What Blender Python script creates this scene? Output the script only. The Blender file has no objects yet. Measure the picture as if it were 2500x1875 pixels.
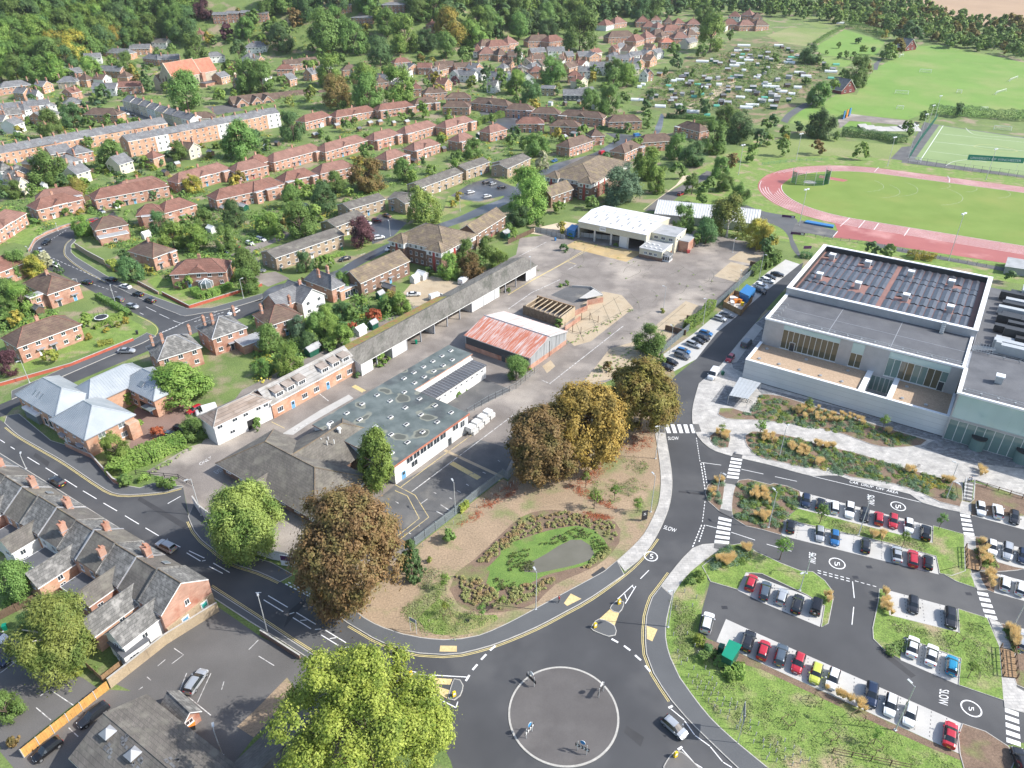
import bpy, bmesh, math, random
import numpy as np
from mathutils import Vector, Matrix
random.seed(7); RNG = np.random.default_rng(7)
R = math.radians
SC = bpy.context.scene
COL = SC.collection
# ---------------------------------------------------------------- camera, sky, sun, exposure
CAM_H, PITCH, FPX = 100.0, R(31.5), 1780.0          # camera height (m), tilt down, focal length in 2500 px frame
cam = bpy.data.cameras.new('camera'); cam.sensor_width = 36; cam.lens = FPX / 2500 * 36
cam.clip_start = 1; cam.clip_end = 6000
cam_o = bpy.data.objects.new('camera', cam); COL.objects.link(cam_o)
cam_o.location = (0, 0, CAM_H); cam_o.rotation_euler = (math.pi / 2 - PITCH, 0, 0)
SC.camera = cam_o
SUN_EL, SUN_AZ = R(40), R(-7)                         # azimuth measured from +x, counter-clockwise
w = bpy.data.worlds.new('World'); SC.world = w; w.use_nodes = True
wn = w.node_tree.nodes; wl = w.node_tree.links
sky = wn.new('ShaderNodeTexSky'); sky.sky_type = 'NISHITA'; sky.sun_disc = False
sky.sun_elevation=SUN_EL;sky.sun_rotation=R(90)-SUN_AZ;sky.air_density=1.0;sky.dust_density=1.6;sky.ozone_density=1
wn['Background'].inputs[1].default_value = 0.15
wl.new(sky.outputs[0], wn['Background'].inputs[0])
sun = bpy.data.lights.new('sun', 'SUN'); sun.energy = 3.9; sun.angle = R(0.53); sun.color = (1, .965, .91)
sun_o = bpy.data.objects.new('sun', sun); COL.objects.link(sun_o)
sun_o.location = (300, -30, 260)
sd = Vector((math.cos(SUN_EL) * math.cos(SUN_AZ), math.cos(SUN_EL) * math.sin(SUN_AZ), math.sin(SUN_EL)))
sun_o.rotation_euler = sd.to_track_quat('Z', 'Y').to_euler()
SC.view_settings.view_transform = 'Standard'; SC.view_settings.look = 'None'
SC.view_settings.exposure = 0.76; SC.view_settings.gamma = 1.0; SC.view_settings.use_curve_mapping = False
SC.render.engine = 'CYCLES'
SC.cycles.max_bounces = 6; SC.cycles.diffuse_bounces = 4; SC.cycles.glossy_bounces = 2
SC.cycles.transmission_bounces=2;SC.cycles.transparent_max_bounces=4;SC.cycles.caustics_reflective=False;SC.cycles.caustics_refractive=False
SC.cycles.use_denoising = True
# ---------------------------------------------------------------- the lie of the land
HX = [-900, -500, -393, -340, -200, -68, 19, 120, 250, 400, 600]
HY = [480, 560, 600, 690, 690, 680, 790, 900, 1020, 1180, 1500]
def TZ(x, y):
 z = 0.06 * max(0.0, min(y, 1700) - 470)
 yb = float(np.interp(x, HX, HY))
 if y > yb: z += min(0.42 * (y - yb), 52 + 0.02 * (y - yb))
 return z
CP, SP = math.cos(PITCH), math.sin(PITCH)
def ground(u, v, z=0.0):
 """the point of the land (z metres above it) seen at (u, v) of the 2500 x 1875 frame"""
 a, b = (u - 1250) / FPX, (937.5 - v) / FPX
 d = (a, CP + b * SP, -SP + b * CP)
 t = (z - CAM_H) / d[2]
 if 0 < t and d[1] * t < 465: return Vector((d[0] * t, d[1] * t, z))
 t, st = 380.0, 8.0
 while t < 4000:
  if CAM_H + d[2] * t < TZ(d[0] * t, d[1] * t) + z: break
  t += st
 lo, hi = t - st, t
 for _ in range(24):
  m = (lo + hi) / 2
  if CAM_H + d[2] * m < TZ(d[0] * m, d[1] * m) + z: hi = m
  else: lo = m
 return Vector((d[0] * hi, d[1] * hi, CAM_H + d[2] * hi))
CX, RY, KS = (0, 620, 1240, 1860), (0, 460, 920, 1395), 640 / 2212
REG = {'b': (0, 1100, 560 / 2212)}
def uv(tile, x, y):
 if tile in REG: a, b, k = REG[tile]; return a + x * k, b + y * k
 return CX[int(tile[1])] + x * KS, RY[int(tile[0])] + y * KS
def P(tile, x, y, z=0.0): return ground(*uv(tile, x, y), z)
def pl(tile, *c): return [P(tile, c[i], c[i + 1]) for i in range(0, len(c), 2)]
def mpp(p):
 """metres per frame pixel at a point"""
 return (p.y * CP - (p.z - CAM_H) * SP) / FPX
# ---------------------------------------------------------------- materials
MATS = {}
def newmat(name):
 m = bpy.data.materials.new(name); m.use_nodes = True
 MATS[name] = m
 return m, m.node_tree.nodes, m.node_tree.links, m.node_tree.nodes['Principled BSDF']
def c4(c): return (c[0], c[1], c[2], 1) if not isinstance(c, (int, float)) else (c, c, c, 1)
def noise(n, l, vec, scale, detail=3, rough=.55):
 t = n.new('ShaderNodeTexNoise'); t.inputs['Scale'].default_value = scale
 t.inputs['Detail'].default_value = detail; t.inputs['Roughness'].default_value = rough
 if vec is not None: l.new(vec, t.inputs['Vector'])
 return t.outputs['Fac']
def ramp(n, l, fac, a, b):
 r = n.new('ShaderNodeMapRange'); r.inputs[1].default_value = a; r.inputs[2].default_value = b
 r.clamp = True; l.new(fac, r.inputs[0]); return r.outputs[0]
def mix(n, l, fac, a, b, mode='MIX'):
 m = n.new('ShaderNodeMix'); m.data_type = 'RGBA'; m.blend_type = mode
 for k, s in ((0, fac), (6, a), (7, b)):
  if hasattr(s, 'is_linked') or hasattr(s, 'links'): l.new(s, m.inputs[k])
  elif k == 0: m.inputs[0].default_value = s
  else: m.inputs[k].default_value = c4(s)
 return m.outputs[2]
def surf(name,c1,c2,scale=.3,rough=.85,c3=None,s3=.05,t3=(.52,.66),fine=6,famt=.25,bump=0,bscale=4,metal=0,spec=.5,coord='pos',squash=None):
 """two noise-mixed colours, a third in larger patches, fine grain on top"""
 m, n, l, b = newmat(name)
 if coord == 'pos': vec = n.new('ShaderNodeNewGeometry').outputs['Position']
 else: vec = n.new('ShaderNodeTexCoord').outputs['Object']
 if squash:
  mp=n.new('ShaderNodeMapping');mp.inputs['Rotation'].default_value=(0,0,R(squash[0]));mp.inputs['Scale'].default_value=squash[1]
  l.new(vec, mp.inputs[0]); vec = mp.outputs[0]
 col = mix(n, l, ramp(n, l, noise(n, l, vec, scale), .3, .7), c1, c2)
 if c3 is not None: col = mix(n, l, ramp(n, l, noise(n, l, vec, s3, 4), *t3), col, c3)
 if famt:
  f = ramp(n, l, noise(n, l, vec, fine, 2, .7), .25, .75)
  g = n.new('ShaderNodeMix'); g.data_type = 'RGBA'; g.blend_type = 'MULTIPLY'; g.inputs[0].default_value = 1
  l.new(col, g.inputs[6]); l.new(mix(n, l, f, 1 - famt, 1 + famt), g.inputs[7]); col = g.outputs[2]
 l.new(col, b.inputs['Base Color'])
 b.inputs['Roughness'].default_value = rough; b.inputs['Metallic'].default_value = metal
 b.inputs['Specular IOR Level'].default_value = spec
 if bump:
  bp = n.new('ShaderNodeBump'); bp.inputs['Strength'].default_value = bump; bp.inputs['Distance'].default_value = .15
  l.new(noise(n, l, vec, bscale, 3), bp.inputs['Height']); l.new(bp.outputs[0], b.inputs['Normal'])
 return m
def plain(name, c, rough=.6, metal=0, spec=.5, var=.06):
 return surf(name, [x * (1 - var) for x in c], [x * (1 + var) for x in c], 1.2, rough, famt=var, fine=9, metal=metal, spec=spec)
def courses(name, c1, c2, cj, bw, bh, rough=.9, mort=.06, c3=None, offset=.5, up=True, s3=.12):
 """coursed material (brick walls, tiled slopes): the courses follow the object's own height"""
 m, n, l, b = newmat(name)
 tc = n.new('ShaderNodeTexCoord').outputs['Object']
 sx = n.new('ShaderNodeSeparateXYZ'); l.new(tc, sx.inputs[0])
 ad = n.new('ShaderNodeMath'); ad.operation = 'ADD'; l.new(sx.outputs[0], ad.inputs[0]); l.new(sx.outputs[1], ad.inputs[1])
 cb = n.new('ShaderNodeCombineXYZ')
 if up: l.new(ad.outputs[0], cb.inputs[0]); l.new(sx.outputs[2], cb.inputs[1])
 else: l.new(sx.outputs[0], cb.inputs[0]); l.new(sx.outputs[1], cb.inputs[1])
 bt = n.new('ShaderNodeTexBrick'); l.new(cb.outputs[0], bt.inputs[0])
 bt.inputs['Color1'].default_value=c4(c1);bt.inputs['Color2'].default_value=c4(c2);bt.inputs['Mortar'].default_value=c4(cj)
 bt.inputs['Scale'].default_value=1;bt.inputs['Mortar Size'].default_value=mort*bh;bt.inputs['Brick Width'].default_value=bw
 bt.inputs['Row Height'].default_value = bh; bt.offset = offset; bt.inputs['Bias'].default_value = 0
 pos = n.new('ShaderNodeNewGeometry').outputs['Position']
 col = bt.outputs['Color']
 if c3 is not None: col = mix(n, l, ramp(n, l, noise(n, l, pos, s3 * 4, 4), .5, .72), col, c3)
 g = n.new('ShaderNodeMix'); g.data_type = 'RGBA'; g.blend_type = 'MULTIPLY'; g.inputs[0].default_value = 1
 l.new(col, g.inputs[6]); l.new(mix(n, l, ramp(n, l, noise(n, l, pos, .35, 4), .25, .75), .74, 1.2), g.inputs[7])
 l.new(g.outputs[2], b.inputs['Base Color']); b.inputs['Roughness'].default_value = rough
 bp = n.new('ShaderNodeBump'); bp.inputs['Strength'].default_value = .5; bp.inputs['Distance'].default_value = .03
 l.new(bt.outputs['Fac'], bp.inputs['Height']); bp.invert = True; l.new(bp.outputs[0], b.inputs['Normal'])
 return m
def leafmat(name, c1, c2, c3=None, trans=.3, big=.25):
 """foliage: every leaf its own tone, tone drifting over the crown and from tree to tree"""
 m, n, l, b = newmat(name)
 geo = n.new('ShaderNodeNewGeometry')
 col = mix(n, l, geo.outputs['Random Per Island'], c1, c2)
 if c3 is not None: col = mix(n, l, ramp(n, l, noise(n, l, geo.outputs['Position'], big, 2), .45, .65), col, c3)
 oi = n.new('ShaderNodeObjectInfo')
 h = n.new('ShaderNodeHueSaturation'); l.new(col, h.inputs['Color'])
 r1=n.new('ShaderNodeMapRange');r1.inputs[3].default_value=.485;r1.inputs[4].default_value=.512;l.new(oi.outputs['Random'],r1.inputs[0]);l.new(r1.outputs[0],h.inputs['Hue'])
 r2=n.new('ShaderNodeMapRange');r2.inputs[3].default_value=.78;r2.inputs[4].default_value=1.22;l.new(oi.outputs['Random'],r2.inputs[0]);l.new(r2.outputs[0],h.inputs['Value'])
 l.new(h.outputs[0],b.inputs['Base Color']);b.inputs['Roughness'].default_value=.6;b.inputs['Specular IOR Level'].default_value=.25
 tr = n.new('ShaderNodeBsdfTranslucent'); l.new(h.outputs[0], tr.inputs[0])
 ms = n.new('ShaderNodeMixShader'); ms.inputs[0].default_value = trans
 l.new(b.outputs[0], ms.inputs[1]); l.new(tr.outputs[0], ms.inputs[2])
 l.new(ms.outputs[0], n['Material Output'].inputs[0])
 return m
def glass(name, c, rough=.06):
 m, n, l, b = newmat(name)
 b.inputs['Base Color'].default_value=c4(c);b.inputs['Roughness'].default_value=rough;b.inputs['Specular IOR Level'].default_value=.8
 return m
surf('garden', (.10, .155, .04), (.16, .215, .06), .12, .95, (.27, .22, .145), .07, (.54, .64), 3, .4)
surf('grass', (.115, .19, .035), (.195, .275, .06), .6, .95, (.31, .25, .15), .16, (.52, .68), 4, .5, bump=.6)
surf('sports_grass', (.125, .235, .035), (.16, .27, .05), .05, .95, (.21, .265, .075), .03, (.45, .7), 2, .16)
surf('meadow', (.15, .21, .05), (.21, .25, .08), .03, .95, (.28, .26, .13), .02, (.5, .7), 1, .2)
surf('infield', (.135, .21, .03), (.17, .245, .045), .08, .95, (.20, .24, .05), .03, (.5, .75), 3, .15)
surf('plough', (.33, .225, .14), (.39, .27, .17), .02, .95, famt=.08)
surf('woodfloor', (.012, .018, .006), (.03, .04, .012), .1, .95)
surf('allotment', (.09, .13, .035), (.15, .17, .06), .15, .95, (.24, .18, .11), .09, (.5, .6), 2, .4)
surf('earth', (.27, .20, .13), (.34, .25, .165), .15, .95, (.19, .20, .085), .11, (.52, .64), 3, .35)
surf('mulch', (.15, .10, .07), (.21, .145, .10), .5, .95, (.16, .19, .06), .14, (.55, .7), 5, .4, bump=.4)
surf('rushes', (.095, .175, .035), (.155, .245, .05), .4, .95, (.20, .18, .08), .12, (.55, .7), 5, .35, bump=.6)
surf('lush', (.125, .205, .035), (.18, .26, .05), .3, .95, (.29, .25, .12), .16, (.45, .68), 5, .3, bump=.5)
surf('asphalt', (.052, .053, .056), (.075, .076, .079), .09, .72, (.105, .104, .103), .045, (.48, .7), 14, .22, spec=.4)
surf('asphalt_wet', (.05, .053, .06), (.095, .098, .105), .06, .35, (.15, .155, .165), .05, (.5, .62), 10, .2, spec=.5)
surf('asphalt_worn', (.10, .095, .09), (.14, .133, .126), .1, .85, (.15, .14, .13), .06, (.55, .75), 8, .22)
surf('footway', (.085, .089, .093), (.105, .109, .112), .15, .85, famt=.18, fine=10)
surf('island_top', (.085, .078, .075), (.12, .112, .108), .14, .85, (.15, .14, .135), .1, (.5, .75), famt=.18, fine=10)
surf('depot_asphalt', (.165, .143, .125), (.25, .222, .197), .16, .9, (.38, .335, .285), .06, (.5, .68), 4, .25)
surf('depot_dark', (.085, .085, .085), (.13, .128, .125), .2, .8, (.19, .18, .16), .15, (.55, .7), 5, .2)
surf('concrete_pad', (.37, .29, .19), (.46, .38, .27), .2, .9, (.27, .22, .15), .2, (.55, .75), 4, .2)
surf('ochre_pad', (.40, .28, .12), (.48, .36, .19), .25, .9, (.3, .24, .14), .15, (.5, .7), 4, .2)
surf('concrete', (.40, .39, .36), (.47, .455, .43), .4, .9, famt=.12, fine=8)
surf('bay', (.42, .41, .385), (.49, .48, .455), .3, .9, (.38, .375, .36), .2, (.6, .8), 9, .14)
surf('kerbstone', (.36, .35, .32), (.46, .44, .40), 1, .9, famt=.2)
surf('paint_white', (.68, .68, .67), (.82, .82, .80), 1.5, .7, famt=.1)
surf('paint_worn', (.42, .41, .39), (.7, .69, .66), .9, .8, (.27, .25, .235), 1.1, (.48, .6), 4, .2)
surf('paint_yellow', (.62, .50, .19), (.72, .60, .27), 1, .8, famt=.15)
surf('paint_oldyellow', (.52, .41, .17), (.6, .48, .24), .8, .8, (.25, .22, .18), .8, (.55, .66), 4, .2)
surf('tactile', (.55, .42, .20), (.64, .50, .25), .6, .9, famt=.2, fine=3)
surf('redpath', (.22, .11, .09), (.28, .15, .12), .5, .9)
surf('sand_path', (.50, .42, .30), (.6, .5, .37), .3, .95, famt=.2)
surf('track', (.31, .085, .074), (.38, .12, .10), .06, .55, (.48, .22, .195), .07, (.52, .7), 5, .12)
surf('astro', (.195, .27, .105), (.225, .30, .125), .06, .9, famt=.08)
surf('muddy_water', (.135, .128, .095), (.165, .155, .12), .25, .03, famt=0, spec=.6)
courses('pave_light', (.50, .48, .445), (.40, .385, .36), (.33, .315, .295), 1.1, .55, c3=(.33, .32, .305), up=False, s3=.22)
courses('pave_dark', (.17, .175, .18), (.30, .305, .31), (.13, .13, .13), .9, .45, c3=(.12, .12, .125), up=False, s3=.3)
# ---------------------------------------------------------------- mesh and object helpers
class MB:
 def __init__(s): s.v, s.f, s.m = [], [], []
 def add(s, vs, fs, m=0):
  k = len(s.v); s.v += [tuple(p) for p in vs]
  s.f += [tuple(i + k for i in f) for f in fs]; s.m += [m] * len(fs)
  return s
 def box(s, x0, x1, y0, y1, z0, z1, m=0):
  return s.add([(x0, y0, z0), (x1, y0, z0), (x1, y1, z0), (x0, y1, z0), (x0, y0, z1), (x1, y0, z1), (x1, y1, z1), (x0, y1, z1)],
                     [(3, 2, 1, 0), (4, 5, 6, 7), (0, 1, 5, 4), (1, 2, 6, 5), (2, 3, 7, 6), (3, 0, 4, 7)], m)
 def prism(s, poly, z0, z1, m=0, mtop=None):
  n = len(poly); a = sum(poly[i][0] * poly[(i + 1) % n][1] - poly[(i + 1) % n][0] * poly[i][1] for i in range(n))
  if a < 0: poly = poly[::-1]
  s.add([(p[0],p[1],z0)for p in poly]+[(p[0],p[1],z1)for p in poly],[(i,(i+1)%n,n+(i+1)%n,n+i)for i in range(n)],m)
  k = len(s.v)
  s.f.append(tuple(range(k - n, k))); s.m.append(m if mtop is None else mtop)
  return s
 def tube(s, p, q, r0, r1=None, n=7, m=0):
  p, q = Vector(p), Vector(q); r1 = r0 if r1 is None else r1
  d = (q - p).normalized(); a = d.orthogonal().normalized(); b = d.cross(a)
  vs = [p + (a * math.cos(t) + b * math.sin(t)) * r0 for t in [2 * math.pi * i / n for i in range(n)]]
  vs += [q + (a * math.cos(t) + b * math.sin(t)) * r1 for t in [2 * math.pi * i / n for i in range(n)]]
  return s.add(vs,[(i,(i+1)%n,n+(i+1)%n,n+i)for i in range(n)]+[tuple(range(n-1,-1,-1)),tuple(range(n,2*n))],m)
 def bar(s, p, q, wd, z0, z1, m=0):
  """upright board along p-q in plan"""
  p, q = Vector(p[:2]), Vector(q[:2]); d = (q - p).normalized(); nn = Vector((-d.y, d.x)) * wd / 2
  return s.prism([p - nn, q - nn, q + nn, p + nn], z0, z1, m)
 def mesh(s, name, mats=(), smooth=False):
  me = bpy.data.meshes.new(name); me.from_pydata(s.v, [], s.f)
  for x in mats: me.materials.append(MATS[x] if isinstance(x, str) else x)
  me.polygons.foreach_set('material_index', s.m)
  if smooth: me.polygons.foreach_set('use_smooth', [True] * len(s.f))
  me.update(); return me
def ob(name, me=None, parent=None, loc=None, rz=0.0, **props):
 o = bpy.data.objects.new(name, me); COL.objects.link(o)
 if loc is not None: o.location = loc
 if rz: o.rotation_euler = (0, 0, rz)
 if parent is not None: o.parent = parent
 for k, v in props.items(): o[k] = v
 return o
def thing(name, label, cat, loc=(0, 0, 0), rz=0.0, group=None, me=None):
 o = ob(name, me, None, loc, rz, label=label, category=cat)
 if group: o['group'] = group
 return o
AUTO = []
def auto(name, desc, noun, cat, loc, rz=0.0, group=None, me=None):
 """a thing whose label is completed by its place next to the nearest landmark"""
 o = ob(name, me, None, loc, rz, category=cat, group=group or (noun + 's'))
 AUTO.append((o, desc, noun, cat, Vector(loc))); return o
def struct(name, me, parent=None, **kw):
 return ob(name, me, parent, kind='structure', **kw) if parent is None else ob(name, me, parent, **kw)
def setmat(o, i, m):
 o.material_slots[i].link = 'OBJECT'; o.material_slots[i].material = MATS[m] if isinstance(m, str) else m
CACHE = {}
def cached(key, fn):
 if key not in CACHE: CACHE[key] = fn()
 return CACHE[key]
def flatmesh(name, pts, lift, mat):
 bm = bmesh.new()
 vs = [bm.verts.new((p.x, p.y, 0)) for p in pts]
 f = bm.faces.new(vs); f.normal_update()
 if f.normal.z < 0: f.normal_flip()
 bmesh.ops.triangulate(bm, faces=bm.faces[:])
 if max(p.y for p in pts) > 470:
  bmesh.ops.bisect_plane(bm, geom=bm.verts[:] + bm.edges[:] + bm.faces[:], plane_co=(0, 470, 0), plane_no=(0, 1, 0))
 for v in bm.verts: v.co.z = TZ(v.co.x, v.co.y) + lift
 me = bpy.data.meshes.new(name); bm.to_mesh(me); bm.free(); me.materials.append(MATS[mat]); return me
def sheet(name, pts, lift, mat, parent=None): return struct(name, flatmesh(name, pts, lift, mat), parent)
def stripmesh(name, pts, wd, lift, mat, closed=False, mb=None, side=0.0):
 """flat ribbon along points; side shifts it to the left of travel"""
 n = len(pts); L, Rr = [], []
 for i in range(n):
  a = pts[i - 1] if (i or closed) else pts[0]; b = pts[(i + 1) % n] if (i < n - 1 or closed) else pts[-1]
  d = Vector((b.x - a.x, b.y - a.y)).normalized(); nn = Vector((-d.y, d.x))
  p = Vector((pts[i].x, pts[i].y)) + nn * side
  for S, k in ((L, .5), (Rr, -.5)):
   q = p + nn * wd * k; S.append((q.x, q.y, TZ(q.x, q.y) + lift))
 m = mb or MB()
 m.add(L + Rr, [(n + i, n + (i + 1) % n, (i + 1) % n, i) for i in range(n if closed else n - 1)])
 return m if mb is not None else m.mesh(name, [mat])
def smooth_path(pts, step=2.0, closed=False):
 """Catmull-Rom through the points"""
 out = []; n = len(pts)
 for i in range(n if closed else n - 1):
  p0, p1, p2, p3 = (pts[(i + k) % n] if closed else pts[max(0, min(n - 1, i + k))] for k in (-1, 0, 1, 2))
  k = max(1, int((p2 - p1).length / step))
  for j in range(k):
   t = j / k
   out.append(.5 * ((2 * p1) + (p2 - p0) * t + (2 * p0 - 5 * p1 + 4 * p2 - p3) * t * t + (3 * p1 - p0 - 3 * p2 + p3) * t ** 3))
 if not closed: out.append(pts[-1].copy())
 return out
def slab(name, pts, h, mat, kerb=.14, kmat='kerbstone', smooth=True, kind='structure', step=2.0):
 """raised area with a kerb round it"""
 if smooth: pts = smooth_path(pts, step, True)
 o = struct(name, flatmesh(name, pts, h, mat))
 if kerb:
  n = len(pts); ar = sum(pts[i].x * pts[(i + 1) % n].y - pts[(i + 1) % n].x * pts[i].y for i in range(n))
  if ar < 0: pts = pts[::-1]
  m = MB(); I, O = [], []
  for i in range(n):
   d = (pts[(i + 1) % n] - pts[i - 1]).to_2d()
   d = d.normalized() if d.length else Vector((1, 0)); nn = Vector((d.y, -d.x))
   for S, k in ((I, -kerb * .5), (O, kerb * .5)):
    S.append(Vector((pts[i].x, pts[i].y)) + nn * k)
  z = [TZ(p.x, p.y) for p in pts]
  vs=[(p.x,p.y,z[i]+h+.006)for i,p in enumerate(I)]+[(p.x,p.y,z[i]+h+.006)for i,p in enumerate(O)]+[(p.x,p.y,z[i]-.02)for i,p in enumerate(O)]
  m.add(vs,[(i,n+i,n+(i+1)%n,(i+1)%n)for i in range(n)]+[(n+i,2*n+i,2*n+(i+1)%n,n+(i+1)%n)for i in range(n)])
  ob('kerb', m.mesh('kerb', [kmat]), o)
 return o
# ================================================================ the land
def build_terrain():
 xs = np.unique(np.concatenate([np.arange(-2400, -500, 100), np.arange(-500, 500, 20), np.arange(500, 2500, 100)]))
 ys = np.unique(np.concatenate([np.arange(-200, 461, 60), [470], np.arange(490, 1300, 20), np.arange(1300, 4001, 150)]))
 nx = len(xs); vs = [(x, y, TZ(x, y) if y > 470 else 0) for y in ys for x in xs]
 fs = [(j * nx + i, j * nx + i + 1, (j + 1) * nx + i + 1, (j + 1) * nx + i) for j in range(len(ys) - 1) for i in range(nx - 1)]
 m = MB(); m.add(vs, fs); struct('terrain', m.mesh('terrain', ['garden'], True))
build_terrain()
# ---- roads
road_pts=(pl('20',-400,150,-100,300,50,395,150,490,300,580,520,705,700,825,830,912,950,980,1100,995,1400,968,1545,930,1590,1180,1640,1300,1700,1375,1800,1455,1950,1570)
 + pl('31', 40, 5, 220, 85, 600, 290, 790, 435, 900, 500, 1000, 560, 1200, 645, 1400, 692, 1600, 704, 1750, 692, 2000, 628)
 + pl('32', 0, 575, 240, 472, 500, 335, 700, 222, 965, 30)
 +pl('22',1100,1550,1200,1430,1270,1310,1330,1180,1370,1050,1385,880,1365,700,1325,470,1310,350,1340,150,1345,60)
 +pl('12',1420,1575,1590,1440,1760,1220,1920,1090,2160,880)+pl('13',180,750,320,640,350,625,330,700,0,1060)
 +pl('12',2080,1150,1960,1290,1800,1490,1610,1650)+pl('22',1600,100,1565,230,1556,320,1562,400,1600,500,1640,550,1660,940,1640,1250,1540,1450,1480,1530)
 +pl('32',1380,10,1290,130,1220,220,1170,380,1160,500,1170,700,1230,860,1380,1090,1500,1230,1700,1430,1940,1659,2050,1760,2050,2000,-500,2100)
 + pl('31', 1720, 1800, 1660, 1600, 1600, 1480, 1400, 1280, 1100, 1080, 800, 880, 570, 745, 300, 575, 0, 375)
 + pl('20', 1770, 1775, 1100, 1335, 500, 955, 0, 645, -400, 395))
ROAD = sheet('road', road_pts, .004, 'asphalt')
CARPARK=sheet('car_park',pl('22',1630,535,1700,600,1850,660,2212,745)+pl('23',420,838,560,832,650,836,750,870,1250,990,1350,1060,1500,1105,1670,1142,1700,1150,2700,1400,2700,3000)
 +pl('33',1665,1540,0,775)+pl('32',1760,600,1600,530,1640,320,1705,90,1660,40)+pl('22',1860,1480,1640,1420,1500,1500,1640,1250,1655,940),.008,'asphalt')
SITE = sheet('depot_yard', pl('20', 1545, 930, 1230, 800, 1600, 590, 1700, 560) + pl('11', -100, 1700, 820, 1250, 2212, 560)
 +pl('12',100,420,340,390,600,300,1000,180,1600,360,2150,480,2240,560,2040,740,1800,960,1500,1220,1300,1390)
 +pl('22',1000,-30,700,100,300,600,0,870)+pl('21',2100,850,1840,1050,1700,1170,1360,1430,1250,1560,500,1560,0,1450)+pl('20',1760,1200,1640,1080,1596,1185),.008,'depot_asphalt')
EARTH=sheet('bare_ground',pl('21',1360,1440,1700,1180,1840,1060,2100,860)+pl('22',0,882,130,730,500,400,900,150)+pl('12',1200,1560,1310,1400,1400,1540,1415,1580)
 +pl('22',1340,70,1305,350,1240,380,1245,480,1265,600,1290,800,1290,950,1270,1080,1220,1200,1150,1330,1050,1440,920,1555)
 +pl('32',815,0,420,215,0,440)+pl('31',1900,545,1750,574,1600,582,1400,562,1250,532,1100,482,930,397,700,280,480,120)+pl('21',420,1560,1250,1550),.012,'earth')
# ---- pond and its planting
MULCH=sheet('planting_bed',smooth_path(pl('22',100,1190,300,1125,500,1135,700,1180,900,1220,950,1290,940,1400,880,1480,740,1600)+pl('32',400,110,250,260,100,320)+pl('31',2090,345,1900,352,1720,280,1650,150,1700,20)+pl('21',1860,1540,2010,1400),2,True),.018,'mulch')
RUSH=sheet('lawn',smooth_path(pl('22',-60,1430,100,1375,330,1300,600,1255,720,1290,810,1370,855,1450,820,1510,650,1590)+pl('32',300,40,100,150,-30,130)+pl('31',2050,180,1960,100,1990,0)+pl('21',1960,1620,2080,1500),2,True),.026,'rushes')
POND=sheet('pond_water',smooth_path(pl('22',130,1590,220,1550,330,1490,430,1425,530,1376,620,1376,690,1420,728,1490,690,1545,560,1590,400,1625,250,1655,140,1645),1.5,True),.034,'muddy_water')
sheet('lawn',smooth_path(pl('31',1440,480,1380,400,1480,300,1560,230,1620,260,1700,335,1850,372,2045,368,2062,400,1900,500,1700,545,1520,530),2,True),.018,'lush')
# ---- footways
def fway(name, outer, inner, mat='footway', h=.11): return slab(name, outer + inner[::-1], h, mat, kerb=.15, smooth=False)
sp = smooth_path
fway('pavement',sp(pl('20',40,390,150,490,300,580,520,705,700,825,830,912,950,980,1100,997,1400,970,1545,932)),pl('20',60,330,160,315,430,540,560,580,780,690,960,900,1180,940,1290,900,1545,925))
fway('pavement',sp(pl('20',1590,1180,1640,1300,1700,1375,1800,1455,1950,1570)+pl('31',40,5,220,88)),pl('20',1640,1075,1720,1180,1780,1320,2000,1480)+pl('31',150,-70,330,30))
fway('pavement',sp(pl('31',600,292,790,435,900,500,1000,560,1200,645,1400,692,1600,704,1750,692,2000,628)+pl('32',0,575,240,472,500,335,700,222,980,30)),sp(pl('31',760,250,930,395,1100,480,1250,530,1400,560,1600,580,1750,572,1900,543)+pl('32',0,440,420,215,815,0)+pl('22',920,1555)))
fway('pavement',sp(pl('22',985,1640,1100,1550,1200,1430,1270,1310,1330,1180,1370,1050,1385,880,1365,700,1325,470,1310,350)),sp(pl('22',922,1555,1050,1440,1150,1330,1220,1200,1270,1080,1290,950,1290,800,1265,600,1245,480,1240,380)),'pave_light')
fway('pavement',sp(pl('32',1290,130,1220,220,1170,380,1160,500,1170,700,1230,860,1380,1090,1500,1230,1700,1430,1940,1659,2050,1760)),sp(pl('32',1385,212,1340,400,1330,560,1370,730,1450,900,1550,1040,1700,1230,1900,1420,2190,1659,2300,1760)))
fway('pavement',sp(pl('32',1290,128,1380,10)+pl('22',1480,1530,1560,1450,1640,1418,1740,1410,1865,1420)),sp(pl('32',1387,210,1460,90,1540,0)+pl('22',1640,1560,1720,1500,1860,1490)),'pave_light')
# lower side of the main road, partly under the big tree
fway('pavement',pl('31',560,745,300,577,0,377)+pl('20',1770,1778,1100,1338,500,958,0,648,-300,460),pl('31',500,760,260,605,-40,420)+pl('20',1700,1800,1080,1400,450,1010,0,730,-300,540))
PLAZA=slab('pavement',sp(pl('22',1612,60,1566,230,1556,320,1562,400,1600,500,1700,600,1850,660,2212,745)+pl('23',420,838,560,832,650,836,750,872,1000,932,1250,992,1350,1062,1500,1107,1670,1142))+pl('23',1680,1045,1695,890,1790,870,2300,1050,2600,900,2300,700,1530,490,0,60)+pl('12',1980,1560,2300,1100,2212,1030,2080,1150,1960,1290,1800,1490),.11,'pave_light',smooth=False)
sheet('dark_paving',pl('23',-60,80,1530,490,2300,700,2500,860,2212,780,1840,740,1560,680,1340,590,1450,540,1300,500,900,385,400,240,0,150),.116,'pave_dark')
sheet('dark_paving',pl('12',1990,1560,2300,1100,2212,1035,2090,1145,1970,1285,1870,1420,1900,1520),.116,'pave_dark')
sheet('dark_paving', pl('22', 1820, 75, 1710, 215, 1920, 262, 2060, 130), .116, 'pave_dark')
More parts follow.
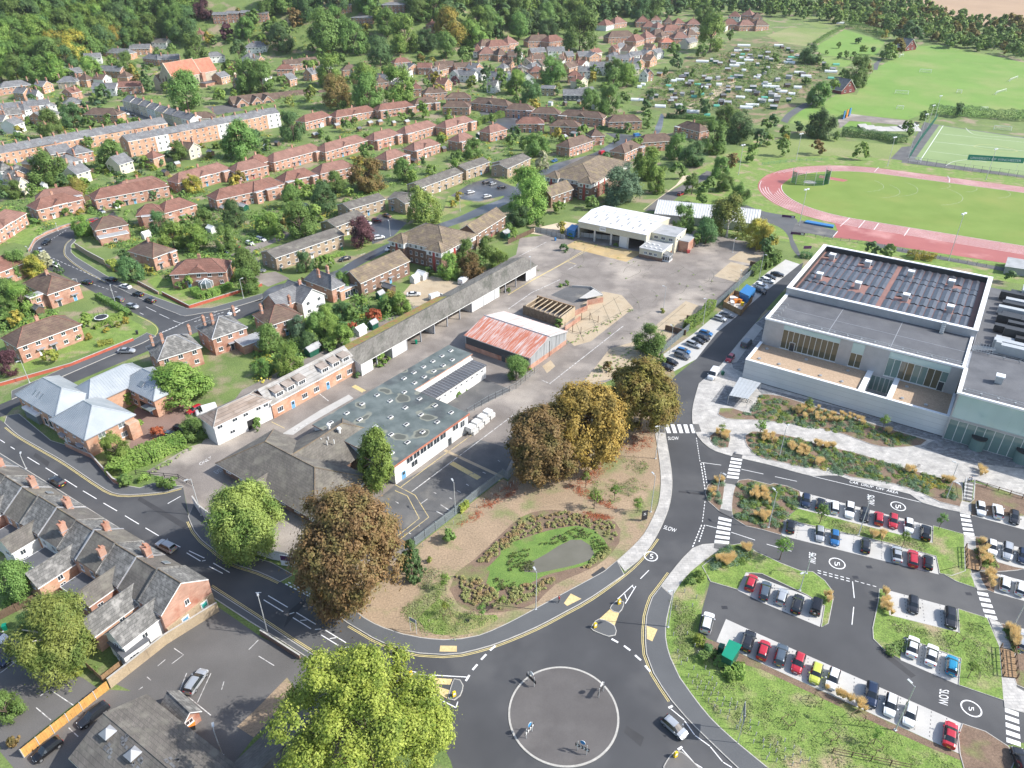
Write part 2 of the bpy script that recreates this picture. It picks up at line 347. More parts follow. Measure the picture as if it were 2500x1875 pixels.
sheet('loading_bay', pl('12', 1810, 1480, 1965, 1290, 2090, 1145, 2150, 1180, 2020, 1350, 1930, 1470), .121, 'concrete')
# footpaths between the car park beds
for c in(pl('22',1830,872,1942,880,1893,1192,1790,1138),pl('23',1680,1050,1765,1065,1760,1170,1672,1150),pl('23',1715,1335,1800,1350,1812,1480,1715,1450),
          pl('33',1915,390,2005,435,2120,660,2010,640),pl('33',2025,900,2140,905,2145,980,2300,1060,2240,1200,2050,1150,2035,1000),pl('33',1760,20,1830,10,1900,160,1820,160)):
 slab('path', c, .09, 'pave_light', smooth=False)
for c in(pl('22',1900,645,1980,662,1972,692,1888,676),pl('22',1840,866,1945,868,1925,915,1828,900),pl('22',1790,1115,1890,1140,1888,1192,1782,1140),pl('22',1268,402,1316,408,1325,475,1282,472),pl('22',1560,400,1610,402,1632,465,1585,470),pl('22',1740,1412,1860,1420,1845,1470,1735,1450)):
 sheet('tactile_paving', c, .125, 'depot_dark')
# ---- car park bays (concrete) and beds
BAYS = {}
for k,c in dict(a=pl('23',318,968,1440,1262,1442,1400,300,1108),b=pl('23',200,1200,330,1240,780,1340,1040,1400,1468,1520,1492,1668,165,1340),
          c=pl('23',1790,1040,2400,1190,2400,1340,1770,1170),d=pl('23',1880,1360,2400,1500,2480,1700,1990,1560),e=pl('33',-130,10,380,205,530,290,490,468,0,262)+pl('32',1940,160,2010,15),
          f=pl('33',1050,155,1652,318,1668,512,1080,368),g=pl('33',1200,560,1675,740,1655,958,1170,748),h=pl('32',1840,402)+pl('33',0,540,1690,1285,1668,1540,0,778)+pl('32',1760,592),
          i=pl('33', 1985, 20, 2400, 130, 2400, 300, 1960, 180), j=pl('33', 2190, 480, 2500, 560, 2500, 760, 2180, 700)).items():
 BAYS[k] = sheet('parking_bays', c, .014, 'bay', CARPARK)
def bed(name, pts, mat='mulch', h=.10, step=2, sm=True): return slab(name, pts, h, mat, kerb=.13, step=step, smooth=sm)
BEDS = {}
BEDS['entrance_long']=bed('planting_bed',pl('22',1772,320,1790,268,1900,270,2045,315,2075,250,2150,160)+pl('23',0,150,150,165,400,242,900,392,1300,512,1390,540,1340,580,1100,600,920,573,700,490,400,420,0,372)+pl('22',2000,366,1840,356),h=.20)
BEDS['front_long']=bed('planting_bed',pl('22',2000,500,2060,465)+pl('23',100,480,300,520,450,570,800,650,1180,770,1620,890,1685,930,1668,1100,1500,1060,1350,985,1200,930,1000,882,750,850,650,810,560,770,400,775,200,732,0,690)+pl('22',2100,662,2022,590),h=.20)
BEDS['round'] = bed('planting_bed', pl('22', 1700, 505, 1750, 468, 1868, 470, 1876, 520, 1860, 600, 1790, 606, 1712, 550), h=.20)
BEDS['nose'] = bed('planting_bed', pl('22', 1826, 872, 1740, 872, 1685, 920, 1664, 980, 1690, 1050, 1786, 1136))
BEDS['corner']=bed('planting_bed',pl('22',1948,876,2212,912)+pl('23',100,900,318,966,302,1110,190,1200,160,1336,0,1290)+pl('22',1900,1192))
bed('lawn',pl('23',300,1112,1440,1404,1445,1258,1705,1330,1715,1640,1600,1680,1500,1660,1470,1516,1040,1396,780,1336,330,1236,200,1196),'grass',sm=False)
bed('lawn',pl('22',1866,1425,1960,1410,2100,1480,2212,1530)+pl('23',150,1570,330,1640)+pl('33',430,5,530,80,590,160,600,240,560,440,500,474,530,292,380,200,0,20)+pl('32',2010,12,1940,155,1710,88)+pl('22',1640,1600,1760,1505,1860,1494),'grass',sm=False)
bed('lawn',pl('33',990,150,1046,152,1076,370,1668,518,1656,318,1900,395,2005,640,2040,1090,1660,960,1680,738,1198,556,1168,742,1050,680,940,570,935,480,985,240),'grass',sm=False)
bed('lawn', pl('33', 1490, 0, 1750, -60, 1800, 140, 1640, 85), 'grass', .094, sm=False)
bed('planting_bed',pl('33',1830,0,1960,10,1960,182,1900,160));bed('planting_bed',pl('33',2020,440,2140,480,2180,700,2130,690));bed('planting_bed',pl('23',1800,1350,1880,1362,1990,1565,2212,1620)+pl('33',1960,5,1840,-10))
bed('planting_bed',pl('33',1694,1288,2080,1480,2080,1720,1720,1720,1672,1545));bed('planting_bed',pl('33',2140,690,2400,760,2400,1000,2150,960))
bed('lawn', pl('23', 1770, 1175, 1762, 1060, 1790, 1036, 1800, 900, 2500, 1060, 2500, 1180), 'mulch', sm=False)
sheet('lawn',pl('32',1392,214,1462,96,1545,10)+pl('22',1645,1570,1700,1600)+pl('32',1640,310,1600,530,1760,600)+pl('33',0,782,1668,1545,1720,1725,2000,2000,0,2400)+pl('32',2300,1770,2190,1664,1900,1424,1700,1234,1550,1044,1450,904,1370,734,1335,562,1345,402),.02,'grass')
sheet('planting_bed',pl('33',0,780,1668,1545,1690,1600,1400,1480,800,1210,400,1020,0,830)+pl('32',1900,760,1660,660,1640,560,1760,600),.028,'mulch')
# ---- the roundabout
RBC = P('32', 469, 1203); RBR = (P('32', 928, 1203) - P('32', 10, 1203)).length / 2
slab('roundabout_island',[RBC+Vector((RBR*math.cos(2*math.pi*i/72),RBR*math.sin(2*math.pi*i/72),0))for i in range(72)],.07,'island_top',kerb=.3,smooth=False)
slab('traffic_island', pl('32', 700, 480, 770, 405, 900, 462, 905, 540, 850, 550, 720, 500), .11, 'footway', step=.8)
slab('traffic_island', pl('32', 862, 315, 930, 245, 978, 262, 975, 290, 938, 350), .11, 'footway', step=.8)
sheet('tactile_paving', pl('32', 772, 402, 860, 322, 940, 350, 900, 460), .06, 'tactile')
slab('traffic_island', pl('31', 1330, 868, 1515, 900, 1490, 1000, 1320, 920), .11, 'footway', step=.8)
slab('traffic_island', pl('31', 1690, 910, 1740, 920, 1765, 965, 1740, 1050, 1690, 1088, 1640, 1078), .11, 'footway', step=.8)
sheet('tactile_paving',pl('31',1520,900,1675,910,1655,958,1510,952),.06,'tactile');sheet('tactile_paving',pl('31',1520,962,1650,1005,1628,1075,1500,1000),.06,'tactile')
sheet('tactile_paving',pl('31',1572,630,1712,632,1712,682,1566,680),.118,'tactile');sheet('tactile_paving',pl('32',530,190,620,235,500,295,472,272),.118,'tactile')
sheet('tactile_paving', pl('32', 1170, 462, 1262, 492, 1218, 594, 1172, 572), .118, 'tactile')
slab('traffic_island',pl('32',1410,1520,1370,1560,1330,1700,1700,1780,1560,1610,1470,1530),.11,'asphalt_worn',step=.8)
# ---- town streets on the left
LEFT_ROAD=sheet('road',sp(pl('10',960,190,850,262,720,292,560,332,400,392,300,455,258,540,290,605,420,695,560,745,800,880,1000,990,1170,1070,1290,1130,1342,1190,1315,1245))+pl('10',1200,1305,900,1425,600,1555,380,1650,100,1780,-300,1950)+pl('20',-300,430,50,325,110,265)+pl('10',900,1520,1300,1350,1700,1200,2000,1110,2330,980,2400,920)+pl('10',2212,930,1900,1022,1700,1052,1560,1075,1480,1050,1300,980)+sp(pl('10',1100,890,900,790,700,680,580,590,550,540,565,470,620,420,830,330,1000,240)),.004,'asphalt')
fway('pavement',sp(pl('10',620,420,565,470,550,540,580,590,700,680,900,790,1100,890,1300,980,1480,1052,1560,1077,1700,1054,1900,1024,2212,932)),pl('10',640,440,600,480,600,540,640,580,900,740,1180,870,1340,930,1580,1015,1780,1010,2212,890))
fway('pavement',sp(pl('10',850,262,720,292,560,332,400,392,300,455,258,540)),sp(pl('10',850,240,720,265,550,305,390,365,285,430,240,530)))
fway('pavement',pl('10',1315,1247,1200,1307,900,1427,600,1557,380,1652,100,1782),pl('10',1240,1220,1130,1280,900,1375,600,1490,380,1590,100,1710))
ESTATE=sheet('road',sp(pl('10',2150,960)+pl('11',150,830,420,770,700,690,850,600,1100,480,1400,350,1700,250,1900,160,2100,80)+pl('02',0,1600,380,1390,700,1300,880,1200,950,1160,860,1130))+sp(pl('02',1180,1180,1060,1190,960,1260,800,1360,450,1480,100,1640))+sp(pl('11',2180,110,1850,250,1600,340,1250,470,950,620,760,720,500,800,150,920)),.004,'asphalt_wet')
sheet('car_park', pl('11', 1060, 215, 1290, 290, 1180, 400, 1000, 470, 960, 300), .012, 'asphalt_wet')
sheet('car_park',pl('01',1660,1650,1830,1545,2000,1500,2212,1585,2250,1659)+pl('11',2100,62,1900,110,1740,90),.012,'asphalt_wet')
sheet('road',pl('10',2100,480,2300,430)+pl('11',200,340,340,390,0,530)+pl('10',2180,600,2212,720)+pl('11',180,700,300,760,120,830)+pl('10',2120,760,1950,560),.012,'depot_asphalt')
sheet('road',pl('01',1900,945,2000,930,2330,1010,2330,1080)+pl('02',180,1110,60,1100,-60,1080,-200,1020),.012,'asphalt_wet')
sheet('road',sp(pl('02',820,1120,960,1130,1190,1145,1250,1060,1290,960))+sp(pl('02',1320,960,1300,1080,1270,1130,1220,1200,1060,1195,900,1165)),.012,'asphalt_wet')
sheet('courtyard', pl('11', 1330, 800, 1500, 740, 1720, 790, 1700, 860, 1500, 990, 1320, 990, 1260, 880), .016, 'concrete_pad')
sheet('courtyard', pl('12', 200, 340, 480, 280, 600, 300, 560, 380, 350, 400, 180, 380), .016, 'sand_path')
sheet('courtyard',pl('20',1130,280,1250,190,1450,90,1620,240,1560,330,1600,390,1400,560,1260,620,1080,640,1120,470),.012,'mulch')
MATS_BRICKYARD = surf('brickyard', (.19, .125, .10), (.24, .16, .13), .3, .9, famt=.2, fine=4)
COL.objects['courtyard.002'].data.materials[0] = MATS['brickyard']
sheet('courtyard', pl('00', 1740, 900, 1960, 880, 2060, 930, 1830, 970), .02, 'asphalt_worn')
sheet('road', pl('00', 950, 960, 1010, 900, 1050, 900, 1400, 1000, 1500, 1040, 1400, 1060), .02, 'asphalt_wet')
# bottom left yards
YARD=sheet('car_park',pl('30',1840,300,2212,560)+pl('31',560,760,500,1000,0,1400)+pl('30',1960,1640,1200,1050,950,940,1400,560,1650,420),.012,'asphalt_worn')
sheet('car_park',pl('30',-100,500,100,560,500,830,700,900,830,990,600,1140,180,1480,-100,1480),.012,'asphalt_worn')
sheet('car_park',pl('30',930,1000,1300,1020,900,1450,650,1560,700,1700,150,1700,0,1520,20,1400,180,1480),.016,'asphalt_worn')
sheet('courtyard', pl('31', 0, 1180, 280, 895, 350, 1000, 0, 1400) + pl('30', 2120, 1390, 2000, 1310), .02, 'earth')
# depot yard surfaces
sheet('concrete_pad', pl('12', 590, 430, 720, 470, 1140, 540, 1000, 620, 480, 490), .016, 'ochre_pad', SITE)
sheet('concrete_pad',pl('12',480,1260,620,980,800,870,960,900,1060,1010,700,1290,560,1330),.016,'concrete_pad',SITE)
sheet('concrete_pad', pl('12', 360, 900, 520, 820, 700, 830, 800, 900, 660, 940, 560, 970), .02, 'depot_dark', SITE)
sheet('concrete_pad',pl('12',1740,740,1880,620,2040,660,1960,800),.016,'concrete_pad',SITE);sheet('concrete_pad',pl('12',1860,600,1960,530,2150,570,2130,650),.016,'concrete_pad',SITE)
sheet('concrete_pad',pl('12',1180,1210,1500,950,1640,1000,1330,1290),.016,'concrete_pad',SITE);sheet('concrete_pad',pl('12',620,1659,860,1350,1080,1290,1160,1440,900,1600),.014,'concrete_pad',SITE)
sheet('concrete_pad', pl('21', 1600, 215, 1800, 300, 2170, 110, 1900, 0, 1780, 20), .016, 'depot_dark', SITE)
sheet('concrete_pad',pl('21',1060,1020,1180,920,1900,530,2212,620,2100,850,1840,1050,1700,1170,1360,1430,1250,1480,1080,1280),.016,'depot_dark',SITE)
sheet('concrete_pad', pl('21', 240, 480, 560, 280, 800, 150, 840, 180, 460, 400, 330, 490), .016, 'concrete', SITE)
sheet('concrete_pad', pl('12', 290, 1500, 360, 1450, 400, 1500, 330, 1560), .016, 'concrete_pad', SITE)
sheet('bay_strip',pl('12',1310,1400,1400,1545,1590,1440,1760,1220,1920,1090,2160,880)+pl('13',180,752,320,640,200,600)+pl('12',2200,700,2040,830,1800,1030,1560,1230),.012,'bay',ROAD)
# ================================================================ sports ground
def build_track():
 a, b = P('13', 740, 250), P('13', 2212, 487); d = (b - a).normalized(); n = Vector((-d.y, d.x, 0))
 wd = ((P('03', 850, 1445) - a).dot(n) + (P('03', 2212, 1628) - a).dot(n)) / 2; r = wd / 2
 lm = P('13', 80, 50); c0 = a + n * r; c0 = c0 + d * ((lm - c0).dot(d) + r)      # centre of the left bend
 c1 = c0 + d * 95
 def ring(rad, k=40):
  pts = [c0 - n * rad + d * t for t in (95, 60, 30)]
  pts += [c0 + (-n * math.cos(t) - d * math.sin(t)) * rad for t in [math.pi * i / k for i in range(k + 1)]]
  pts += [c0 + n * rad + d * t for t in (30, 60, 95)]
  return pts + [c1 + (n * math.cos(t) + d * math.sin(t)) * rad for t in [math.pi * i / k for i in range(1, k)]]
 W = 10.6
 sheet('sports_lawn',[c0-n*(r+42)-d*70+Vector((0,0,0)),c0-n*(r+42)+d*200,c0+n*(r+40)+d*200,c0+n*(r+40)-d*75],.006,'grass')
 T = sheet('running_track', ring(r + W), .03, 'track')
 sheet('infield', ring(r - .2), .045, 'infield')
 for i in range(1, 9):
  ob('lane_line', stripmesh('lane_line', ring(r + i * W / 8.7), .2, .05, 'paint_white', True), T)
 ob('lane_line', stripmesh('lane_line', ring(r), .22, .055, 'paint_white', True), T)
 # apron on the near side (ten lanes) and the wide red area in the left bend
 sheet('runup_area',[a-n*(W-.5)-d*4,b-n*(W-.5)+d*120,b-n*(W+4.6)+d*120,P('13',1000,470),P('13',880,445),P('13',600,415),P('13',640,360)],.025,'track')
 ob('infield_area',flatmesh('infield_area',sp(pl('03',0,1520,60,1470,200,1455,300,1440,270,1480,170,1560,100,1640)+pl('13',70,20,40,-20,0,0),2,True),.06,'track'),T)
 ob('runup_strip', flatmesh('runup_strip', pl('03', 490, 1478, 730, 1520, 690, 1535, 480, 1500), .06, 'track'), T)
 for x0,y0,x1,y1 in((740,250,660,320),(870,270,815,335),(985,295,945,350),(1245,337,1200,402),(640,362,592,418)):
  ob('cross_line', stripmesh('cross_line', pl('13', x0, y0, x1, y1), .25, .062, 'paint_white'), T)
 ob('cross_line',stripmesh('cross_line',pl('03',985,1412,950,1450),.25,.062,'paint_white'),T);ob('cross_line',stripmesh('cross_line',sp(pl('03',1565,1485,1585,1510,1580,1540)),.25,.062,'paint_white'),T)
 rnd = random.Random(3)
 inf = COL.objects['infield']
 for i,(x,y,rr)in enumerate(((1550,20,170),(1740,40,200),(1980,80,170),(900,20,160),(1000,60,200),(1120,40,210),(1450,100,190))):
  p = P('13', x - 120, y - 60); q = []
  for k in range(14):
   t = R(-55 + 110 * k / 13); q.append(p + (d * math.cos(t) + n * math.sin(t)) * (8 + i * 1.6))
  ob('throw_arc', stripmesh('throw_arc', q, .09, .062, 'paint_worn'), inf)
 sheet('tarmac_apron',pl('13',330,270,600,350,640,362,590,420,400,380,320,380,250,380,280,300),.035,'depot_dark')
 ob('landing_mat', None)if 0 else None
 sheet('path',sp(pl('13',-180,210,0,270,150,330,220,400,250,500,320,590),2)+sp(pl('13',340,600,300,500,260,400,300,270,200,230,0,190,-180,120),2),.03,'footway')
 return d, n, r, c0, W
TD, TN, TR, TC0, TW = build_track()
sheet('path', pl('13', 880, 455, 1010, 470, 1500, 570, 2212, 700, 2212, 730, 1500, 600, 1130, 530, 1000, 500), .02, 'depot_dark')
# hockey pitch
def build_hockey():
 p = pl('03', 1250, 1360, 1475, 1045, 2700, 1230, 2700, 1560)
 sheet('pitch_surround', [p[0] + Vector((-6, -3, 0)), p[1] + Vector((-6, 4, 0)), p[2], p[3]], .05, 'depot_dark')
 H = sheet('hockey_pitch', pl('03', 1290, 1345, 1495, 1058, 2700, 1240, 2700, 1555), .08, 'astro')
 for a,k in((pl('03',1340,1350,1530,1062),.3),(pl('03',1500,1130,2300,1210),.2),(pl('03',1450,1197,2300,1285),.25),(pl('03',1410,1275,2300,1390),.2),(sp(pl('03',1720,1080,1760,1120,1850,1145,2212,1168)),.22),(sp(pl('03',1550,1400,1620,1365,1750,1350,1900,1370)),.22)):
  ob('pitch_line', stripmesh('pitch_line', a, k, .12, 'paint_white'), H)
 ob('pitch_line',stripmesh('pitch_line',sp(pl('03',1790,1240,1840,1222,1950,1225,2080,1250,2155,1278,2080,1285,1950,1270,1850,1255),2,True),.2,.12,'paint_yellow',True),H)
build_hockey()
sheet('path', pl('03', 1085, 1340, 1180, 1240, 1240, 1235, 1300, 1250, 1235, 1362), .04, 'depot_dark')
sheet('grass_bank',pl('03',-50,1340,0,1200,200,1160,600,1180,1230,1230,1090,1340,600,1310,200,1330),.03,'meadow')
SPORT=sheet('sports_field',pl('03',500,880,640,790,800,800,850,700,960,580,1100,500,1200,440,1330,390,1500,380,2300,545,2300,1010,1700,985,1400,950,1230,1010,700,960),.03,'sports_grass')
sheet('lawn',pl('03',230,1040,330,930,500,880,720,960,640,1030,400,1060),.03,'sports_grass');sheet('lawn',pl('03',640,1090,740,1025,920,1030,940,1110,800,1110),.05,'sports_grass')
sheet('path',sp(pl('03',160,1020,210,960,300,900,380,865,420,855))+sp(pl('03',430,880,330,935,250,990,215,1040)),.06,'footway');sheet('path',pl('03',945,540,1010,485,1035,490,990,530,975,590,945,590),.06,'footway')
sheet('skate_park', pl('03', 640, 1010, 740, 960, 1235, 1020, 1225, 1060, 900, 1030, 740, 1020, 660, 1085), .06, 'depot_asphalt')
sheet('meadow',pl('03',40,300,240,230,640,250,500,300,370,390,150,360),.05,'meadow');sheet('meadow',pl('03',350,190,430,145,640,185,620,220,500,240),.05,'meadow')
sheet('meadow',pl('03',440,400,700,250,1040,350,960,470,780,480,640,480,520,470),.05,'sports_grass');sheet('lawn',pl('03',500,490,640,480,780,520,700,565,560,560),.05,'sports_grass');sheet('meadow',pl('03',770,210,960,240,1040,275,900,280),.05,'meadow')
sheet('ploughed_field',[Vector((x,y,0))for x,y in((470,830),(600,845),(760,740),(1300,700),(2400,900),(2400,1800),(900,1500),(430,1100),(440,900))],.1,'plough')
sheet('meadow',[Vector((x,y,0))for x,y in((150,1150),(430,1100),(900,1500),(2400,1800),(2400,2400),(0,2400))],.08,'meadow')
sheet('allotment_ground',pl('02',1150,760,1300,620,1500,480,1750,400,1900,330,2212,300)+pl('03',100,260,150,350,380,400,300,480,640,560,640,660,420,720,380,850,130,980,-50,1050)+pl('02',2000,1010,1740,960,1330,1000,1290,940,1030,880),.04,'allotment')
sheet('path',sp(pl('02',1500,900,1600,850,1760,740,1900,660,1920,720,1800,790,1680,870,1540,920),4,True),.08,'concrete_pad');sheet('path',sp(pl('03',120,560,200,500,310,440))+sp(pl('03',330,450,220,520,140,580)),.08,'concrete_pad')
# verge and paths left of the track
sheet('path',pl('12',1140,180,1420,-30)+pl('02',1480,1480,1560,1480)+pl('12',1250,100,1150,180),.02,'sand_path')
sheet('road',pl('12',1150,190,1300,60)+pl('02',1590,1500,1680,1440,1780,1470,1700,1500)+pl('12',1480,30,1300,190),.016,'asphalt_worn')
sheet('lawn',pl('02',1480,1480,1700,1380,1820,1300,2212,1200)+pl('03',-40,1345,150,1335,-100,1420)+pl('12',2000,-40,2060,120,1900,160,1480,60)+pl('02',1720,1500),.014,'grass')
sheet('lawn',pl('11',760,410,1000,470,860,530,720,520),.016,'lush');sheet('lawn',pl('11',1130,200,1300,260,1560,250,1850,120,1640,60,1600,190,1240,210),.016,'lush');sheet('lawn',pl('01',1850,1530,2000,1470,2212,1500,2212,1580,2000,1495),.02,'lush')
sheet('verge',pl('10',-100,1640,560,1440,1100,1280,1230,1210,1240,1180,1000,1050,700,1060,500,1340,0,1520),.01,'grass');sheet('verge',pl('10',1240,780,1400,690,1500,800,1980,820,2200,850,1600,990,1370,890),.01,'grass')
sheet('verge', pl('10', 230, 480, 400, 360, 700, 260, 820, 230, 700, 200, 380, 280, 0, 440), .01, 'grass')
# ================================================================ building kit
courses('brick_red', (.41, .225, .16), (.49, .285, .21), (.42, .32, .25), .9, .3, c3=(.34, .14, .09))
courses('brick_orange', (.47, .275, .185), (.54, .33, .225), (.48, .36, .26), .9, .3, c3=(.45, .20, .11))
courses('brick_brown', (.20, .12, .085), (.27, .165, .115), (.25, .19, .15), .9, .3, c3=(.18, .11, .08))
courses('brick_buff', (.36, .27, .185), (.42, .32, .23), (.38, .32, .25), .9, .3, c3=(.30, .22, .15))
courses('tile_red', (.18, .088, .066), (.235, .12, .09), (.12, .06, .045), .6, .45, c3=(.17, .075, .055))
courses('tile_pink', (.20, .11, .086), (.25, .14, .11), (.17, .085, .065), .6, .45, c3=(.20, .105, .085))
courses('tile_brown', (.115, .075, .058), (.15, .10, .075), (.07, .05, .04), .6, .45, c3=(.17, .125, .085))
courses('tile_lichen', (.15, .115, .085), (.20, .155, .11), (.10, .08, .06), .6, .45, c3=(.24, .19, .10))
courses('tile_concrete', (.115, .105, .092), (.15, .135, .12), (.085, .08, .072), .38, .28, c3=(.19, .18, .15))
courses('tile_mossy', (.125, .113, .096), (.165, .15, .127), (.10, .09, .077), .35, .26, c3=(.21, .195, .155))
courses('slate', (.135, .138, .145), (.185, .187, .193), (.08, .083, .09), .5, .35, c3=(.22, .225, .225))
courses('slate_old', (.115, .113, .107), (.19, .186, .175), (.07, .068, .064), .5, .35, c3=(.31, .30, .28), s3=.2)
courses('orange_tile', (.40, .145, .095), (.46, .185, .125), (.36, .13, .08), .6, .45, c3=(.42, .15, .09))
surf('render_white', (.60, .60, .58), (.69, .69, .67), .3, .85, (.58, .57, .54), .15, (.6, .8), famt=.05)
surf('render_cream', (.56, .50, .38), (.62, .56, .44), .4, .85, famt=.06)
surf('stone', (.38, .34, .26), (.47, .42, .33), .9, .9, (.32, .28, .22), .3, (.5, .7), 4, .2)
surf('ashlar_brown', (.36, .28, .18), (.43, .34, .23), .5, .9, (.28, .22, .15), .25, (.5, .7), 4, .2)
plain('upvc',(.80,.80,.79),.4);plain('door_dark',(.06,.07,.08),.4);plain('door_blue',(.14,.33,.52),.4);plain('door_red',(.32,.05,.05),.4)
glass('window_glass', (.035, .045, .055)); glass('window_light', (.16, .19, .20))
plain('lead',(.30,.31,.33),.6);plain('pot',(.42,.20,.12),.8);plain('steel',(.55,.57,.58),.4,.6);plain('galv',(.50,.52,.52),.5,.4)
plain('black_metal',(.03,.03,.033),.5);plain('dark_void',(.02,.02,.021),.9);plain('timber',(.30,.19,.10),.85,var=.2);plain('timber_dark',(.13,.085,.055),.9,var=.2);plain('timber_new',(.58,.31,.09),.8,var=.2)
surf('roof_felt', (.075, .077, .08), (.095, .097, .10), .4, .75, famt=.15)
surf('flat_grey', (.30, .31, .315), (.38, .385, .39), .35, .75, (.24, .25, .25), .3, (.5, .7), famt=.12)
WIN_H = {}
def win_mesh(w, h, bars, gm, fm='upvc', sill=True):
 m = MB(); t = .07; d0, d1 = -.06, .03
 m.box(-w / 2, w / 2, d0, d1, 0, t, 0); m.box(-w / 2, w / 2, d0, d1, h - t, h, 0)
 m.box(-w / 2, -w / 2 + t, d0, d1, t, h - t, 0); m.box(w / 2 - t, w / 2, d0, d1, t, h - t, 0)
 for k in range(1, bars + 1):
  x = -w / 2 + w * k / (bars + 1); m.box(x - t * .4, x + t * .4, d0, d1, t, h - t, 0)
 m.add([(-w / 2 + t, -.012, t), (w / 2 - t, -.012, t), (w / 2 - t, -.012, h - t), (-w / 2 + t, -.012, h - t)], [(0, 1, 2, 3)], 1)
 if sill: m.box(-w / 2 - .08, w / 2 + .08, -.14, d1, -.07, 0, 0)
 return m.mesh('window', [fm, gm])
def window(par, x, y, z, w=1.2, h=1.2, face=0.0, bars=1, gm='window_glass', fm='upvc', name='window', sill=True):
 return ob(name,cached(('win',round(w,2),round(h,2),bars,gm,fm,sill),lambda:win_mesh(w,h,bars,gm,fm,sill)),par,(x,y,z),face)
def door_mesh(w, h, m1):
 m = MB(); m.box(-w / 2 - .08, w / 2 + .08, -.05, .03, 0, h + .08, 0); m.box(-w / 2, w / 2, -.08, .02, .02, h, 1)
 m.box(-w * .3, w * .3, -.085, .0, h * .55, h * .9, 2)
 return m.mesh('door', ['upvc', m1, 'window_glass'])
def door(par, x, y, z=0, w=.95, h=2.05, face=0.0, mt='upvc', canopy=False):
 o = ob('door', cached(('door', w, h, mt), lambda: door_mesh(w, h, mt)), par, (x, y, z), face)
 if canopy: ob('canopy', cached('canopy', lambda: MB().box(-1.1, 1.1, -.9, .02, 2.35, 2.5).mesh('canopy', ['lead'])), o)
 return o
def chimney(par, x, y, z0, z1, a=.9, b=.6, mt='brick_red', pots=2, rz=0.0):
 def mk():
  m = MB(); h = z1 - z0
  m.box(-a / 2, a / 2, -b / 2, b / 2, 0, h, 0); m.box(-a / 2 - .07, a / 2 + .07, -b / 2 - .07, b / 2 + .07, h - .28, h - .06, 0)
  m.box(-a / 2 - .1, a / 2 + .1, -b / 2 - .1, b / 2 + .1, h * .52 - .35, h * .52 - .25, 2)
  for k in range(pots):
   px = -a / 2 + a * (k + .5) / pots; m.tube((px, 0, h - .06), (px, 0, h + .42), .14, .11, 8, 1)
  return m.mesh('chimney', [mt, 'pot', 'lead'])
 return ob('chimney', cached(('chim', round(z1 - z0, 1), a, b, mt, pots), mk), par, (x, y, z0), rz)
def roof_mesh(x0, x1, y0, y1, ze, rise, kind, ov, mt, ax=None, mf='upvc', hipr=1.0, th=.16):
 """hip / gable roof over a rectangle; ridge along the longer side unless ax says otherwise"""
 X0, X1, Y0, Y1 = x0 - ov, x1 + ov, y0 - ov, y1 + ov
 L, D = x1 - x0, y1 - y0
 if ax is None: ax = 'x' if L >= D else 'y'
 half = (D if ax == 'x' else L) / 2; zo = ze - ov * rise / half; zr = ze + rise
 m = MB(); cx, cy = (x0 + x1) / 2, (y0 + y1) / 2
 if ax == 'x':
  hx = min((half + ov) * hipr, (L + 2 * ov) / 2 - .01) if kind == 'hip' else 0
  a, b = (X0 + hx, cy, zr), (X1 - hx, cy, zr)
  c = [(X0, Y0, zo), (X1, Y0, zo), (X1, Y1, zo), (X0, Y1, zo)]
  fs = [(0, 1, 5, 4), (2, 3, 4, 5)] + ([(1, 2, 5), (3, 0, 4)] if kind == 'hip' else [])
 else:
  hy = min((half + ov) * hipr, (D + 2 * ov) / 2 - .01) if kind == 'hip' else 0
  a, b = (cx, Y0 + hy, zr), (cx, Y1 - hy, zr)
  c = [(X0, Y0, zo), (X1, Y0, zo), (X1, Y1, zo), (X0, Y1, zo)]
  fs = [(1, 2, 5, 4), (3, 0, 4, 5)] + ([(0, 1, 4), (2, 3, 5)] if kind == 'hip' else [])
 top = c + [a, b]
 m.add(top, fs, 0)
 m.add([(p[0], p[1], p[2] - th) for p in top], [f[::-1] for f in fs], 1)
 ed=[(0,1),(1,2),(2,3),(3,0)]if kind=='hip' else([(0,1),(2,3),(1,5),(5,2),(3,4),(4,0)]if ax=='x' else[(1,2),(3,0),(0,4),(4,1),(2,5),(5,3)])
 for i, j in ed:
  p, q = top[i], top[j]
  m.add([p, q, (q[0], q[1], q[2] - th - .06), (p[0], p[1], p[2] - th - .06)], [(0, 3, 2, 1)], 1)
 rg = [(4, 5)] + (([(0, 4), (3, 4), (1, 5), (2, 5)] if ax == 'x' else [(0, 4), (1, 4), (2, 5), (3, 5)]) if kind == 'hip' else [])
 for i, j in rg:
  if (Vector(top[i]) - Vector(top[j])).length > .1: m.tube(top[i], top[j], .13, None, 5, 2)
 return m
def wall_mesh(x0, x1, y0, y1, ze, rise, kind, ax, z0=-.1):
 m = MB(); m.box(x0, x1, y0, y1, z0, ze)
 if kind == 'gable':
  if ax=='x':m.add([(x0,y0,ze),(x0,y1,ze),(x0,(y0+y1)/2,ze+rise-.05),(x1,y0,ze),(x1,y1,ze),(x1,(y0+y1)/2,ze+rise-.05)],[(0,2,1),(3,4,5)])
  else:m.add([(x0,y0,ze),(x1,y0,ze),((x0+x1)/2,y0,ze+rise-.05),(x0,y1,ze),(x1,y1,ze),((x0+x1)/2,y1,ze+rise-.05)],[(0,1,2),(4,3,5)])
 return m
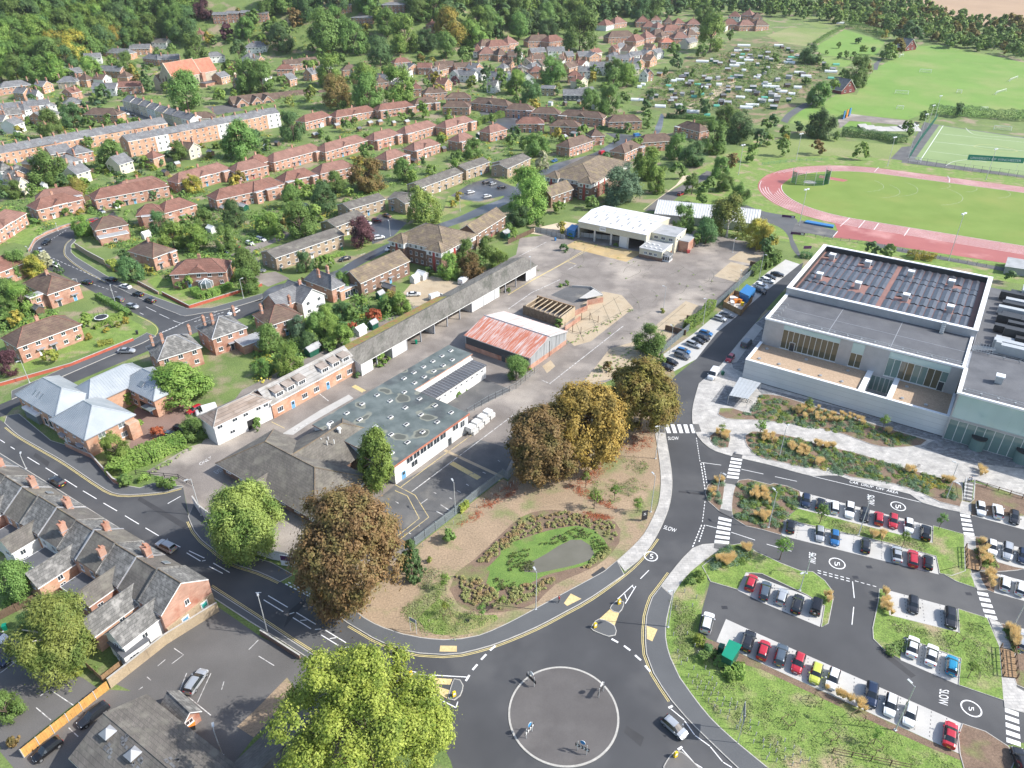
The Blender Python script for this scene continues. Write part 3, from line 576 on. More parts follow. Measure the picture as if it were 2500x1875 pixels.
def block(par,x0,x1,y0,y1,ze,rise,kind='gable',wall='brick_red',roof='tile_red',ax=None,ov=.35,ridge=None,fascia='upvc',name='wall',z0=-.1):
 if ax is None: ax = 'x' if x1 - x0 >= y1 - y0 else 'y'
 key = (round(x0, 2), round(x1, 2), round(y0, 2), round(y1, 2), round(ze, 2), rise, kind, ax)
 w_=ob(name,cached(('w',wall,z0)+key,lambda:wall_mesh(x0,x1,y0,y1,ze,rise,kind,ax,z0).mesh('wall',[wall])),par)
 r_=ob('roof',cached(('r',roof,ov,ridge,fascia)+key,lambda:roof_mesh(x0,x1,y0,y1,ze,rise,kind,ov,roof,ax).mesh('roof',[roof,fascia,ridge or roof])),par)
 return w_, r_
def flatblock(par, x0, x1, y0, y1, ze, wall='brick_red', roof='flat_grey', edge='upvc', ov=.15, name='extension', z0=-.1):
 def mk():
  m = MB(); m.box(x0, x1, y0, y1, z0, ze, 0); m.box(x0 - ov, x1 + ov, y0 - ov, y1 + ov, ze, ze + .22, 2)
  m.add([(x0-ov+.1,y0-ov+.1,ze+.224),(x1+ov-.1,y0-ov+.1,ze+.224),(x1+ov-.1,y1+ov-.1,ze+.224),(x0-ov+.1,y1+ov-.1,ze+.224)],[(0,1,2,3)],1)
  return m.mesh(name, [wall, roof, edge])
 return ob(name, cached(('fb', round(x0, 2), round(x1, 2), round(y0, 2), round(y1, 2), ze, wall, roof, edge, ov, z0), mk), par)
FR, RT, LF, BK = 0.0, math.pi / 2, -math.pi / 2, math.pi
def frame(A, B):
 """front eaves line A-B seen from the camera side: place and turn of the building"""
 d = B - A; rz = math.atan2(d.y, d.x); c = (A + B) / 2
 return Vector((c.x, c.y, 0)), rz, d.to_2d().length
ROOF_WORD=dict(tile_red='red-brown tiled',tile_pink='pinkish red tiled',tile_brown='dark brown tiled',tile_lichen='lichened brown',tile_concrete='grey-brown tiled',slate='grey slate',slate_old='weathered slate',orange_tile='orange tiled',tile_mossy='mossy brown')
WALL_WORD=dict(brick_red='red brick',brick_orange='orange brick',brick_brown='brown brick',brick_buff='buff brick',render_white='white rendered',render_cream='cream',stone='stone')
def wins(par, side, L, D, n, zs, w=1.25, h=1.2, skip=(), off=0.0, bars=1, gm='window_glass'):
 for s, z in enumerate(zs):
  for k in range(n):
   if (s, k) in skip: continue
   if side == 'f': window(par, -L / 2 + L * (k + .5) / n + off, -.004, z, w, h, FR, bars, gm)
   elif side == 'r': window(par, L / 2 + .004, D * (k + .5) / n, z, w, h, RT, bars, gm)
   elif side == 'l': window(par, -L / 2 - .004, D * (k + .5) / n, z, w, h, LF, bars, gm)
HOUSES = []
def house(tile,ax,ay,bx,by,D,he=5.2,rise=3.0,kind='hip',wall='brick_red',roof='tile_red',n=None,st=2,gablet=False,ch='c',sides='lr',name='house',noun='house',cat='house',desc=None,group='houses',doors=1,ridge=None,axis=None,far=False,ext=None,porch=False,maxl=None,bars=1):
 A, B = P(tile, ax, ay, he), P(tile, bx, by, he)
 loc, rz, L = frame(A, B); loc.z = min(TZ(A.x, A.y), TZ(B.x, B.y))
 t = auto(name, desc or (WALL_WORD[wall] + ' ' + ROOF_WORD[roof] + ' ' + noun), noun, cat, loc, rz, group)
 dz = -1.0 if loc.z > .01 else -.1
 w_, r_ = block(t, -L / 2, L / 2, 0, D, he, rise, kind, wall, roof, axis, ridge=ridge, z0=dz - (3 if loc.z > 5 else 0))
 n = n or max(2, round(L / 3.4)); sh = he / st
 zs = [sh * s + .95 for s in range(st)]
 dk = [] if not doors else ([n // 2] if doors == 1 else [n // 2 - 1, n // 2])
 wins(t, 'f', L, D, n, zs, skip=[(0, k) for k in dk], bars=bars)
 for i,k in enumerate(dk):door(t,-L/2+L*(k+.5)/n,-.004,mt=('upvc','door_dark','door_blue','door_red')[(len(HOUSES)+i)%4]if not far else 'upvc',canopy=not far)
 for s in sides:
  if s in 'lr': wins(t, s, L, D, 2 if D > 7.5 and not far else 1, zs, .9, 1.1)
 zr = he + rise
 if 'c' in ch: chimney(r_, 0, D / 2 + (.5 if kind == 'hip' else 0), zr - 1.2, zr + 1.3, mt='brick_red', pots=2)
 if 'e' in ch:
  for s in (-1, 1): chimney(r_, s * (L / 2 - .6), D / 2, zr - 1.2, zr + 1.5, .6, 1.1, pots=2)
 if 'l' in ch: chimney(r_, -L / 2 + L * .28, D * .45, zr - 1.6, zr + 1.5, .7, .7, pots=2)
 if gablet:
  gw = min(L * .36, 6); up = rise * .62; yb = (D / 2) * .62
  m = MB(); z0 = he + .02
  m.add([(-gw/2,-.42,z0),(gw/2,-.42,z0),(0,yb,he+up+.12),(0,.35,he+up+.12)],[(0,1,3),(1,2,3),(2,0,3)],0)
  m.box(-gw / 2, gw / 2, -.45, -.36, z0 - .22, z0, 1)
  ob('gablet', m.mesh('gablet', [roof, 'upvc']), r_)
 if ext:
  for (x0, x1, y0, y1, ze) in ext:
   e = flatblock(t, x0 * L, x1 * L, y0, y1, ze, wall)
   window(e, (x0 + x1) / 2 * L, y0 - .004, ze - 1.9, 1.3, 1.2)
   if ze > 4: window(e, (x0 + x1) / 2 * L, y0 - .004, .95, 1.3, 1.2)
 if porch:
  ob('porch',cached('porch',lambda:(MB().box(-1,1,-1.4,-.01,0,2.1,0).add([(-1.15,-1.55,2.1),(1.15,-1.55,2.1),(1.15,0,2.7),(-1.15,0,2.7)],[(0,1,2,3)],1)).mesh('porch',['upvc','lead'])),t,(-L*.25,0,0))
 HOUSES.append((t, L, D)); return t, L, r_
def terrace(tile,ax,ay,bx,by,n,D,he=5.5,rise=2.6,walls=('brick_orange',),roof='slate',st=2,name='terraced_house',noun='terraced house',desc=None,group='terraced houses',wins_n=2,chim=True,bays=False,doors=True,ridge=None,sky=0,step=0):
 A, B = (P(tile, ax, ay, he), P(tile, bx, by, he)) if tile else (ax, bx)
 rnd = random.Random(int(ay + by)); out = []
 for k in range(n):
  a, b = A.lerp(B, k / n), A.lerp(B, (k + 1) / n); loc, rz, L = frame(a, b); loc.z = TZ(loc.x, loc.y)
  wl=walls[k%len(walls)];he0,roofs=(he,roof)if k==0 else(he0,roofs);he=he0+step*(k*5%3);roof=roofs if isinstance(roofs,str)else roofs[k*3%len(roofs)]
  t = auto(name, desc or (WALL_WORD[wl] + ' ' + noun + ' under ' + ROOF_WORD[roof] + ' roof'), noun, 'house', loc, rz, group)
  w_,r_=block(t,-L/2,L/2,0,D,he,rise,'gable',wl,roof,'x',ov=.0 if 0<k<n-1 else .02,ridge=ridge,z0=-4 if loc.z>2 else-.1)
  sh = he / st; zs = [sh * s + .9 for s in range(st)]
  wins(t, 'f', L, D, wins_n, zs, 1.0, 1.35, skip=[(0, 0)] if doors else ())
  if doors: door(t, -L / 2 + L * .25, -.004, mt=('upvc', 'door_dark', 'door_blue', 'door_red')[k % 4])
  if k in (0, n - 1): wins(t, 'l' if k == 0 else 'r', L, D, 1, zs, .9, 1.2)
  if chim: chimney(r_, L / 2 - .01, D / 2, he + rise - 1, he + rise + 1.3, .65, 1.2, pots=2, rz=0)
  if rnd.random() < sky: rooflight(r_, rnd.uniform(-L / 4, L / 4), D * .25, he + rise * .5, math.atan2(rise, D / 2))
  if bays:
   ob('bay',cached(('bay',he),lambda:MB().prism([(-1.1,.05),(-.7,-.8),(.7,-.8),(1.1,.05)],0,he-.6).mesh('bay',['render_cream'])),t,(L*.22,0,0))
  if step:ob('party_wall',MB().add([(-L/2-.12,-.1,he+.05),(-L/2+.12,-.1,he+.05),(-L/2+.12,D/2,he+rise+.25),(-L/2-.12,D/2,he+rise+.25),(-L/2+.12,D+.1,he+.05),(-L/2-.12,D+.1,he+.05),(-L/2-.12,-.1,he-.5),(-L/2+.12,-.1,he-.5),(-L/2+.12,D+.1,he-.5),(-L/2-.12,D+.1,he-.5)],[(0,1,2,3),(3,2,4,5),(6,7,1,0),(7,8,4,2,1),(9,6,0,3,5),(8,9,5,4)]).mesh('party_wall',['lead' if k%2 else 'slate_old']),t)
  HOUSES.append((t, L, D)); out.append((t, L, r_))
 return out
def rooflight(par, x, y, z, slope, w=.9, h=1.3, gm='window_light', rz=0.0):
 o=ob('rooflight',cached(('rl',w,h,gm),lambda:MB().box(-w/2,w/2,-h/2,h/2,0,.12,0).add([(-w/2+.08,-h/2+.08,.124),(w/2-.08,-h/2+.08,.124),(w/2-.08,h/2-.08,.124),(-w/2+.08,h/2-.08,.124)],[(0,1,2,3)],1).mesh('rooflight',['lead',gm])),par,(x,y,z+.02))
 o.rotation_euler = (slope, 0, rz); return o
# ================================================================ leisure centre
surf('panel_white',(.58,.59,.585),(.64,.65,.645),.25,.5,famt=.03);surf('cladding',(.36,.365,.375),(.43,.435,.445),.6,.45,famt=.06,metal=.25)
surf('membrane',(.085,.088,.095),(.115,.118,.126),.25,.7,(.14,.143,.15),.15,(.5,.75),3,.12);surf('membrane_red',(.21,.11,.093),(.27,.145,.12),.3,.8,(.2,.12,.10),.12,(.5,.7),famt=.2)
surf('gravel',(.36,.26,.175),(.46,.34,.235),2,.95,famt=.35,fine=5);surf('pv',(.05,.056,.07),(.085,.092,.11),.8,.32,famt=.1,spec=.5);plain('parapet',(.80,.81,.81),.5)
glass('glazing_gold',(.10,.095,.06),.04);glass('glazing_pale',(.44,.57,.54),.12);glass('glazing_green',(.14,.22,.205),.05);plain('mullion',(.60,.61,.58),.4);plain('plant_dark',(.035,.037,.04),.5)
def leisure_centre():
 WL, WR = P('12', 1975, 1600), P('23', 1525, 508); loc, rz, L = frame(WL, WR)
 t = thing('leisure_centre', 'large white and grey leisure centre with solar panels on its roof', 'leisure centre', WL, rz)
 def part(name, m, mats, par=None): return ob(name, m.mesh(name, mats), par or t)
 S = 47.9
 # low front wing: walls with a court cut out of it
 m = MB()
 for x0,x1,y0,y1 in((0,S,0,.5),(0,.5,.5,12),(27.9,28.9,.5,12),(34.4,35.2,.5,12),(S-.4,S,.5,12)):m.box(x0,x1,y0,y1,-.1,5.6,0)
 w1 = part('front_wall', m, ['panel_white'])
 m = MB()
 for x0,x1,y0,y1 in((-.05,S+.05,-.05,.75),(-.05,.75,.75,12),(27.7,29.1,.75,12),(34.2,35.4,.75,12),(S-.6,S+.05,.75,12)):m.box(x0,x1,y0,y1,5.6,5.75)
 part('parapet', m, ['parapet'], w1)
 for z in (1.6, 3.0, 4.4): part('panel_joint', MB().box(.02, S - .02, -.012, .01, z, z + .05), ['cladding'], w1)
 part('plinth', MB().box(.02, S, -.02, .0, 0, .25), ['black_metal'], w1)
 for x0, x1 in ((.5, 27.9), (35.2, S - .4)):
  g = part('gravel_roof', MB().box(x0, x1, .5, 12, 4.9, 5.2), ['gravel'])
  for i in range(int((x1 - x0) / 5) + 1):
   for y in ((3.2, 9.6) if i % 2 == 0 else (3.2,)):
    x = x0 + 2.2 + i * 5.2
    if x<x1-1:ob('roof_vent',cached('rvent',lambda:MB().tube((0,0,0),(0,0,.25),.42,.42,14).tube((0,0,.25),(0,0,.3),.26,.26,10).mesh('roof_vent',['steel'])),g,(x,y,5.2))
 # court
 part('court_floor', MB().box(28.9, 34.4, .5, 12, -.1, .3), ['bay']);
 for k in range(5): window(t, 29.45 + k * 1.1, 11.98, .6, 1.06, 4.2, FR, 0, 'glazing_green', 'mullion', 'pane', False)
 # middle wing
 m = MB().box(.3, S - .3, 12, 31, -.1, 12.5); w2 = part('middle_wall', m, ['cladding'])
 m = MB()
 for x0,x1,y0,y1 in((.1,S-.1,11.85,12.5),(.1,.9,12.5,31),(S-.8,S-.1,12.5,31)):m.box(x0,x1,y0,y1,12.5,12.95)
 part('parapet', m, ['parapet'], w2)
 rf = part('roof', MB().box(.9, S - .8, 12.5, 30.9, 12.45, 12.56), ['membrane'])
 for x in (16, 31): part('roof_seam', MB().box(x, x + .15, 12.6, 30.5, 12.56, 12.59), ['lead'], rf)
 part('roof_seam', MB().box(1, S - 1, 21.5, 21.62, 12.56, 12.59), ['lead'], rf)
 def rail(y, x0, x1, z, step=3.2, par=rf):
  n=int((x1-x0)/step);m=MB();m.tube((x0,y,z+1.05),(x1,y,z+1.05),.035,None,5);m.tube((x0,y,z+.55),(x1,y,z+.55),.03,None,5)
  for i in range(n + 1):
   x=x0+(x1-x0)*i/n;m.tube((x,y,z),(x,y,z+1.05),.035,None,5);m.tube((x,y,z+.1),(x,y+1.0,z+.05),.03,None,5);m.box(x-.2,x+.2,y+.9,y+1.25,z,z+.12)
  part('guard_rail', m, ['galv'], par)
 rail(13.3, 1.2, S - 1, 12.56)
 for i in range(5):
  m=MB();y=15+i*2.2;m.tube((1.0,y,12.9),(2.6,y,13.3),.04,None,5);m.tube((2.6,y,13.3),(2.9,y,12.6),.04,None,5);part('rail_bracket',m,['galv'],rf)
 # glazing of the middle wing
 def glz(x0, x1, z0, z1, zt, n, gold, name='window_bay'):
  f=part(name,MB().box(x0-.1,x1+.1,11.9,11.99,z0-.25,z0).box(x0-.1,x1+.1,11.93,11.99,zt,zt+.06),['panel_white'])
  wd = (x1 - x0) / n
  for k in range(n):
   window(f, x0 + wd * (k + .5), 11.99, z0, wd, zt - z0, FR, 0, gold[k % len(gold)], 'mullion', 'pane', False)
  window(f, (x0 + x1) / 2, 11.985, zt + .06, x1 - x0, z1 - zt - .06, FR, 0, 'glazing_pale', 'glazing_pale', 'spandrel', False)
  return f
 f1=glz(5.4,19.7,5.55,12.3,11.0,10,['glazing_gold']);f2=glz(22.8,25.7,5.55,12.3,9.4,2,['glazing_gold']);f3=glz(31.5,45.1,5.55,12.3,10.6,9,['glazing_green','glazing_green','glazing_gold','glazing_gold'])
 for x,f in((8.4,f1),(44.2,f3)):ob('door',cached('lcd',lambda:MB().box(-.75,.75,-.1,.0,0,2.6,0).box(-.6,.6,-.12,0,.1,2.45,1).mesh('door',['mullion','window_glass'])),f,(x,11.9,5.35))
 # hall
 w3=part('hall_wall',MB().box(0,.5,31,72.3,-.1,14.6).box(S-.3,S+.2,31,72.3,-.1,14.6).box(.5,S-.3,31,31.5,-.1,14.6).box(.5,S-.3,71.8,72.3,-.1,14.6),['cladding'])
 part('parapet',MB().box(-.1,S+.3,30.9,32,14.6,14.78).box(-.1,1.1,32,71.3,14.6,14.78).box(S-.9,S+.3,32,71.3,14.6,14.78).box(-.1,S+.3,71.3,72.4,14.6,14.78),['parapet'],w3)
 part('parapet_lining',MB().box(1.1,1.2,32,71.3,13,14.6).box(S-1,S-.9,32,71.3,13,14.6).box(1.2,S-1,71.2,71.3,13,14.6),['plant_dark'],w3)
 hr = part('hall_roof', MB().box(.5, S - .3, 31.5, 71.8, 12.8, 13.05), ['membrane_red'])
 def pvmesh(l):
  m=MB();m.add([(-.98,0,.08),(-.02,0,.42),(-.02,l,.42),(-.98,l,.08),(.98,0,.08),(.02,0,.42),(.02,l,.42),(.98,l,.08)],[(0,1,2,3),(5,4,7,6)],0)
  m.add([(-.98,0,0),(-.98,0,.08),(-.02,0,.42),(.02,0,.42),(.98,0,.08),(.98,0,0)],[(5,4,3,2,1,0)],1);m.add([(-.98,l,0),(-.98,l,.08),(-.02,l,.42),(.02,l,.42),(.98,l,.08),(.98,l,0)],[(0,1,2,3,4,5)],1)
  k = max(1, int(l / 1.65))
  for i in range(1, k): m.box(-.98, .98, l * i / k - .03, l * i / k + .03, .0, .1, 1)
  return m.mesh('solar_panel', ['pv', 'plant_dark'])
 vents = [(4.6, 64.5), (15.2, 64.5), (27.5, 63.5), (38.5, 62.5), (5.2, 46.5), (16.2, 45.8), (29.2, 44.6), (40.5, 43.2)]
 for y0, l in ((32.8, 9.4), (43.0, 5.6), (49.4, 8.8), (58.8, 3.4), (62.6, 8.0)):
  for hx in (2.6, 25.2):
   for k in range(10):
    x = hx + .2 + k * 2.14
    a, b = y0, y0 + l
    for vx, vy in vents:
     if abs(vx - x) < 1.9 and a - 1.2 < vy < b + 1.2:
      if vy - a > b - vy: b = vy - 1.6
      else: a = vy + 1.6
    if b - a > 1.6: ob('solar_panel', cached(('pv', round(b - a, 1)), lambda: pvmesh(round(b - a, 1))), hr, (x, a, 13.06))
 for vx,vy in vents:ob('ventilation_cowl',cached('cowl',lambda:MB().box(-.75,.75,-.75,.75,0,1.7,0).box(-.9,.9,-.9,.9,1.7,2.0,1).mesh('ventilation_cowl',['galv','parapet'])),hr,(vx,vy,13.05))
 m=MB();[m.box(40,41,30.2-.28*k,30.5-.28*k,12.6,15.2-.42*k)for k in range(6)];part('roof_steps',m,['galv'],w3)
 # right wing: glass front
 E = 92
 w4=part('right_wall',MB().box(S+.0,E,-.7,23,5.7,12.4).box(S,S+.3,-.9,12,-.1,12.4).box(S+.3,E,1.4,23,-.1,5.7),['cladding'])
 part('parapet', MB().box(S - .35, E, -1.1, -.4, 12.4, 12.85).box(S - .35, S + .5, -.4, 12.3, 12.4, 12.85), ['parapet'], w4)
 rr = part('roof', MB().box(S + .5, E, -.4, 24, 12.35, 12.5), ['membrane'])
 rail(.6, S + 1, E, 12.5, par=rr); rail(22.6, S + .5, E, 12.5, par=rr)
 ob('ventilation_cowl', CACHE['cowl'], rr, (S + 7, 9.5, 12.5))
 n = 16; wd = (E - S - .3) / n
 for k in range(n):
  x = S + .3 + wd * (k + .5)
  window(w4, x, -.72, 6.3, wd, 6.1, FR, 0, 'glazing_pale', 'glazing_pale', 'glass_panel', False)
 n = 24; wd = (E - S - .3) / n
 for k in range(n):
  x = S + .3 + wd * (k + .5)
  window(w4, x, -.55, .1, wd, 5.55, FR, 0, 'glazing_green', 'mullion', 'pane', False)
 for x in (S + 7.0, S + 15.8):
  m=MB().tube((0,0,0),(0,0,2.9),1.5,1.5,18,0);m.tube((0,0,2.9),(0,0,3.2),1.6,1.6,18,1);ob('revolving_door',m.mesh('revolving_door',['glazing_green','black_metal']),w4,(x,-.9,.1))
 # plant deck with ducts
 pd = part('plant_deck', MB().box(S + .3, E, 24, 72, -.1, 11.6), ['cladding'])
 m = MB().box(S + .5, E, 24, 72, 11.6, 11.7); part('deck_floor', m, ['membrane'], pd)
 rnd = random.Random(5)
 for k in range(13):
  y = 27 + k * 3.35; x0 = S + 3 + rnd.uniform(0, 4); h = rnd.uniform(1.0, 2.6)
  m = MB(); x = x0
  while x < E - 2:
   l=rnd.uniform(4,9);dy=rnd.uniform(-.5,.5);hh=h*rnd.uniform(.7,1.2);m.box(x,min(x+l,E),y+dy-.9,y+dy+.9,12.0,12.0+hh,0 if rnd.random()<.88 else 1);x+=l*(1 if rnd.random()<.7 else 1.25)
  part('air_duct', m, ['plant_dark', 'galv'], pd)
 for k,(x,y,a,b,h)in enumerate(((S+8,66,9,5,3.2),(S+9,46,4,3,2.4),(S+16,36,8,3,2.6),(S+4.6,26.5,1.2,1.2,3.2),(S+12,26.5,1.4,1.4,2.6),(S+20,58,8,5,3.0))):
  part('plant_unit', MB().box(x, x + a, y, y + b, 11.7, 11.7 + h), ['galv' if k in (0, 3) else 'plant_dark'], pd)
 m = MB()
 for k in range(7):m.tube((S-1+k*.2,23.5+k*.5,12.6),(S+5,24.2+k*.5,13.6-.1*k),.05,None,5);m.tube((S+1+k*.6,23.6,12.5),(S+1+k*.6,23.6,15),.05,None,5)
 part('pipework', m, ['galv'], pd)
leisure_centre()
# ================================================================ depot buildings
courses('asbestos',(.30,.29,.275),(.38,.37,.35),(.2,.195,.185),9,.55,c3=(.22,.20,.17));courses('corrug_brown',(.24,.19,.155),(.33,.28,.24),(.12,.10,.085),9,.4,c3=(.17,.13,.10))
surf('shed_roof',(.135,.125,.108),(.20,.188,.163),.5,.9,(.10,.098,.08),.35,(.5,.65),3,.35,squash=(-54,(1,.25,1)))
surf('sedum', (.20, .20, .05), (.32, .26, .07), .8, .95, (.35, .16, .07), .5, (.52, .62), 4, .4, bump=.6)
def rustmat():
 m, n, l, b = newmat('rust_sheet')
 tc=n.new('ShaderNodeTexCoord').outputs['Object'];mp=n.new('ShaderNodeMapping');mp.inputs['Scale'].default_value=(.12,1.6,.12);l.new(tc,mp.inputs[0])
 f1 = ramp(n, l, noise(n, l, mp.outputs[0], 1.0, 4, .6), .42, .58); f2 = noise(n, l, tc, .5, 4)
 rust = mix(n, l, f2, (.38, .105, .06), (.52, .20, .12)); base = mix(n, l, f2, (.50, .50, .49), (.66, .655, .64))
 sx = n.new('ShaderNodeSeparateXYZ'); l.new(tc, sx.inputs[0])
 side = ramp(n, l, sx.outputs[0], 1.5, -2.0); mm = n.new('ShaderNodeMath'); mm.operation = 'ADD'; mm.use_clamp = True
 s2 = n.new('ShaderNodeMath'); s2.operation = 'MULTIPLY'; s2.inputs[1].default_value = .55; l.new(side, s2.inputs[0])
 f3=ramp(n,l,noise(n,l,mp.outputs[0],2.2,3,.6),.36,.60);f4=n.new('ShaderNodeMath');f4.operation='MULTIPLY';l.new(f3,f4.inputs[0]);l.new(side,f4.inputs[1])
 l.new(f4.outputs[0], mm.inputs[0]);
 q=n.new('ShaderNodeMath');q.operation='MULTIPLY';q.inputs[1].default_value=.5;l.new(f1,q.inputs[0]);l.new(q.outputs[0],mm.inputs[1])
 l.new(mix(n, l, mm.outputs[0], base, rust), b.inputs['Base Color']); b.inputs['Roughness'].default_value = .8
rustmat()
surf('barn_cladding',(.26,.275,.285),(.36,.37,.375),.8,.7,(.17,.175,.18),.5,(.5,.65),famt=.15,squash=(0,(1.5,1.5,.1)));plain('barn_dark',(.045,.05,.058),.6)
def puddled():
 m, n, l, b = newmat('puddled_roof')
 pos = n.new('ShaderNodeNewGeometry').outputs['Position']
 base = mix(n, l, ramp(n, l, noise(n, l, pos, .35, 4), .35, .65), (.085, .105, .10), (.14, .165, .158))
 base = mix(n, l, ramp(n, l, noise(n, l, pos, .12, 3), .55, .7), base, (.055, .06, .065))
 f = noise(n, l, pos, .17, 2, .4)
 ring=mix(n,l,ramp(n,l,f,.585,.605),base,(.21,.215,.175));col=mix(n,l,ramp(n,l,f,.625,.645),ring,(.095,.10,.085))
 l.new(col, b.inputs['Base Color']); b.inputs['Roughness'].default_value = .7
puddled()
def roof_tag(par, name, pts, z, mat, th=.0):
 m = MB(); m.add([(p[0], p[1], z) for p in pts], [tuple(range(len(pts)))]); return ob(name, m.mesh(name, [mat]), par)
def local(t, p):
 v=Vector((p.x,p.y,0))-Vector((t.location.x,t.location.y,0));c,s=math.cos(-t.rotation_euler.z),math.sin(-t.rotation_euler.z)
 return Vector((v.x * c - v.y * s, v.x * s + v.y * c))
def flat_hall():
 A, B = P('21', 1180, 745, 5.2), P('21', 1803, 308, 5.2); loc, rz, L = frame(A, B)
 t = thing('depot_workshop', 'long white workshop with puddled grey-green flat roof and rows of rooflights', 'workshop', loc, rz)
 h = L / 2; poly = [(-h, 0), (h, 0), (h, 17.5), (h + 22.6, 17.5), (h + 22.6, 25.3), (-h, 25.3)]
 ob('wall', MB().prism(poly, -.1, 4.9).mesh('wall', ['render_white']), t)
 r=ob('roof',MB().prism([(x+(.3 if x>0 else-.3),y+(.3 if y>18 else-.3))for x,y in poly],4.9,5.2).mesh('roof',['brick_red']),t)
 roof_tag(r,'roof_felt',[(x+(.28 if x>0 else-.28),y+(.28 if y>18 else-.28))for x,y in poly],5.204,'puddled_roof')
 ob('fascia', MB().box(-h - .32, h + .32, -.36, -.3, 4.75, 5.25).mesh('fascia', ['orange_tile']), r)
 spots=[(x,y)for x in np.linspace(-h+2.6,h-2.2,5)for y in(3.2,8.2,13.2,18.2,22.6)]+[(x,y)for x in np.linspace(h+2.5,h+20.5,6)for y in(19.2,22.8)]
 for i, (x, y) in enumerate(spots):
  if (i * 7) % 11 == 3: continue
  big = i in (7, 13)
  m=cached(('rlight',big),lambda:(MB().box(-.6,.6,-.4,.4,0,.26,0).box(-.45,.45,-.25,.25,.26,.31,1)).mesh('rooflight',['render_white','window_light' if big else 'black_metal']))
  ob('rooflight', m, r, (x, y, 5.21))
 for i, x in enumerate(np.linspace(-h + 2.5, h - 4.5, 9)):
  if i in (0, 7): door(t, x, -.004, mt='door_blue' if i == 0 else 'door_dark', w=1.2)
  else: window(t, x, -.004, 3.0, 2.0, 1.5, FR, 1, sill=False)
 window(t, h - 2, -.004, 2.4, 1.6, 1.8, FR, 1); window(t, -h + 6, -.004, 1.2, 2, 1.6, FR, 1)
 # lower wing with glazed ribs
 w2 = ob('side_wing', MB().box(h + 1.2, h + 22, 12, 17.45, -.1, 3.7).mesh('side_wing', ['render_white']), t)
 rf = ob('ribbed_roof', MB().box(h + 1.0, h + 22.2, 11.8, 17.45, 3.7, 3.9).mesh('ribbed_roof', ['membrane']), w2)
 for k in range(19):ob('roof_rib',cached('rrib',lambda:MB().box(-.05,.05,11.9,17.3,3.9,4.02).mesh('roof_rib',['lead'])),rf,(h+2+k*1.08,0,0))
 ob('roof_edge', MB().box(h + .9, h + 22.3, 16.6, 17.45, 3.91, 4.15).mesh('roof_edge', ['render_white']), rf)
 for k in range(9): window(w2, h + 3.5 + k * 2.1, 11.996, 2.5, .9, .6, FR, 0, sill=False)
flat_hall()
def hip_hall():
 A, B = P('20', 1810, 715, 3.3), P('21', 510, 1195, 3.3); loc, rz, L = frame(A, B)
 t = thing('hipped_hall', 'sprawling brick hall under broad mossy brown hipped roofs', 'hall', loc, rz)
 h = L / 2
 block(t, -h + .9, h - .9, .9, 15, 3.3, 3.9, 'hip', 'brick_brown', 'tile_mossy', ov=.9, ridge='tile_lichen')
 # rear wing, its ridge running back from the main ridge
 m = MB(); x0, x1, y1 = -h + 8, h - 7.5, 30; cx = (x0 + x1) / 2; hw = (x1 - x0) / 2; zo = 2.85; zr = 6.9
 m.add([(x0,8,zo),(x1,8,zo),(x1,y1,zo),(x0,y1,zo),(cx,8,zr),(cx,y1-hw*.9,zr)],[(1,2,5,4),(3,0,4,5),(2,3,5)]);m.tube((cx,8,zr),(cx,y1-hw*.9,zr),.14,None,5,1)
 for a in ((x1, y1, zo), (x0, y1, zo)): m.tube((cx, y1 - hw * .9, zr), a, .13, None, 5, 1)
 rw=ob('rear_roof',m.mesh('rear_roof',['tile_mossy','tile_lichen']),t);ob('rear_wall',MB().box(x0+.8,x1-.8,10,y1-.8,-.1,3.0).mesh('rear_wall',['brick_brown']),t)
 for x,y in((cx+1.4,20.5),(cx-1.6,20.2)):ob('roof_cowl',cached('rcowl',lambda:MB().tube((0,0,-.6),(0,0,.7),.3,.3,10).tube((0,0,.7),(0,0,1.0),.55,.4,12).mesh('roof_cowl',['render_white'])),rw,(x,y,6.5))
 for k in range(4):ob('vent_pipe',cached('vpipe',lambda:MB().tube((0,0,-.5),(0,0,.6),.12,.12,7).mesh('vent_pipe',['render_white'])),rw,(cx+.5+.9*k,16+(k%2)*1.2,6.3))
 for k in range(7): window(t, -h + 3 + k * 4.4, .896, 1.0, 1.5, 1.3)
 for k in range(3): window(t, h - .896, 3.5 + k * 4, 1.0, 2.6, 1.5, RT, 2, 'window_light')
 ob('fascia', MB().box(h - .1, h + .02, .2, 15.8, 2.75, 3.1).mesh('fascia', ['render_white']), t)
 m=MB();[m.add([(-4+0,-.05,2.95),(0,-.05,2.95),(-2,4.2,4.6),(-2,.2,4.6)],[(0,1,3),(1,2,3),(2,0,3)])];ob('gablet',m.mesh('gablet',['tile_mossy']),t,(-h+16,0,0))
hip_hall()
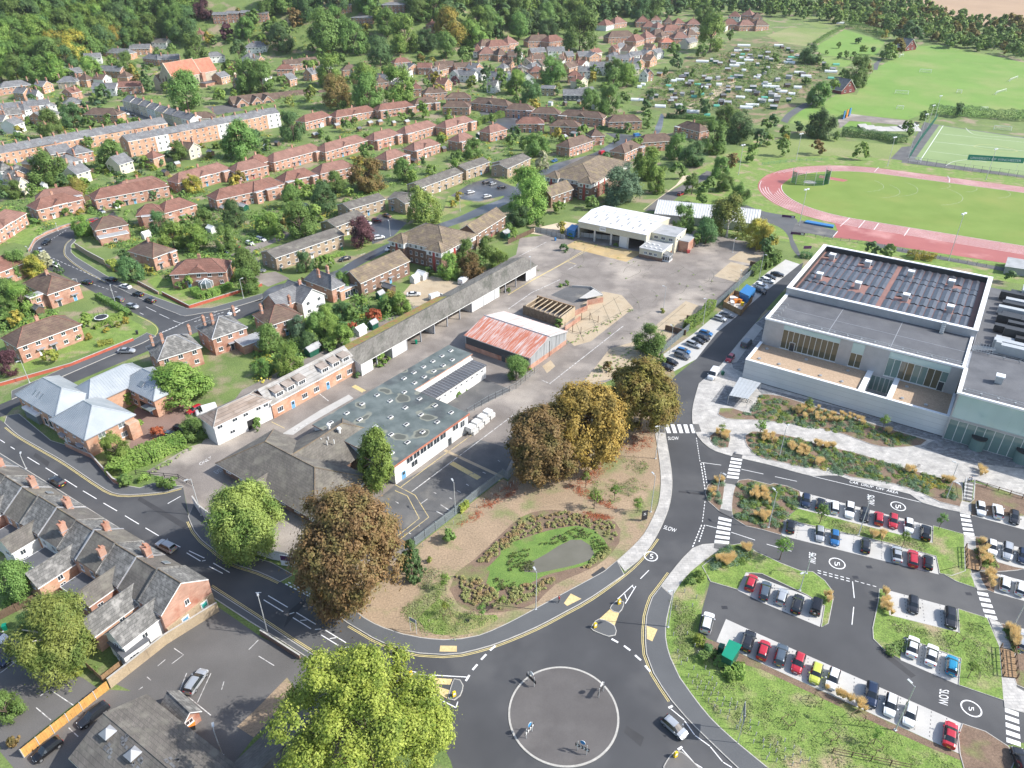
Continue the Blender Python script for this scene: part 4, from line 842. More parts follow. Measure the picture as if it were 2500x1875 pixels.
def barn():
 A, B = P('12', 180, 1425, 4.2), P('12', 495, 1205, 4.2); loc, rz, L = frame(A, B)
 t=thing('rusty_barn','corrugated barn with rust-streaked red and white sheet roof','barn',loc,rz);D=22;h=L/2;rise=2.3
 w = ob('wall', wall_mesh(-h, h, 0, D, 4.2, rise, 'gable', 'y', 1.5).mesh('wall', ['barn_cladding']), t)
 ob('plinth', MB().box(-h - .05, h + .05, -.05, D + .05, -.1, 1.5).mesh('plinth', ['brick_red']), t)
 r=ob('roof',MB().mesh('roof')if 0 else roof_mesh(-h,h,0,D,4.2,rise,'gable',.3,'rust_sheet','y').mesh('roof',['rust_sheet','galv','galv']),t)
 sl = math.atan2(rise, h); n = 22
 for s in (-1, 1):
  for k in range(n):
   y = -.3 + (D + .6) * (k + .5) / n
   ob('roof_sheet',cached(('rsheet',s),lambda:MB().add([(0,-.05,.02),(0,.05,.02),(s*(h+.3),.05,.02-(h+.3)*rise/h),(s*(h+.3),-.05,.02-(h+.3)*rise/h),(0,-.05,.07),(0,.05,.07),(s*(h+.3),.05,.07-(h+.3)*rise/h),(s*(h+.3),-.05,.07-(h+.3)*rise/h)],[(4,5,6,7),(0,4,7,3),(1,2,6,5),(3,7,6,2)][::1]if s>0 else[(7,6,5,4),(3,7,4,0),(5,6,2,1),(2,6,7,3)]).mesh('roof_sheet',['rust_sheet'])),r,(0,y,4.2+rise))
 ob('ridge_cap', MB().tube((0, -.3, 4.25 + rise), (0, D + .3, 4.25 + rise), .16, None, 6).mesh('ridge_cap', ['galv']), r)
 m = MB().box(-h - .06, -h, .3, D - .3, 1.5, 4.1); ob('side_cladding', m.mesh('side_cladding', ['barn_dark']), t)
 ob('drainpipe',MB().tube((-h+.3,-.1,0),(-h+.3,-.1,4),.09,None,6).tube((.4,-.1,0),(.4,-.1,5),.06,None,6).mesh('drainpipe',['black_metal']),t);ob('door',MB().box(-h-.1,-h,8,9.2,0,2.1).mesh('door',['door_dark']),t)
barn()
def long_shed():
 A, B = P('11', 900, 1475, 4), P('12', 238, 645, 4); loc, rz, L = frame(A, B)
 t = thing('bus_shed', 'long low open-fronted bus shed with grey corrugated roof', 'bus shed', loc, rz); h = L / 2; D = 10.5
 r=ob('roof',roof_mesh(-h,h,0,D,3.9,1.7,'gable',.35,'shed_roof','x').mesh('roof',['shed_roof','render_white','shed_roof']),t)
 ob('back_wall', MB().box(-h, h, D - .3, D, -.1, 3.9).mesh('back_wall', ['brick_brown']), t)
 m = MB()
 for s in(-1,1):x=s*(h-.15);m.box(x-.15,x+.15,0,D-.3,-.1,3.9);m.add([(x,0,3.9),(x,D,3.9),(x,D/2,5.5)],[(0,1,2)])
 ob('end_wall', m.mesh('end_wall', ['render_white']), t)
 ob('beam', MB().box(-h + .3, h - .3, .1, .4, 3.45, 3.9).mesh('beam', ['render_white']), t)
 closed = {0: .75, 2: 1, 8: 1, 9: 1, 10: .45, 13: 1}; n = 14
 for k in range(n):
  x0 = -h + L * k / n; x1 = -h + L * (k + 1) / n
  if k: ob('post', cached('spost', lambda: MB().box(-.14, .14, .05, .4, 0, 3.5).mesh('post', ['lead'])), t, (x0, 0, 0))
  if k in closed:ob('infill_panel',MB().box(x0+.16,x0+(x1-x0)*closed[k]-.1,.12,.3,0,3.44).mesh('infill_panel',['render_white']),t)
  elif k % 3 == 1: ob('cross_wall', MB().box(x1 - .2, x1, .5, D - .3, -.1, 3.8).mesh('cross_wall', ['render_white']), t)
 ob('mossy_edge',MB().add([(-h,D-4.4,5.32),(h*.05,D-3.8,5.15),(h*.05,D+.5,3.9),(-h,D+.5,3.9)],[(0,1,2,3)]).mesh('mossy_edge',['sedum']),r)
long_shed()
def dormer_mesh(roofm):
 m=MB();m.box(-1.2,1.2,0,2.4,0,1.5,0);m.box(-1.35,1.35,-.15,2.5,1.5,1.62,1);m.add([(-1.35,-.15,1.62),(1.35,-.15,1.62),(1.35,2.5,2.0),(-1.35,2.5,2.0)],[(0,1,2,3)],1)
 return m.mesh('dormer', ['upvc', roofm])
def offices():
 A, B = P('21', 145, 225, 4.4), P('11', 850, 1440, 4.4); loc, rz, L = frame(A, B); h = L / 2
 t = thing('brick_office', 'derelict brick office with dormers and patched pale sheet roof', 'office', loc, rz)
 w, r = block(t, -h, h, 0, 8, 4.4, 2.6, 'gable', 'brick_orange', 'asbestos', 'x', ridge='asbestos')
 for k, x in enumerate((-h + 3.2, -h + 6.6, -h + 10, h - 9.5, h - 5.8, h - 2.4)):
  d=ob('dormer',cached('dormer',lambda:dormer_mesh('corrug_brown')),r,(x,.55,4.55));window(d,0,-.01,.25,2.0,1.1,FR,2,sill=False)
 for k in range(7):
  x = -h + 2.2 + k * 3.75
  if k in (1, 4): door(t, x, -.004, mt='door_blue')
  else: window(t, x, -.004, 1.0, 1.7, 1.4, FR, 2)
 A, B = P('20', 1800, 410, 5.6), P('21', 135, 185, 5.6); loc, rz, L = frame(A, B); h = L / 2
 t = thing('white_office', 'white painted two-storey office with rusty corrugated roof', 'office', loc, rz)
 block(t, -h, h, 0, 6.5, 5.4, 1.7, 'hip', 'render_white', 'corrug_brown', 'x', ov=.3, ridge='asbestos')
 for x,z in((-h+1.4,4),(-h+5.2,4),(-h+8,4),(h-3.4,4),(h-1.4,4),(-h+4,1.3)):window(t,x,-.004,z,1.3,.9,FR,1)
 ob('door', MB().box(-.9, .9, -.05, .02, 0, 2.6).mesh('door', ['dark_void']), t, (1.4, 0, 0))
offices()
def white_depot():
 A, B = P('12', 597, 275, 6.8), P('12', 1170, 390, 6.8); loc, rz, L = frame(A, B); h = L / 2; D = 22.5
 plain('cream_sheet', (.56, .53, .41), .6); surf('white_sheet', (.62, .62, .60), (.70, .70, .69), .3, .6, famt=.05)
 t = thing('bus_garage', 'cream and white bus garage with four big door openings', 'garage', loc, rz)
 ob('wall',MB().box(-h,-h+.3,.3,D,-.1,6.8).box(h-.3,h,.3,D,-.1,6.8).box(-h,h,D-.3,D,-.1,6.8).box(-h,h,0,.3,4.3,6.8).mesh('wall',['cream_sheet']),t)
 m=wall_mesh(-h,h,0,D,6.8,1.5,'gable','x',6.79);r=ob('roof',roof_mesh(-h,h,0,D,6.8,1.5,'gable',.25,'','x').mesh('roof',['white_sheet','render_white','white_sheet']),t)
 ob('gable_wall', m.mesh('gable_wall', ['cream_sheet']), t)
 sl = math.atan2(1.5, D / 2); rnd = random.Random(2)
 for row, y in enumerate((3.0, 6.0, 9.0, 14, 18)):
  for k in range(6):
   x = -h + 3 + k * 4.6 + (row % 2) * 1.5
   if x > h - 1: continue
   z = 6.8 + 1.5 * (y / (D / 2)) if y < D / 2 else 6.8 + 1.5 * (2 - y / (D / 2))
   o=ob('rooflight',cached(('rls',row%2),lambda:MB().box(-.35,.35,-.7 if row%2==0 else-1.4,.7 if row%2==0 else 1.4,.02,.07).mesh('rooflight',['flat_grey'])),r,(x,y,z));o.rotation_euler=(sl if y<D/2 else-sl,0,0)
 for k in range(5):x=-h+.2+(L-.4)*k/4;ob('pier',cached('pier',lambda:MB().box(-.35,.35,-.08,.32,-.1,4.3).mesh('pier',['galv'])),t,(x,0,0))
 ob('shutter', MB().box(-h + L * .62, -h + L * .74 - .1, .12, .2, 0, 4.28).mesh('shutter', ['render_white']), t)
 ob('floor', MB().box(-h + .3, h - .3, .3, D - .3, -.05, .02).mesh('floor', ['depot_asphalt']), t)
 sg = ob('sign_board', MB().box(-1.3, 1.3, -.1, 0, 0, 1.9).mesh('sign_board', ['upvc']), t, (-h + 10.4, 0, 4.7))
 # office wing on the right
 c = local(t, P('12', 1165, 440, 3.6)); f0 = -2.2
 o=ob('office_wing',MB().box(h+.02,h+8.8,-5.5,4.6,-.1,1.2,1).box(h+.02,h+8.8,-5.5,4.6,1.2,3.5,0).box(h-.1,h+8.95,-5.65,4.7,3.5,3.8,2).mesh('office_wing',['cream_sheet','brick_brown','render_white']),t)
 roof_tag(o, 'flat_roof', [(h + .1, -5.4), (h + 8.7, -5.4), (h + 8.7, 4.5), (h + .1, 4.5)], 3.804, 'flat_grey')
 for k in range(7):ob('rooflight',cached('ofrl',lambda:MB().box(-.35,.35,-.35,.35,0,.25).mesh('rooflight',['render_white'])),o,(h+1.5+(k%4)*1.9,-3.5+(k//4)*3,3.81))
 for k,x in enumerate((2.5,4.4,6.3)):window(o,h+x,-5.504,1.6,1.2,1,FR,1,'window_glass' if k==1 else 'window_light')
 o2=ob('upper_office',MB().box(h+.02,h+9.6,4.65,15,-.1,6.2,0).box(h,h+9.75,4.5,15.1,6.2,6.45,1).mesh('upper_office',['cream_sheet','render_white']),t)
 roof_tag(o2, 'flat_roof', [(h + .1, 4.7), (h + 9.6, 4.7), (h + 9.6, 15), (h + .1, 15)], 6.454, 'flat_grey')
 for x in (2, 4.8, 7.8): window(o2, h + x, 4.646, 4.3, 1.6, 1.1, FR, 1)
 for y in (6.5, 9.5): window(o2, h + 9.604, y, 4.2, 1.3, 1.1, RT, 1)
 pc=ob('glazed_porch',MB().box(h+8.82,h+11.4,-4.6,-1.4,-.1,2.2,0).add([(h+8.8,-4.8,2.9),(h+8.8,-1.2,2.9),(h+11.6,-1.2,2.2),(h+11.6,-4.8,2.2)],[(3,2,1,0),(0,1,2,3)],1).mesh('glazed_porch',['upvc','flat_grey']),t)
 for k in range(3):window(pc,h+11.404,-4.1+k*1.05,.4,.95,1.6,RT,0,sill=False);window(pc,h+9.3+k*.85,-4.604,.4,.8,1.6,FR,0,sill=False)
 ob('brick_store',MB().box(h+9.8,h+13.5,8,16,-.1,4).box(h+9.7,h+13.6,7.9,16.1,4,4.2,1).mesh('brick_store',['brick_red','flat_grey']),t)
 return sg
DEPOT_SIGN = white_depot()
def ribbed_hall():
 A, B = P('12', 1245, 205, 3.6), P('12', 2110, 295, 3.6); loc, rz, L = frame(A, B); h = L / 2; D = 15
 t = thing('sports_hall', 'long white ribbed-roof sports hall beside the track', 'sports hall', loc, rz)
 w, r = block(t, -h, h, 0, D, 3.6, 3.2, 'gable', 'cladding', 'white_sheet', 'x', ov=.4)
 for k in range(40):
  ob('roof_rib',cached('whrib',lambda:MB().add([(-.06,-.4,3.44),(.06,-.4,3.44),(.06,D/2,6.86),(-.06,D/2,6.86),(-.06,-.4,3.6),(.06,-.4,3.6),(.06,D/2,7.0),(-.06,D/2,7.0)],[(4,5,6,7),(0,4,7,3),(1,2,6,5),(0,1,5,4)]).mesh('roof_rib',['render_white'])),r,(-h+.5+k*(L-1)/39,0,0))
 for x in (-h + 7, -h + 12.5, -h + 17.5, -h + 21.5):
  for d in (-.7, .7): rooflight(r, x + d, 10.6, 5.55, -math.atan2(3.2, 7.5), 1.0, 2.4, 'window_glass')
 door(t, h + .004, 7, face=RT, mt='door_dark', w=2, h=2.4)
ribbed_hall()
def zinc_house():
 surf('zinc', (.30, .335, .36), (.355, .385, .405), .3, .45, (.42, .445, .46), .2, (.5, .75), famt=.05, metal=.35)
 def zroof(par, x0, x1, y0, y1, ze, rise, ax=None, ov=.45, name='roof'):
  r = ob(name, roof_mesh(x0, x1, y0, y1, ze, rise, 'hip', ov, '', ax, hipr=.9).mesh(name, ['zinc', 'lead', 'zinc']), par)
  if ax is None: ax = 'x' if x1 - x0 >= y1 - y0 else 'y'
  hl = ((y1 - y0) if ax == 'x' else (x1 - x0)) / 2; sl = rise / hl; hp = (hl + ov) * .9
  m = MB(); a0, a1 = (x0 - ov, x1 + ov) if ax == 'x' else (y0 - ov, y1 + ov); c = ((y0 + y1) if ax == 'x' else (x0 + x1)) / 2
  n = int((a1 - a0) / .62)
  for s in (-1, 1):
   for k in range(1, n):
    a=a0+(a1-a0)*k/n;t=min(1,(a-a0)/hp,(a1-a)/hp);e=c+s*(hl+ov);q=e+(c-e)*t;ze0=ze-ov*sl;z1=ze0+(hl+ov)*sl*t
    p0, p1 = ((a, e, ze0 + .03), (a, q, z1 + .03)) if ax == 'x' else ((e, a, ze0 + .03), (q, a, z1 + .03))
    m.tube(p0, p1, .035, None, 4)
  ob('standing_seams', m.mesh('standing_seams', ['zinc']), r, kind='stuff'); return r
 A, B = P('20', 435, 350, 5.4), P('20', 715, 515, 5.4); loc, rz, L = frame(A, B); h = L / 2
 t = thing('zinc_roofed_offices', 'orange brick offices with pale blue standing-seam metal roofs', 'offices', loc, rz)
 ob('wall', MB().box(-h, h, 0, 11.5, -.1, 5.4).mesh('wall', ['brick_orange']), t); zroof(t, -h, h, 0, 11.5, 5.4, 3.6)
 ob('wall',MB().box(-h-17.5,-h-.02,.9,11,-.1,5.6).mesh('wall',['brick_orange']),t);r2=zroof(t,-h-17.5,-h-.02,.9,11,5.6,3.4)
 ob('wall',MB().box(-h-7.5,-h+1.5,11,25,-.1,5.6).mesh('wall',['brick_orange']),t);zroof(t,-h-8,-h+1.5,8,25,5.6,3.2,'y')
 ob('wall',MB().box(-h+1.52,-h+12,18,27,-.1,5.4).mesh('wall',['brick_orange']),t);r4=zroof(t,-h-2,-h+12,18,27,5.4,3.0)
 for k in range(4): window(t, -h + 1.6 + k * 3.5, -.004, 3.5, 1.0, 1.1); window(t, -h + 1.6 + k * 3.5, -.004, .9, 1.0, 1.1)
 for x in (-h + 3.4, h - 3): o = door(t, x, -.004, canopy=True)
 for k in range(4): window(t, -h - 15.5 + k * 4, .896, 3.6, 1.0, 1.1)
 sf=ob('shopfront',MB().box(-h-14.5,-h-8.5,.0,.9,.3,2.7,0).box(-h-14.7,-h-8.3,-.2,.95,2.7,3.3,1).mesh('shopfront',['window_light','upvc']),t)
 for k in range(3): window(t, -h - 6.5 + k * 2.2, .896, .6, 1.5, 2.0, FR, 0)
 for y, z in ((3.6, 3.5), (8.4, 3.5), (8.4, .9)): window(t, h + .004, y, z, 1.7, 1.3, RT, 1, 'window_light')
 door(t, h + .004, 10.4, face=RT, mt='door_blue')
 ob('side_lobby', MB().box(h, h + 1.8, 9, 11.5, -.1, 4.2).mesh('side_lobby', ['brick_orange']), t)
 for x, z in ((-h + 3, 3.5), (-h + 6.4, 3.5), (-h + 10, 3.5), (-h + 3, .8)): window(t, x, 17.996, z, 1.6, 1.3, FR, 1)
 ob('garage_opening',MB().box(-h+5.2,-h+8.2,17.9,17.99,0,2.6).mesh('garage_opening',['dark_void']),t);door(t,-h+9.2,17.996,mt='door_blue')
 ob('conservatory_front', MB().box(-h + 8.4, -h + 12, 16.2, 17.9, 2.6, 2.9).mesh('conservatory_front', ['window_light']), t)
 for k in range(3): rooflight(r2, -h - 12 + k * 1.6, 2.8, 6.75, math.atan2(3.4, 5), .8, 1.6)
 rooflight(r4, -h + 5.2, 19.6, 6.5, math.atan2(3, 4.5), 1.6, 1.4)
zinc_house()
# ================================================================ houses
PK,RD,BR=dict(roof='tile_pink',ridge='tile_pink'),dict(roof='tile_red',ridge='tile_pink'),dict(roof='tile_brown',ridge='tile_red')
def semi(tile, ax, ay, bx, by, D=8.5, sty=RD, **kw):
 k=dict(kind='hip',gablet=False,ch='c',doors=2,name='semi_detached_house',noun='semi-detached house',group='semi-detached houses');k.update(sty);k.update(kw)
 return house(tile, ax, ay, bx, by, D, **k)
E1 = [(-.5, -.32, -1.6, 0, 5.0)]; E2 = [(.3, .5, -2.2, 0, 4.9)]; E3 = [(-.48, -.3, -2, 0, 5), (.3, .48, -2, 0, 5)]
# near left, around the curved road
semi('10', 145, 1335, 675, 1140, 9, BR, desc='brown-roofed brick semi-detached house behind a grassy bank')
semi('10',400,890,665,800,15,BR,desc='brown-roofed semi-detached house side-on to the curved road',ch='c',ext=[(-.95,-.5,2,5,4.8)],n=2)
semi('10',-150,760,240,605,9,RD);semi('10',-100,400,215,205,9,PK,gablet=True);semi('10',310,178,690,88,9,RD,gablet=True,desc='red-roofed semi-detached house at the bend of the road')
semi('10',800,90,1420,-25,8.5,RD,ext=None,porch=True);semi('10',805,350,1075,298,9,BR,n=2,desc='brown-roofed house with a flat-roofed front extension',ext=[(-.5,.4,-4,0,2.7)],ch='')
semi('10', 1150, 228, 1385, 205, 8, RD, n=2, ch='', ext=[(-.3, .3, -2, 0, 4.9)]); semi('10', 1385, 205, 1655, 130, 8.5, RD, n=3)
semi('10',1290,580,1470,512,13,BR,n=2,desc='brown-roofed house behind a tall garden wall at the bend',ext=[(.2,.5,-.0-1.2,0,4.8)])
semi('10', 1437, 722, 1900, 697, 9.5, RD, gablet=True, desc='red-roofed semi-detached house with a domed white conservatory')
semi('10', 1825, 95, 2330, -20, 8.5, RD, ext=E2)
V = dict(kind='hip', roof='slate_old', ridge='lead', ch='el', noun='villa', name='villa', group='brick villas', rise=3.2, he=5.6)
house('10',1335,1440,1690,1330,9,desc='grey-slated brick villa with tall chimneys nearest the junction',**V);house('10',1790,1262,2075,1165,10,desc='grey-slated brick villa behind the junction with tall chimneys',ext=[(.1,1.0,-5,-.02,2.6)],**V)
house('11',125,1152,395,1062,9.5,kind='hip',roof='tile_brown',ridge='tile_red',ch='e',name='villa',noun='villa',desc='maroon-roofed brick villa with a balcony window',group='brick villas')
t,L,r=house('11',405,965,590,885,11,kind='gable',axis='y',roof='slate',wall='render_white',rise=3.2,ch='c',name='villa',noun='villa',desc='slate-roofed villa with one gleaming white wall',group='brick villas',n=2)
block(t, -L / 2 - 6, L / 2 - 3, 3, 11, 5.2, 3.1, 'gable', 'brick_red', 'slate', 'x')
t,L,r=house('11',655,842,755,800,13,kind='hip',axis='y',roof='slate',ch='e',n=1,name='villa',noun='villa',desc='narrow slate-roofed house with a flat brick extension',group='brick villas',doors=0)
flatblock(t, L / 2 - 2.5, L / 2 + 6, -1, 7.5, 3.3, 'brick_orange', 'flat_grey'); window(t, L / 2 + 2, -1.01, .3, 5.5, 2.3, FR, 4)
house('11',900,792,1308,607,8.8,kind='gable',roof='tile_lichen',wall='brick_brown',ridge='tile_lichen',rise=2.9,ch='',doors=2,n=6,name='terrace_block',noun='terrace block',desc='brown brick terrace with long ridged roof beside the flats',group='modern terraces')
house('11',1880,380,2120,228,8,kind='gable',roof='tile_lichen',wall='brick_brown',ridge='tile_lichen',rise=2.8,ch='',doors=2,n=5,name='terrace_block',noun='terrace block',desc='brown brick terrace with solar panels on its roof',group='modern terraces')
# low-pitched estate blocks
F=dict(kind='gable',roof='tile_concrete',wall='brick_buff',ridge='tile_concrete',rise=1.5,he=5.1,ch='',doors=2,name='flat_block',noun='estate block',group='low-pitched estate blocks')
house('11',180,582,755,385,8.5,n=9,desc='long buff brick estate block with low grey roof and orange panels',**F);house('11',690,320,932,230,8.5,n=4,**F);house('11',808,172,1103,86,8.5,n=5,**F)
house('11',1130,85,1260,108,11,n=2,axis='x',**F);house('11',1275,125,1500,55,10,n=3,**F);house('01',1415,1580,1757,1452,8.5,n=6,**F);house('01',1790,1432,1988,1362,8.5,n=4,**F)
house('01', 2010, 1372, 2130, 1400, 10, n=3, **F); house('02', -5, 1420, 190, 1330, 9, n=4, **F)
# semi-detached rows
for a in(('01',0,1390,150,1345,RD),('01',165,1365,580,1255,PK),('01',600,1280,955,1180,PK),('01',1015,1185,1235,1128,PK),('01',1280,1130,1548,1055,PK),('01',1620,1080,1857,1015,PK),
          ('01',1990,1122,2135,1085,PK),('01',1730,1197,1867,1160,PK),('01',1355,1272,1570,1210,PK),('01',1120,1352,1290,1300,PK),('01',560,1462,850,1400,PK),('01',260,1532,530,1470,RD),
          ('01',0,1620,250,1545,RD),('01',430,1030,655,970,RD),('01',690,990,1030,912,RD),('01',1050,932,1355,880,RD),('00',1000,1618,1400,1540,PK),('00',1500,1540,1950,1420,PK),('00',1990,1450,2260,1390,PK),('00',300,1690,690,1640,PK)):
 semi(*a[:5], 8, a[5], ext=(E1, E2, None, E3)[len(HOUSES) % 4], gablet=len(HOUSES) % 3 == 0)
for a in(('01',1590,900,1815,905,BR),('01',1360,880,1560,852,BR),('01',1620,830,1830,827,BR),('01',1440,790,1630,772,BR),('01',1825,855,2145,895,BR),('02',-20,918,205,930,BR),('02',200,950,432,962,BR),('02',430,965,800,1000,BR),('02',850,1027,1132,1020,BR),
          ('02',70,1042,305,1042,RD),('02',355,1062,602,1072,BR),('02',705,1150,815,1142,BR),('02',520,1247,720,1182,BR),('02',985,1292,1130,1228,BR),('02',1125,1202,1410,1182,BR),('02',1420,1062,1618,1110,BR)):
 semi(*a[:5], 8.5, a[5], ext=(None, E2, None, E1)[len(HOUSES) % 4], gablet=len(HOUSES) % 3 == 1)
# far rows by the allotments and up the valley
FAR=[('02',1080,350,1160,320),('02',1165,322,1250,305),('02',1235,300,1350,285),('02',1320,262,1480,250),('02',1400,322,1530,318),('02',1520,300,1612,290),('02',830,215,900,195),('02',905,195,1005,180),('02',850,315,1080,300),('02',1085,185,1200,185),('02',1210,170,1300,168),('02',1320,190,1400,190),
       ('02',1410,200,1500,195),('02',1510,205,1630,205),('02',1745,215,1838,222),('02',1815,205,1950,205),('02',1955,215,2090,210),('02',2095,215,2205,205),('02',1860,135,1960,140),('02',1965,120,2060,130),('02',2070,150,2150,150),('02',1140,225,1250,225),('02',1260,235,1330,225),('02',170,350,380,335),('02',345,355,480,330),('02',0,370,90,350),('02',-230,390,-90,370),('01',1980,395,2160,375),('01',1900,455,2040,450),('01',2060,465,2140,455),('01',1850,430,1915,430)]
for i, a in enumerate(FAR):
 semi(*a,11,(RD,PK,BR)[i%3],far=True,rise=4.6,wall=('brick_red','brick_red','render_white','brick_red')[i%4],sides='r',ch='c' if i%2 else '',doors=1)
house('02',1295,358,1412,355,9,kind='hip',roof='orange_tile',ch='c',far=True,desc='small brick house with a bright orange roof',sides='')
SL = dict(kind='gable', roof='slate', far=True, ridge='lead', rise=2.8, group='slate-roofed houses')
for a in(('02',500,470,560,465,'brick_red'),('02',600,470,690,465,'brick_red'),('02',690,480,790,465,'brick_orange'),('02',200,440,320,430,'brick_red'),('02',340,430,480,425,'render_white'),('02',50,590,190,585,'render_cream'),('02',700,560,860,560,'render_white'),('02',860,500,1020,500,'render_white'),('02',1060,470,1140,460,'render_white'),('02',1150,460,1250,440,'brick_red'),('02',1260,450,1320,430,'render_white'),('02',600,600,700,600,'render_white'),('02',1020,580,1110,575,'render_cream'),('02',1110,625,1180,630,'render_white'),('02',1170,625,1230,620,'brick_red'),
          ('01',1650,620,1720,630,'render_white'),('01',1700,625,1850,640,'render_white'),('01',1790,600,1920,620,'render_white'),('01',1960,635,2070,650,'render_white'),('01',2090,640,2190,660,'render_white'),('01',1305,575,1400,560,'brick_orange'),('02',-60,640,40,640,'render_white'),('02',130,655,220,650,'render_white')):
 house(*a[:5], 8, wall=a[5], ch='c', doors=1, axis='y' if a[1] % 20 else 'x', sides='r', **SL)
for a in(('01',750,590,880,580,'tile_brown'),('01',870,575,990,575,'tile_red'),('01',1185,530,1325,515,'tile_red'),('01',1380,570,1500,570,'tile_red'),('01',1540,560,1690,550,'tile_brown'),('01',1700,570,1840,560,'tile_brown'),('01',1330,750,1420,745,'tile_red'),('01',1025,700,1130,690,'tile_brown'),('01',190,585,330,580,'tile_red'),('01',260,545,410,530,'tile_brown'),('01',400,530,540,510,'tile_brown'),('01',0,580,100,570,'tile_brown'),('01',1470,215,1565,210,'tile_red'),('02',190,605,310,600,'tile_red'),('02',510,640,620,640,'tile_red'),('02',200,500,320,490,'tile_brown'),('02',0,470,110,470,'tile_brown')):
 house(*a[:5], 8, wall='brick_red', roof=a[5], kind='hip' if a[1] % 20 else 'gable', ch='c', doors=1, sides='r', far=True)
house('02',280,740,390,745,8,wall='brick_buff',roof='slate',kind='gable',ch='',rise=1.2,desc='buff brick house with flat grey roof by the orange fences',far=True);flat=dict(kind='gable',roof='tile_concrete',wall='render_white',far=True,ch='',rise=.8)
house('01',1150,600,1300,610,9,desc='white bungalow under a pale sheet roof among trees',**flat);house('01',820,140,1000,150,12,wall='brick_red',roof='slate',kind='hip',rise=1.2,desc='flat-roofed hillside house with wide grey roof among trees',far=True,ch='')
plain('black_board', (.05, .06, .07), .7); WALL_WORD['black_board'] = 'black boarded'
for a in(('02',470,800,660,800),('02',620,790,745,770)):house(*a,9,he=4,wall='black_board',roof='slate',kind='gable',ch='',doors=0,far=True,noun='barn',cat='barn',name='black_barn',group='black boarded barns')
# left-hand terraces
terrace('00',-150,1325,700,1165,8,9,5.8,3.0,('brick_orange',),'slate',sky=.5);terrace('00',700,1165,1412,1038,7,9,5.8,3.0,('brick_orange',),'slate',sky=.5)
terrace('00',1078,1195,2212,982,11,9.5,8.2,2.6,('brick_orange','brick_orange','render_white','brick_orange','brick_orange','brick_orange','brick_orange','render_white','brick_orange'),'slate',3,doors=False,sky=.2)
terrace('01', 0, 985, 216, 952, 2, 9.5, 8.2, 2.6, ('brick_orange', 'render_white'), 'slate', 3, doors=False)
terrace('00',1030,842,1600,1015,8,9,6,2.6,('render_cream','stone','render_cream','render_white'),'slate',ridge='lead',noun='cream terraced house')
house('00',1600,1005,1815,990,9,he=6,wall='render_cream',roof='tile_brown',kind='hip',ch='e',desc='cream end house with brown hipped roof')
terrace('00', -60, 930, 420, 880, 5, 9, 6, 2.8, ('brick_red', 'render_white', 'brick_orange'), 'slate', ridge='lead')
for a in(('00',205,930,300,900,'render_white','slate'),('00',380,900,470,880,'render_white','slate'),('00',540,880,700,860,'brick_red','slate'),('00',30,970,180,950,'brick_red','slate_old'),('00',705,960,985,970,'brick_orange','tile_brown'),('00',0,1440,110,1420,'render_white','slate_old'),('00',100,1470,260,1440,'brick_buff','slate_old'),('00',540,1380,690,1345,'render_white','slate'),('00',430,1300,600,1270,'brick_red','slate'),('00',620,1300,780,1270,'brick_red','slate'),('00',0,740,260,700,'brick_red','slate'),('00',-160,760,0,740,'brick_red','slate'),('00',480,605,590,600,'brick_red','slate'),('00',590,620,700,600,'brick_red','slate'),('00',480,690,640,685,'stone','slate'),
          ('00',710,490,850,480,'render_white','slate'),('00',845,435,1090,450,'brick_orange','slate'),('00',1090,410,1260,405,'brick_orange','slate'),('00',1275,350,1400,360,'render_white','tile_concrete'),('00',1200,480,1330,500,'brick_red','slate'),('00',1330,500,1510,490,'brick_red','slate'),('00',1740,480,1895,465,'render_white','slate'),('00',1640,290,1710,290,'brick_red','tile_red'),('00',2060,400,2212,390,'render_white','slate'),('00',830,590,1010,600,'brick_red','slate'),('00',770,745,970,745,'render_white','slate'),('00',990,735,1190,725,'brick_red','tile_red'),('00',2110,560,2230,560,'brick_red','tile_red'),('01',-60,380,100,385,'render_white','slate')):
 house(*a[:5],9,wall=a[5],roof=a[6],kind='gable' if(a[1]//10)%2 else 'hip',ch='e' if a[1]%3==0 else 'c',doors=1,far=True,sides='r',group='houses on the hill foot')
for i,a in enumerate((('00',1790,120,1915,115),('00',1905,110,2010,105),('00',2025,105,2125,100),('00',2130,100,2212,95),('01',0,110,115,100))):
 house(*a,9,he=8,st=3,wall='brick_red',roof='slate',kind='gable',rise=1.4,ch='',doors=1,far=True,noun='townhouse',name='townhouse',desc='hillside townhouse with slate mansard front',group='townhouses on the hill')
for a in(('01',560,45,690,50,'brick_red'),('01',700,40,820,20,'brick_red'),('01',1080,40,1270,25,'brick_brown')):house(*a[:5],12,he=8,st=3,wall=a[5],roof='slate',kind='hip',rise=1.5,ch='',far=True,noun='hilltop block',name='hilltop_block',desc='brick block of flats on the hill',cat='flats',group='hilltop flats')
# ---- school, church, flats, pavilions
def school():
 A, B = P('00', 1975, 850, 4.5), P('00', 2300, 800, 4.5); loc, rz, L = frame(A, B); h = L / 2
 t = thing('school', 'low brick school with brown roofs and tall arched gables', 'school', loc, rz)
 block(t, -h, h, 3, 14, 4.5, 4, 'gable', 'brick_red', 'tile_brown', 'x')
 for x in (-h + 5, 2, h - 4):
  w,r=block(t,x-4,x+4,-1,8,4.5,3.6,'gable','brick_red','tile_brown','y',name='gable_wing');window(w,x,-1.004,1,3.4,3.8,FR,2)
 block(t,h,h+34,6,20,4,3,'gable','brick_brown','tile_brown','x',name='classroom_wing');block(t,h+36,h+52,2,12,4,2.5,'gable','brick_brown','tile_brown','x',name='classroom_wing')
 flatblock(t, h + 18, h + 34, -3, 5.8, 3.4, 'render_white', 'flat_grey', name='flat_wing')
 for k in range(8): window(t, h + 3 + k * 3.8, 5.996, 1, 2, 1.5)
